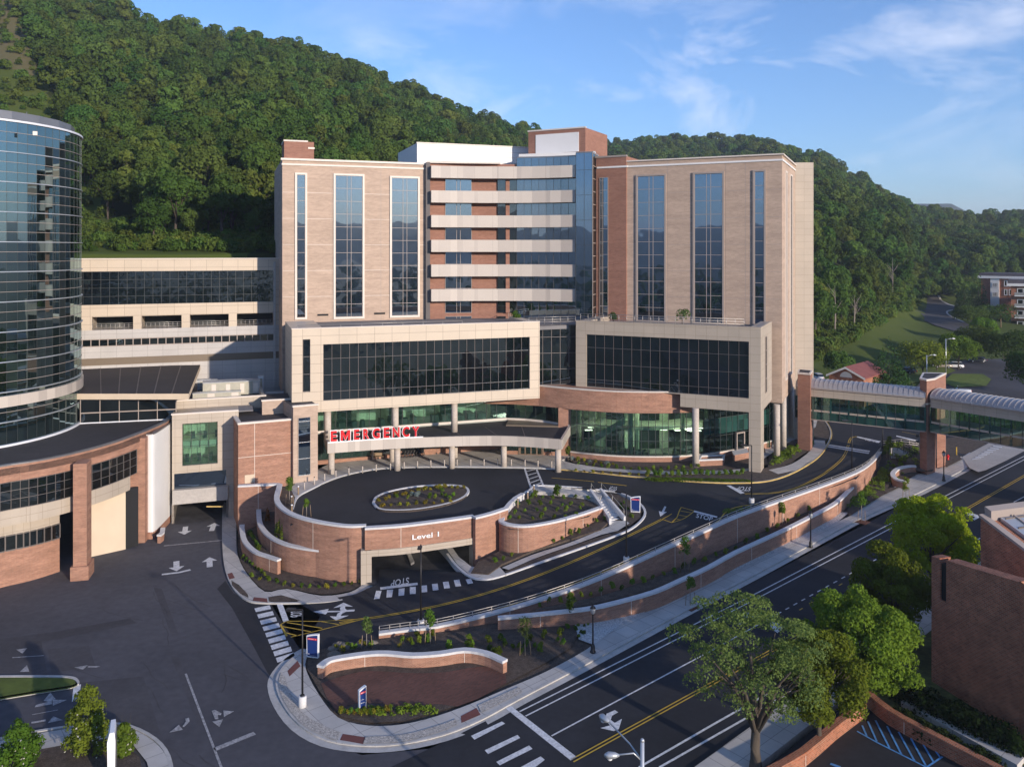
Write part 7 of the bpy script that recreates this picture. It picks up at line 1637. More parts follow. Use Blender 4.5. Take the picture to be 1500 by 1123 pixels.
shrub_big(180, 1100, 2.0, 2.4, 'small rounded shrub just right of the tall flowering shrub, behind the white sign', 203)
# ---------------------------------------------------------------- shrubs in the beds
SH = {'green': leaf_mesh('shrub', crown_blobs(301, .42, .7, 0, 8, (.4, .55)), 170, .17, 'leaf_shrub', 301), 'gold': leaf_mesh('shrub', crown_blobs(302, .42, .6, 0, 8, (.4, .55)), 150, .17, 'leaf_shrub_gold', 302),
      'blue': leaf_mesh('shrub', crown_blobs(303, .5, .6, 0, 8, (.4, .55)), 170, .18, 'leaf_shrub_blue', 303), 'rust': leaf_mesh('shrub', [(0, 0, .3 + .22 * k, .3 - .03 * k) for k in range(7)], 200, .18, 'leaf_rust', 304),
      'column': leaf_mesh('shrub', [(0, 0, .3 + .25 * k, .38 - .04 * k) for k in range(8)], 240, .2, 'leaf_mid', 305)}
nsh = 0; srg = random.Random(21)
def shrub(px, py, z, kind, where, grp, s=1.0):
    global nsh
    b = P(px, py, z); o = bpy.data.objects.new('shrub', SH[kind]); COL.objects.link(o); o.location = b; o.rotation_euler = (0, 0, srg.uniform(0, 6.28)); q = .86 * s * srg.uniform(.75, 1.25); o.scale = (q, q, q * srg.uniform(.85, 1.15)); nsh += 1
    nm = {'green': 'small rounded green shrub', 'gold': 'small yellow-green tufted shrub', 'blue': 'pale blue-grey low shrub', 'rust': 'narrow rust-brown dying shrub', 'column': 'narrow upright green shrub'}[kind]
    tag(o, nm + ' ' + where, 'shrub', grp + ', ' + kind)
zI = PL + .17
for k in range(16): t_ = k / 15; shrub(556 + 122 * t_ + srg.uniform(-2, 2), 734 - 19 * math.sin(t_ * 1.7) + srg.uniform(-1, 1), zI, 'gold', 'in the oval forecourt island', 'shrubs in the oval island')
for k in range(12): shrub(srg.uniform(575, 668), srg.uniform(721, 732), zI, 'green', 'in the oval forecourt island', 'shrubs in the oval island')
for k in range(9): t_ = k / 8; shrub(560 + 100 * t_, 743 - 7 * t_ + srg.uniform(-1, 1), zI, 'gold', 'in the oval forecourt island', 'shrubs in the oval island')
for a, b in ((604, 726), (610, 727.5), (613, 724)): shrub(a, b, zI, 'blue', 'in the oval forecourt island', 'shrubs in the oval island')
for r_ in range(4):
    for k in range(7): shrub(764 + 16 * k - 6 * r_ + srg.uniform(-3, 3), 731 + 9.5 * r_ + srg.uniform(-1.5, 1.5) + (k - 3) * (.0 if r_ < 2 else -.8), 5.2, 'green', 'in the walled planter beside the white stair', 'shrubs in the walled planter')
shrub(784, 728, 5.2, 'green', 'in the walled planter beside the white stair', 'shrubs in the walled planter', 1.7); shrub(816, 727, 5.2, 'green', 'in the walled planter beside the white stair', 'shrubs in the walled planter', 2.0)
for k in range(17): t_ = k / 16; shrub(848 + 175 * t_, 682.5 + 9 * math.sin(t_ * 2.6) - 2, PL + .1, 'green', 'in the front row of the bed under the lobby glass', 'shrubs under the lobby glass', 1.0)
for k in range(8): t_ = k / 7; shrub(838 + 60 * t_, 674 + 7 * t_, PL + .1, 'gold' if k % 3 else 'blue', 'at the left end of the bed under the lobby glass', 'shrubs under the lobby glass')
for k in range(9): t_ = k / 8; shrub(843 + 105 * t_, 690.5 + 7.5 * t_, PL + .12, 'gold', 'at the left end of the kerbside bed before the lobby', 'shrubs in the kerbside bed', .8)
for k in range(17): t_ = k / 16; shrub(950 + 138 * t_, 697.5 + .5 * math.sin(t_ * 9) - 2.5 * t_ * t_, PL + .12, 'green', 'in the back row of the kerbside bed before the lobby', 'shrubs in the kerbside bed', 1.35)
gc = leaf_mesh('ground_cover', [(p.x, p.y, p.z, .45) for p in [P(srg.uniform(948, 1100), 0, 0) if False else P(a_, 700 + (a_ - 940) * .022 + srg.uniform(0, 3.2), PL + .1) for a_ in [srg.uniform(945, 1100) for _ in range(150)]]], 5200, .17, 'leaf_shrub', 7, flat=.5)
o = bpy.data.objects.new('ground_cover', gc); COL.objects.link(o); tag(o, 'low green ground cover in the kerbside bed before the lobby', 'ground cover', kind='stuff')
gp = []
for i in range(120):
    t_ = srg.random(); px = 1255 + 60 * t_ + srg.uniform(-16, 12); py = 735 - 50 * t_ + srg.uniform(-13, 10); p = P(px, py, lambda x, y: zS(x, y) + .3); gp.append((p.x, p.y, p.z + .1, srg.uniform(.25, .5)))
for i in range(60): px = srg.uniform(1130, 1190); p = P(px, 678 - (px - 1130) * .55 + srg.uniform(-6, 5), zR); gp.append((p.x, p.y, p.z + .1, srg.uniform(.35, .8)))
for i in range(45): px = srg.uniform(1296, 1345); p = P(px, 652 + (px - 1296) * .25 + srg.uniform(-1, 16), zR); gp.append((p.x, p.y, zS(p.x, p.y) + .9, srg.uniform(.3, .6)))
for i in range(60): px = srg.uniform(540, 640); p = P(px, 1047 - abs(px - 560) * .06 + srg.uniform(-10, 2), .1); gp.append((p.x, p.y, p.z + .1, srg.uniform(.15, .35)))
for i in range(26): px = srg.uniform(1060, 1130); p = P(px, 752 - (px - 1060) * .14 + srg.uniform(-3, 1), zR); gp.append((p.x, p.y, p.z + .1, srg.uniform(.2, .4)))
o = bpy.data.objects.new('ground_cover', leaf_mesh('ground_cover', gp, 15000, .2, 'leaf_shrub', 8, flat=.8)); COL.objects.link(o); tag(o, 'dense low green planting on the slope by the skybridge and the corner plaza', 'ground cover', kind='stuff')
g_ = 'on the planted strip between the two long brick walls'
for k in range(30): t_ = k / 29; px = 790 + 440 * t_; py = interp(px, [(790, 886), (880, 868), (960, 848), (1040, 818), (1080, 800), (1147, 768), (1230, 722)]) + srg.uniform(-1, 5); shrub(px, py, zT1, 'green', g_, 'shrubs between the long walls', 1.0)
for k in range(34):
    px = srg.uniform(650, 832); py = interp(px, [(650, 938), (740, 932), (832, 918)]) + srg.uniform(2, 34); shrub(px, min(py, 985 - (px - 742) * .3 if px > 742 else 990), lambda x, y: zS(x, y) + .17, 'green', 'in the lower mulch bed behind the wavy brick wall', 'shrubs in the lower mulch bed', 1.0)
for k in range(18): px = srg.uniform(480, 640); shrub(px, 958 - (px - 480) * .12 + srg.uniform(-9, 3), lambda x, y: zS(x, y) + .17, 'gold' if k % 3 == 0 else 'green', 'in the mulch bed along the back of the wavy brick wall', 'shrubs behind the wavy wall', .9)
for k in range(16): t_ = k / 15; shrub(500 + 42 * t_ * 1.0 + 30 * t_, 1044 + 8 * math.sin(t_ * 2.2) - 10 * t_, .17, 'green' if k % 2 else 'gold', 'in the front bed of the corner plaza', 'shrubs in the front plaza bed', .8)
for k in range(14): t_ = k / 13; shrub(368 + 160 * t_, 846 + 16 * math.sin(t_ * 2.6), .12, ('green', 'gold', 'green', 'blue')[k % 4] if k in (5, 8) or k % 4 != 3 else 'green', 'at the foot of the curved brick wall', 'shrubs below the curved wall', .9)
for k in range(8): t_ = k / 7; shrub(357 + 30 * t_, 818 + 26 * t_, .12, 'green', 'at the foot of the lowest stepped wall', 'shrubs below the stepped walls', .7)
for k in range(7): t_ = k / 6; shrub(366 + 13 * t_, 784 + 22 * t_, 1.45, 'green', 'in the lowest stepped planter', 'shrubs in the stepped planters', 1.1)
for k in range(9): t_ = k / 8; shrub(414 + 34 * t_, 782 + 12 * t_, 2.9, 'green', 'in the middle stepped planter', 'shrubs in the stepped planters', .9)
for a, b in ((405, 784), (409, 787), (414, 790)): shrub(a, b, 2.9, 'column', 'in the middle stepped planter', 'upright shrubs in the stepped planters', 1.1)
shrub(392, 765, 2.9, 'rust', 'in the middle stepped planter', 'rust shrub', 1.2)
for k in range(14): t_ = k / 13; px = 725 + 160 * t_; shrub(px, interp(px, [(725, 826), (770, 806), (830, 788), (885, 762)]) + srg.uniform(-3, 2), lambda x, y: zR(x, y) + .3, 'green', 'in the bed below the walled planter', 'shrubs below the walled planter', .9)
for k in range(10): shrub(srg.uniform(905, 932), srg.uniform(732, 762), zR, 'green', 'in the small bed right of the white stair', 'shrubs right of the stair', .7)
for k in range(8): shrub(1155 + k * 4 + srg.uniform(-2, 2), 672 - k * 4.3, zR, 'green', 'in the bed below the right end of the tower', 'shrubs below the tower end', 1.5)
for k in range(8): shrub(843 + k * 2.6 + srg.uniform(-4, 4), 925 + srg.uniform(-8, 12), zS, 'green', 'in the white gravel by the ornamental lamp', 'shrubs in white gravel', .7)
print('SHRUBS', nsh)
hd = []
for i in range(260):
    t_ = srg.random(); a = P(1300 + 190 * t_, 1012 + 90 * t_ + srg.uniform(-3, 12), .8); hd.append((a.x, a.y, .9 + srg.uniform(0, 1.0), srg.uniform(.5, .9)))
o = bpy.data.objects.new('hedge', leaf_mesh('hedge', hd, 12000, .24, 'leaf_hedge', 12, inner=.7)); COL.objects.link(o); tag(o, 'long dark green hedge at the foot of the dark brick building', 'hedge')
hd = []
for i in range(200):
    t_ = srg.random(); a = P(1312 + 150 * t_, 1046 + 78 * t_ + srg.uniform(-3, 8), 1.2); hd.append((a.x, a.y, 1.0 + srg.uniform(0, .4), srg.uniform(.35, .6)))
o = bpy.data.objects.new('hedge', leaf_mesh('hedge', hd, 9000, .22, 'leaf_hedge', 13, inner=.7)); COL.objects.link(o); tag(o, 'low dark hedge on top of the brick yard wall by the blue parking lines', 'hedge')
# young staked trees
def young(px, py, z, h, label, seed, grate=False, m='leaf_mid', stakes=True, w_=1.0):
    b = P(px, py, z); bl = crown_blobs(seed, .55 * h / 3 * w_, h * .62, h * .36, 12, (.4, .6)); t = tree_at('young_tree', tuple(b), label, leaf_mesh('crown', bl, 420, .20, m, seed, inner=.2), None, group='young planted trees')
    for o in list(t.children):
        if o.name.startswith('trunk'): bpy.data.objects.remove(o)
    mb = MB(); mb.tube([(0, 0, 0), (0, 0, h * .5), (.05, 0, h * .85)], [.045, .035, .012], 'bark_pale', 6); mb.build('trunk', t)
    if stakes:
        for dx in (-.5, .55):
            mb = MB(); mb.tube([(dx, .1 * dx, 0), (dx * .8, 0, 1.5)], .035, 'stake', 5); mb.build('stake', t)
    if grate: mb = MB(); mb.box((b.x, b.y, b.z + .02), (1.7, 1.7, .06), 'mulch_red', .69); o = mb.build('tree_pit'); o['kind'] = 'structure'
    return t
for i, (px, py, z, h, lab, gr, m) in enumerate(((424, 741, PL, 4.0, 'young green tree in the bed at the left end of the forecourt', 0, 'leaf_mid'), (449, 757, PL, 2.4, 'small leafy sapling at the forecourt corner above the curved wall', 0, 'leaf_mid'),
    (537, 953, zS, 3.4, 'young staked tree between the ramp road and the wavy brick wall', 0, 'leaf_olive'), (630, 945, zS, 3.6, 'young tree in front of the left end of the long retaining wall', 0, 'leaf_mid'), (769, 962, zS, 4.2, 'young thin tree in the lower mulch bed before the lower retaining wall', 0, 'leaf_olive'), (837, 917, zS, 3.4, 'young drooping tree at the lower wall near the ornamental lamp', 0, 'leaf_mid'),
    (1003, 838, zT1, 4.2, 'young staked tree between the long walls, left one', 0, 'leaf_mid'), (1146, 768, zT1, 3.2, 'young staked tree between the long walls, right one', 0, 'leaf_mid'), (1011, 888, zS, 3.4, 'young street tree in the leftmost red mulch square of the pavement', 1, 'leaf_mid'), (1262, 764, zS, 4.2, 'young street tree in the middle red mulch square of the pavement', 1, 'leaf_mid'), (1327, 733, zS, 3.4, 'young street tree in the rightmost red mulch square near the hook-shaped wall', 1, 'leaf_mid'),
    (1303, 672, lambda x, y: zS(x, y) + .8, 4.2, 'young tree on the slope left of the skybridge street tower', 0, 'leaf_mid'), (832, 676, PL, 2.6, 'leafy sapling at the left corner of the lobby glass', 0, 'leaf_mid'), (990, 473, 0, 2.6, 'x', 0, 'leaf_mid'))):
    if lab == 'x': continue
    young(px, py, z, h, lab, 400 + i, gr, m)
for px, lab in ((988, 'small dark tree in a planter on the podium roof terrace, left of the two windows'), (884, 'clump of dark shrubs on the podium roof terrace by the glass corner'), (756, 'green plants on the podium roof terrace by the middle windows')):
    b = BR.pt(BR.u(px), 25.9, -5) if px > 843 else Vector((D2(px, 139).x, 139, 25.9)); s_ = 1.0 if px != 988 else 1.5
    t = tree_at('terrace_plant', tuple(b), lab, leaf_mesh('crown', crown_blobs(px, .9 * s_, 1.5 * s_, .5 * s_, 9, (.4, .5)), 420, .25, 'leaf_conifer' if px != 756 else 'leaf_mid', px), mesh_of(trunk_mb(px, 1.4, .05, .5, .6, 4), 'stem'), cat='plant')
# ================================================================== SMALL OBJECTS
def area_lamp(px, pyb, h, z, label, twist=0.0, base=.7, white=False, r=.09):
    b = P(px, pyb, z); t = empty('area_lamp', b, label, 'lamp post', 'black area lamp posts')
    if base: mb = MB(); mb.lathe((0, 0, 0), [(.34, -.3), (.34, base - .05), (.30, base)], 'coping', 14); mb.build('concrete_base', t)
    mb = MB(); mb.tube([(0, 0, base), (0, 0, h)], [r, r * .7], 'black_metal', 8); mb.lathe((0, 0, base), [(.2, 0), (.2, .05), (.1, .12)], 'black_metal', 10); mb.build('pole', t)
    mb = MB(); ca, sa = math.cos(twist), math.sin(twist); mb.box((ca * .35, sa * .35, h - .02), (.7, .1, .1), 'black_metal', twist); mb.build('arm', t)
    mb = MB(); mb.box((ca * .95, sa * .95, h + .0), (.75, .42, .16), 'letter_white' if white else 'black_metal', twist); mb.box((ca * .95, sa * .95, h - .095), (.5, .3, .03), 'grey_metal', twist); mb.build('lamp_head', t)
    return t
def hgt(px, pyb, pyt, z): b = P(px, pyb, z); return Zat(pyt, b.y) - b.z
area_lamp(443, 1034, hgt(443, 1034, 893, 0), 0.15, 'tall black area lamp post with round concrete base at the plaza corner', math.pi, .9)
area_lamp(616.5, 917, hgt(616.5, 917, 797, zR), lambda x, y: zR(x, y), 'tall black area lamp post on the ramp below the Level 1 lettering', -math.pi / 2)
area_lamp(917.5, 824, hgt(917.5, 824, 722, zR), lambda x, y: zR(x, y), 'tall black area lamp post beside the ramp right of the white stair', math.pi * .8)
area_lamp(1101, 737, hgt(1101, 737, 652, zR), lambda x, y: zR(x, y), 'tall black area lamp post at the road fork before the tower column', math.pi * .95)
area_lamp(1248, 692, hgt(1248, 692, 616, zR), lambda x, y: zR(x, y), 'black area lamp post at the upper end of the ramp below the bridge', math.pi * .95, 0)
area_lamp(1293, 656, hgt(1293, 656, 620, zR), lambda x, y: zR(x, y), 'dark lamp post at the road mouth behind the bridge, farthest one', 0, 0)
def post_lamp(px, pyb, pyt, label):
    z = lambda x, y: zS(x, y) + .15
    b = P(px, pyb, z); h = Zat(pyt, b.y) - b.z; t = empty('ornamental_lamp', b, label, 'street lamp', 'ornamental street lamps')
    mb = MB(); mb.lathe((0, 0, 0), [(.27, 0), (.27, .12), (.2, .2), (.2, .55), (.13, .75), (.09, .85)], 'black_metal', 12); mb.build('base', t)
    mb = MB(); mb.lathe((0, 0, .85), [(.085, 0), (.06, h - 1.9), (.10, h - 1.85), (.06, h - 1.75)], 'black_metal', 12); mb.build('pole', t)
    mb = MB(); mb.lathe((0, 0, h - .95), [(.08, 0), (.2, .12), (.26, .5), (.24, .56)], 'galvanised', 12); mb.build('lantern_glass', t)
    mb = MB(); mb.lathe((0, 0, h - .4), [(.28, 0), (.2, .14), (.06, .25), (.03, .4)], 'black_metal', 12)
    mb.build('lantern_cap', t)
post_lamp(868.5, 955, 884, 'black ornamental street lamp nearest the street corner, by the white gravel')
post_lamp(1187.5, 801, 747, 'black ornamental street lamp in the middle of the street pavement')
post_lamp(1382.5, 704, 659, 'black ornamental street lamp beside the skybridge street tower')
# cobra-head light, bottom edge
t = empty('street_light', (7.1, 45, 0), 'grey steel street light with two cobra-head lamps cut by the bottom edge', 'street light')
mb = MB(); mb.tube([(0, 0, -.5), (0, 0, 11.3)], [.15, .11], 'galvanised', 10); mb.lathe((0, 0, 11.3), [(.13, 0), (.1, .1), (.03, .16)], 'galvanised', 10); mb.build('pole', t)
for (dx, dy, dz, l1) in ((-1.35, .0, -.35, 'a'), (-1.6, 2.4, .15, 'b')):
    mb = MB(); mb.tube([(0, 0, 10.2), (dx * .35, dy * .35, 10.2 + .45), (dx, dy, 10.9 + dz)], .045, 'galvanised', 6); mb.build('arm', t)
    mb = MB(); n = 10; d = Vector((dx, dy, 0)).normalized(); c0 = Vector((dx, dy, 10.88 + dz))
    mb.tube([c0 - d * .1, c0 + d * .15, c0 + d * .5, c0 + d * .72], [.06, .17, .2, .08], 'galvanised', 10); mb.build('lamp_head', t)
    mb = MB(); mb.lathe(c0 + d * .42 - Vector((0, 0, .28)), [(.05, 0), (.13, .06), (.15, .14)], 'letter_white', 10); mb.build('lens', t)
# wayfinding signs
def sign_board(name, pts, lab, lines, th=.12, tilt=0.0, z=.15, mat_b='sign_blue'):
    """pts: pixel corners (base centre), width and top; built as a curved-top board on two feet"""
    px, pyb, pyt, wpx, rot = pts; b = P(px, pyb, z); s_ = b.y / FOC; h = Zat(pyt, b.y) - b.z; wd_ = wpx * s_; t = empty(name, b, lab, 'sign', None); t.rotation_euler = (0, 0, rot)
    zb = h * .06
    def outline(w_, z0, z1, fl=1.06):
        n = 6; top = [(w_ / 2 * fl * (1 - 2 * i / n), z1 - (.06 * h) * (i / n) ** 1.5 * 1.6) for i in range(n + 1)]
        return [(-w_ / 2, z0), (w_ / 2, z0)] + top
    def slab_(o_, y0, y1, m, nm, parent):
        mb = MB(); k = len(o_); mb.poly([(x, y0, zz) for x, zz in o_], m); mb.poly([(x, y1, zz) for x, zz in o_][::-1], m)
        for i in range(k): j = (i + 1) % k; mb.poly([(o_[i][0], y0, o_[i][1]), (o_[i][0], y1, o_[i][1]), (o_[j][0], y1, o_[j][1]), (o_[j][0], y0, o_[j][1])], m)
        return mb.build(nm, parent)
    slab_(outline(wd_, zb, h), -th, th, 'letter_white', 'frame', t); f = slab_(outline(wd_ * .86, zb + h * .05, h * .955), -th - .02, -th - .002, mat_b, 'face', t)
    mb = MB(); mb.box((0, -th - .03, h * .80), (wd_ * .84, .02, h * .075), 'red_paint'); mb.build('red_strip', f)
    def txt(s, x0, x1, z0, z1):
        vs, fs = text_geo(s, .01); mb = MB(); k = mb.mi('letter_white')
        for v in vs: mb.v.append((x0 + (x1 - x0) * v.x, -th - .045, z0 + (z1 - z0) * v.y))
        for q in fs: mb.f.append(q); mb.m.append(k); mb.sm.append(False)
        mb.build('lettering', f)
    for (s, x0, x1, z0, z1) in lines: txt(s, x0 * wd_, x1 * wd_, z0 * h, z1 * h)
    mb = MB(); c = -.3 * wd_
    for q in range(6): mb.poly([(c, -th - .035, .2 * h), (c + .035 * wd_ * math.cos(q * 1.047) * 1.6, -th - .035, .2 * h + .035 * wd_ * math.sin(q * 1.047) * 1.6), (c + .035 * wd_ * math.cos((q + .6) * 1.047) * 1.6, -th - .035, .2 * h + .035 * wd_ * math.sin((q + .6) * 1.047) * 1.6)], 'letter_white')
    mb.build('emblem', f)
    mb = MB(); mb.box((0, 0, zb / 2 - .1), (wd_ * .12, th, zb + .2), 'grey_metal'); mb.build('foot', t)
    return t
E_ = ('EMERGENCY', -.34, .2, .785, .815); E2 = ('+', .27, .36, .78, .82)
sign_board('wayfinding_sign', (458.5, 964, 927, 18, -.25), 'blue and white wayfinding sign with red strip behind the corner lamp post', [E_, E2, ('Emergency', -.2, .34, .14, .17)], z=.15)
sign_board('wayfinding_sign', (530.5, 1043, 1005, 11, .75), 'narrow blue wayfinding sign seen at an angle on the corner plaza', [E_, E2, ('Parking', -.34, .1, .52, .555), ('Main Entrance', -.34, .3, .40, .435)], z=.15)
sign_board('wayfinding_sign', (931, 751, 726, 13.5, -.2), 'blue and white wayfinding sign in the bed right of the white stair', [E_, E2, ('Emergency', -.2, .34, .14, .17)], z=zR)
b = P(164, 1150, .15); t = empty('site_sign', b, 'tall white edge-on site sign post among the shrubs at the bottom left', 'sign'); hh = Zat(1063, b.y) - b.z; t.rotation_euler = (0, 0, .40)
mb = MB(); prof = [(-.22, 0), (.22, 0), (.26, hh * .85), (.2, hh), (-.1, hh), (-.26, hh * .85)]; q = [(.9 * 0 + x, z) for x, z in prof]
k_ = len(q); mb.poly([(x, -.9, z) for x, z in q], 'letter_white'); mb.poly([(x, .9, z) for x, z in q][::-1], 'letter_white')
for i in range(k_): j = (i + 1) % k_; mb.poly([(q[i][0], -.9, q[i][1]), (q[i][0], .9, q[i][1]), (q[j][0], .9, q[j][1]), (q[j][0], -.9, q[j][1])], 'letter_white')
mb.build('cabinet', t); mb = MB(); mb.box((.27, 0, hh * .5), (.03, 1.6, hh * .8), 'grey_metal'); mb.build('sign_face', t)
# bollards along the entrance pavement
bol = [(446, 716.5), (460.5, 710), (475.5, 704), (492, 699), (511, 695.5), (531, 692.5), (551, 690), (572, 688), (592, 686.2), (611.5, 684.8), (631, 683.8), (651, 683), (669.5, 682.2), (689.5, 682), (709, 682), (729, 682), (749, 682.3), (769, 683), (788, 684), (808, 684.8)]
b0 = empty('bollard', P(*bol[0], PL + .14), 'slim tan bollard with dark cap at the left end of the entrance kerb row', 'bollard', 'bollards along the entrance kerb')
mb = MB(); mb.tube([(0, 0, -.05), (0, 0, 1.0)], .085, 'column_stone', 10); mb.build('post', b0); mb = MB(); mb.lathe((0, 0, 1.0), [(.09, 0), (.09, .07), (.05, .1)], 'black_metal', 10); mb.build('cap', b0)
for i, (a, b) in enumerate(bol[1:]): dup(b0, P(a, b - .3, PL + .14), label='slim tan bollard with dark cap standing in the entrance kerb row')
b1 = empty('path_light', P(427, 739, PL), 'low round path light with white top in the bed at the left forecourt corner', 'path light', 'path lights'); mb = MB(); mb.tube([(0, 0, -.2), (0, 0, 1.0)], .1, 'stake', 10); mb.build('post', b1); mb = MB(); mb.lathe((0, 0, 1.0), [(.12, 0), (.12, .12), (.02, .15)], 'letter_white', 10); mb.build('cap', b1)
for a, b, z, l in ((427.5, 752, PL + .2, 'low path light nearest the curved wall coping at the left forecourt corner'), (437, 724, PL + .2, 'low path light at the upper end of the left forecourt bed'), (758.5, 741, PL, 'low path light at the left tip of the walled planter'), (773, 732, PL, 'low path light second along the edge of the walled planter'), (782, 722, PL, 'low path light third along the edge of the walled planter')): dup(b1, P(a, b, z), label=l)
# wheelchairs parked by the entrance
def wheelchair(loc, rz, label):
    t = empty('wheelchair', loc, label, 'wheelchair', 'wheelchairs parked at the entrance'); t.rotation_euler = (0, 0, rz)
    def wheel(x, y, r, nm):
        mb = MB(); n = 16; pts = [(x, y + r * math.cos(2 * math.pi * i / n), r + r * math.sin(2 * math.pi * i / n)) for i in range(n + 1)]; mb.tube(pts, .03, 'rubber', 5, False)
        for i in range(4): a = math.pi * i / 4; mb.tube([(x, y - r * math.cos(a), r - r * math.sin(a)), (x, y + r * math.cos(a), r + r * math.sin(a))], .008, 'grey_metal', 4)
        mb.build(nm, t)
    wheel(-.3, .1, .3, 'wheel'); wheel(.3, .1, .3, 'wheel'); wheel(-.25, -.45, .1, 'front_wheel'); wheel(.25, -.45, .1, 'front_wheel')
    mb = MB(); mb.box((0, -.1, .5), (.5, .5, .06), 'rubber'); mb.build('seat', t); mb = MB(); mb.box((0, .17, .78), (.5, .05, .5), 'rubber'); mb.build('backrest', t)
    mb = MB()
    for x in (-.27, .27): mb.tube([(x, .2, .1), (x, .2, 1.0), (x, .35, 1.02)], .018, 'grey_metal', 5); mb.tube([(x, .2, .72), (x, -.3, .72), (x, -.4, .15)], .018, 'grey_metal', 5)
    mb.box((0, -.55, .15), (.4, .15, .03), 'grey_metal'); mb.build('frame', t)
    return t
w0 = None
for i, px in enumerate((591, 595.5, 600, 604.5, 609, 613.5, 618)):
    p = P(px, 669.5 - (px - 590) * .09, PL + .14)
    if i == 0: w0 = wheelchair(p, -.3, 'black wheelchair parked at the left end of the entrance wall row')
    else: dup(w0, p, -.3 + .05 * (i % 3), label='black wheelchair standing in the tight row against the entrance wall')
for px, py, l in ((640, 663.5, 'black wheelchair apart from the row, left one of the pair near the middle columns'), (645.5, 663, 'black wheelchair apart from the row, right one of the pair near the middle columns')): dup(w0, P(px, py, PL + .14), -.5, label=l)
for i, px in enumerate((549, 556)):
    p = P(px, 672.5, PL + .14); t = empty('bench', p, 'short wooden bench by the entrance glass, %s of the two' % ('left' if i == 0 else 'right'), 'bench', 'benches by the entrance')
    t.rotation_euler = (0, 0, .33); mb = MB(); mb.box((0, 0, .45), (1.3, .45, .06), 'stake'); mb.build('seat', t); mb = MB(); mb.box((0, .22, .75), (1.3, .05, .4), 'stake'); mb.build('backrest', t)
    for x in (-.55, .55): mb = MB(); mb.box((x, 0, .22), (.06, .4, .44), 'black_metal'); mb.build('leg', t)
# hydrants, yellow post
for px, py, l in ((1388.5, 673, 'red fire hydrant in the bed behind the skybridge street tower'),):
    b = P(px, py, lambda x, y: zS(x, y) + .3); t = empty('fire_hydrant', b, l, 'hydrant'); mb = MB(); mb.lathe((0, 0, 0), [(.2, 0), (.2, .08), (.15, .12), (.15, .6), (.2, .64), (.17, .75), (.06, .86)], 'red_paint', 12); mb.build('barrel', t)
    for s_ in (-1, 1): mb = MB(); mb.tube([(s_ * .12, 0, .5), (s_ * .27, 0, .5)], .08, 'red_paint', 8); mb.build('outlet', t)
b = P(1401, 668, zR); mb = MB(); mb.tube([(0, 0, -.2), (0, 0, 1.6)], .1, 'paint_yellow', 8); mb.lathe((0, 0, 1.6), [(.12, 0), (.08, .08), (.02, .1)], 'black_metal', 8); o = mb.build('guard_post'); o.location = b; tag(o, 'short yellow guard post at the crossing behind the street tower', 'post')
# cars
def car(loc, rz, label, m='car_white', suv=True, truck=False):
    t = empty('parked_car', loc, label, 'car', 'cars parked beyond the bridge'); t.rotation_euler = (0, 0, rz); h = 1.0 if suv else .85
    def loft(secs, mt, nm, parent=t):
        mb = MB(); n = len(secs[0]); k = mb.mi(mt)
        for s_ in secs: mb.v += s_
        for i in range(len(secs) - 1):
            for j in range(n): j2 = (j + 1) % n; mb.f.append((i * n + j, i * n + j2, (i + 1) * n + j2, (i + 1) * n + j)); mb.m.append(k); mb.sm.append(True)
        mb.f.append(tuple(reversed(range(n)))); mb.m.append(k); mb.sm.append(False); e = (len(secs) - 1) * n; mb.f.append(tuple(e + j for j in range(n))); mb.m.append(k); mb.sm.append(False); return mb.build(nm, parent, fix=True)
    def sec(x, w_, z0, z1, ins=.12): return [(x, -w_, z0), (x, w_, z0), (x, w_ + .02, (z0 + z1) / 2), (x, w_ - ins * .5, z1 - .04), (x, w_ - ins * 1.6, z1), (x, -w_ + ins * 1.6, z1), (x, -w_ + ins * .5, z1 - .04), (x, -w_ - .02, (z0 + z1) / 2)]
    loft([sec(-2.35, .7, .45, .75), sec(-2.2, .85, .3, h), sec(-1, .9, .28, h + .02), (sec(1, .9, .28, h)), sec(2.1, .86, .3, h - .15), sec(2.35, .72, .4, .72)], m, 'body')
    x1 = .2 if truck else -2.0
    loft([sec(x1, .74, h - .02, h + .1, .1), sec(x1 + .25, .74, h - .02, h + .62, .16), sec(.35, .74, h - .02, h + .66, .16), sec(1.15, .74, h - .02, h + .04, .1)], 'car_glass', 'window_band'); 
    mb = MB(); mb.box(((x1 + .35) / 2 + .15, 0, h + .66), (.35 - x1 - .1, 1.2, .06), m); mb.build('roof', t)
    for x in (-1.4, 1.4):
        for y_ in (-.86, .86):
            mb = MB(); mb.tube([(x, y_ - .1, .34), (x, y_ + .1, .34)], .34, 'rubber', 14); w_ = mb.build('wheel', t); mb = MB(); mb.tube([(x, y_ - .11, .34), (x, y_ + .11, .34)], .19, 'galvanised', 10); mb.build('rim', w_)
    for y_ in (-.6, .6): mb = MB(); mb.box((2.33, y_, .66), (.1, .3, .14), 'letter_white'); mb.build('headlight', t); mb = MB(); mb.box((-2.33, y_, .72), (.1, .2, .2), 'red_paint'); mb.build('tail_light', t)
    return t
zt = lambda p, dz=.22: p + Vector((0, 0, dz))
def cpos(px, py): return zt(P(px, py, T))
car(cpos(1406, 578), 2.6, 'white pickup truck just beyond the skybridge tower, nearest vehicle in the car park', 'car_white', True, True)
car(cpos(1380, 541), 2.9, 'tan car under the trees of the far car park', 'car_tan')
car(cpos(1397, 541), 2.9, 'white car under the trees of the far car park', 'car_white')
car(cpos(1328, 548), 2.2, 'dark car with open-looking white glare beside the conifer', 'car_dark')['label'] = 'dark car parked beside the big conifer beyond the bridge'
car(cpos(1431, 533), 3.0, 'dark car in the shade at the upper end of the far car park', 'car_dark', False)
car(cpos(1452, 459), 2.9, 'silver car on the road bend before the far apartment block', 'car_white', False)
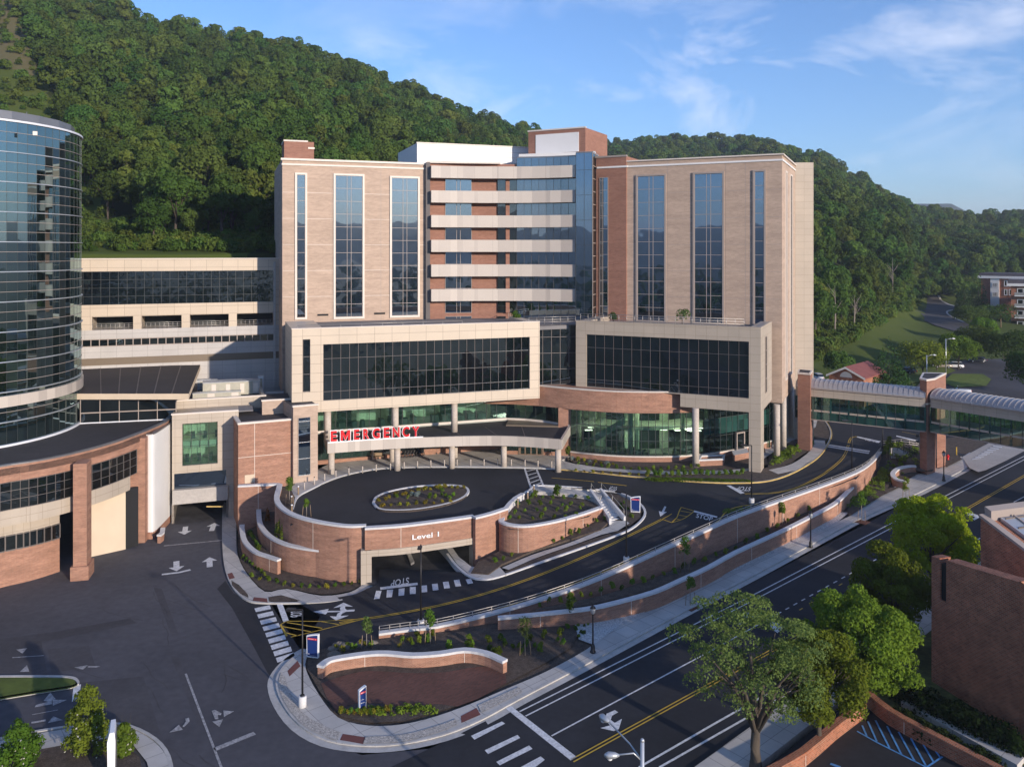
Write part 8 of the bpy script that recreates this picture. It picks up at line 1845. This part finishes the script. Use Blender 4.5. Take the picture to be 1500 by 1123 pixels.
car(cpos(1197, 560), 1.6, 'white car half hidden behind the corner of the hospital tower', 'car_white')
car(P(1470, 600, T), 2.6, 'white car seen just above the ribbed skybridge roof at right', 'car_white', False)
# steel light poles of the far car park
for px, pyb, pyt, l in ((1357.5, 562, 520, 'tall grey car park light pole just behind the skybridge tower'), (1385.5, 552, 496, 'tall grey light pole between the car park trees')):
    b = P(px, pyb, T); h = Zat(pyt, b.y) - b.z; t = empty('car_park_light', b, l, 'street light', 'car park light poles'); mb = MB(); mb.tube([(0, 0, 0), (0, 0, h)], [.16, .11], 'galvanised', 8); mb.build('pole', t); mb = MB(); mb.tube([(0, 0, h - .4), (.9, 0, h), (1.6, 0, h + .05)], .05, 'galvanised', 6); mb.build('arm', t); mb = MB(); mb.tube([(1.5, 0, h), (1.8, 0, h + .03), (2.3, 0, h)], [.08, .2, .08], 'letter_white', 8); mb.build('lamp_head', t)
b = P(1466, 480, T); t = empty('utility_pole', b, 'brown wooden utility pole with short cross arm at the right', 'pole'); mb = MB(); mb.tube([(0, 0, 0), (0, 0, Zat(456, b.y) - b.z)], .2, 'stake', 8); mb.build('pole', t); mb = MB(); hh = Zat(457.5, b.y) - b.z; mb.box((0, 0, hh), (3, .2, .2), 'stake'); mb.build('cross_arm', t)
# boulders in the bed behind the wavy wall
rk = random.Random(9)
for i, (px, py, s_) in enumerate(((488, 952, .6), (497, 948, .8), (508, 950, .9), (489, 961, .7), (533, 946, .8), (546, 944, .6))):
    b = P(px, py, zS); mb = MB(); prof = [(.05, 0), (s_, .02), (s_ * 1.05, .2 * s_), (s_ * .8, .5 * s_), (s_ * .3, .7 * s_)]; mb.lathe((0, 0, 0), prof, 'rock', 7); mb.v = [(x * rk.uniform(.8, 1.2), y * rk.uniform(.6, 1), z * rk.uniform(.8, 1.1)) for x, y, z in mb.v]; o = mb.build('boulder'); o.location = b; tag(o, 'brown boulder in the mulch behind the left end of the wavy brick wall', 'rock', 'boulders behind the wavy wall')
# ================================================================== put every root at the base of its thing
def rebase():
    bpy.context.view_layer.update()
    for r in [o for o in bpy.data.objects if o.type == 'EMPTY' and o.parent is None and o.location.length < 1e-6 and o.children]:
        vs = []
        for c in r.children:
            if c.type == 'MESH' and len(c.data.vertices): a = np.empty(len(c.data.vertices) * 3); c.data.vertices.foreach_get('co', a); a = a.reshape(-1, 3); vs.append((a.min(0), a.max(0)))
        if not vs: continue
        lo = np.min([v[0] for v in vs], 0); hi = np.max([v[1] for v in vs], 0); b = Vector(((lo[0] + hi[0]) / 2, (lo[1] + hi[1]) / 2, lo[2]))
        r.location = b
        for c in r.children: c.location = c.location - b
rebase()
haze()
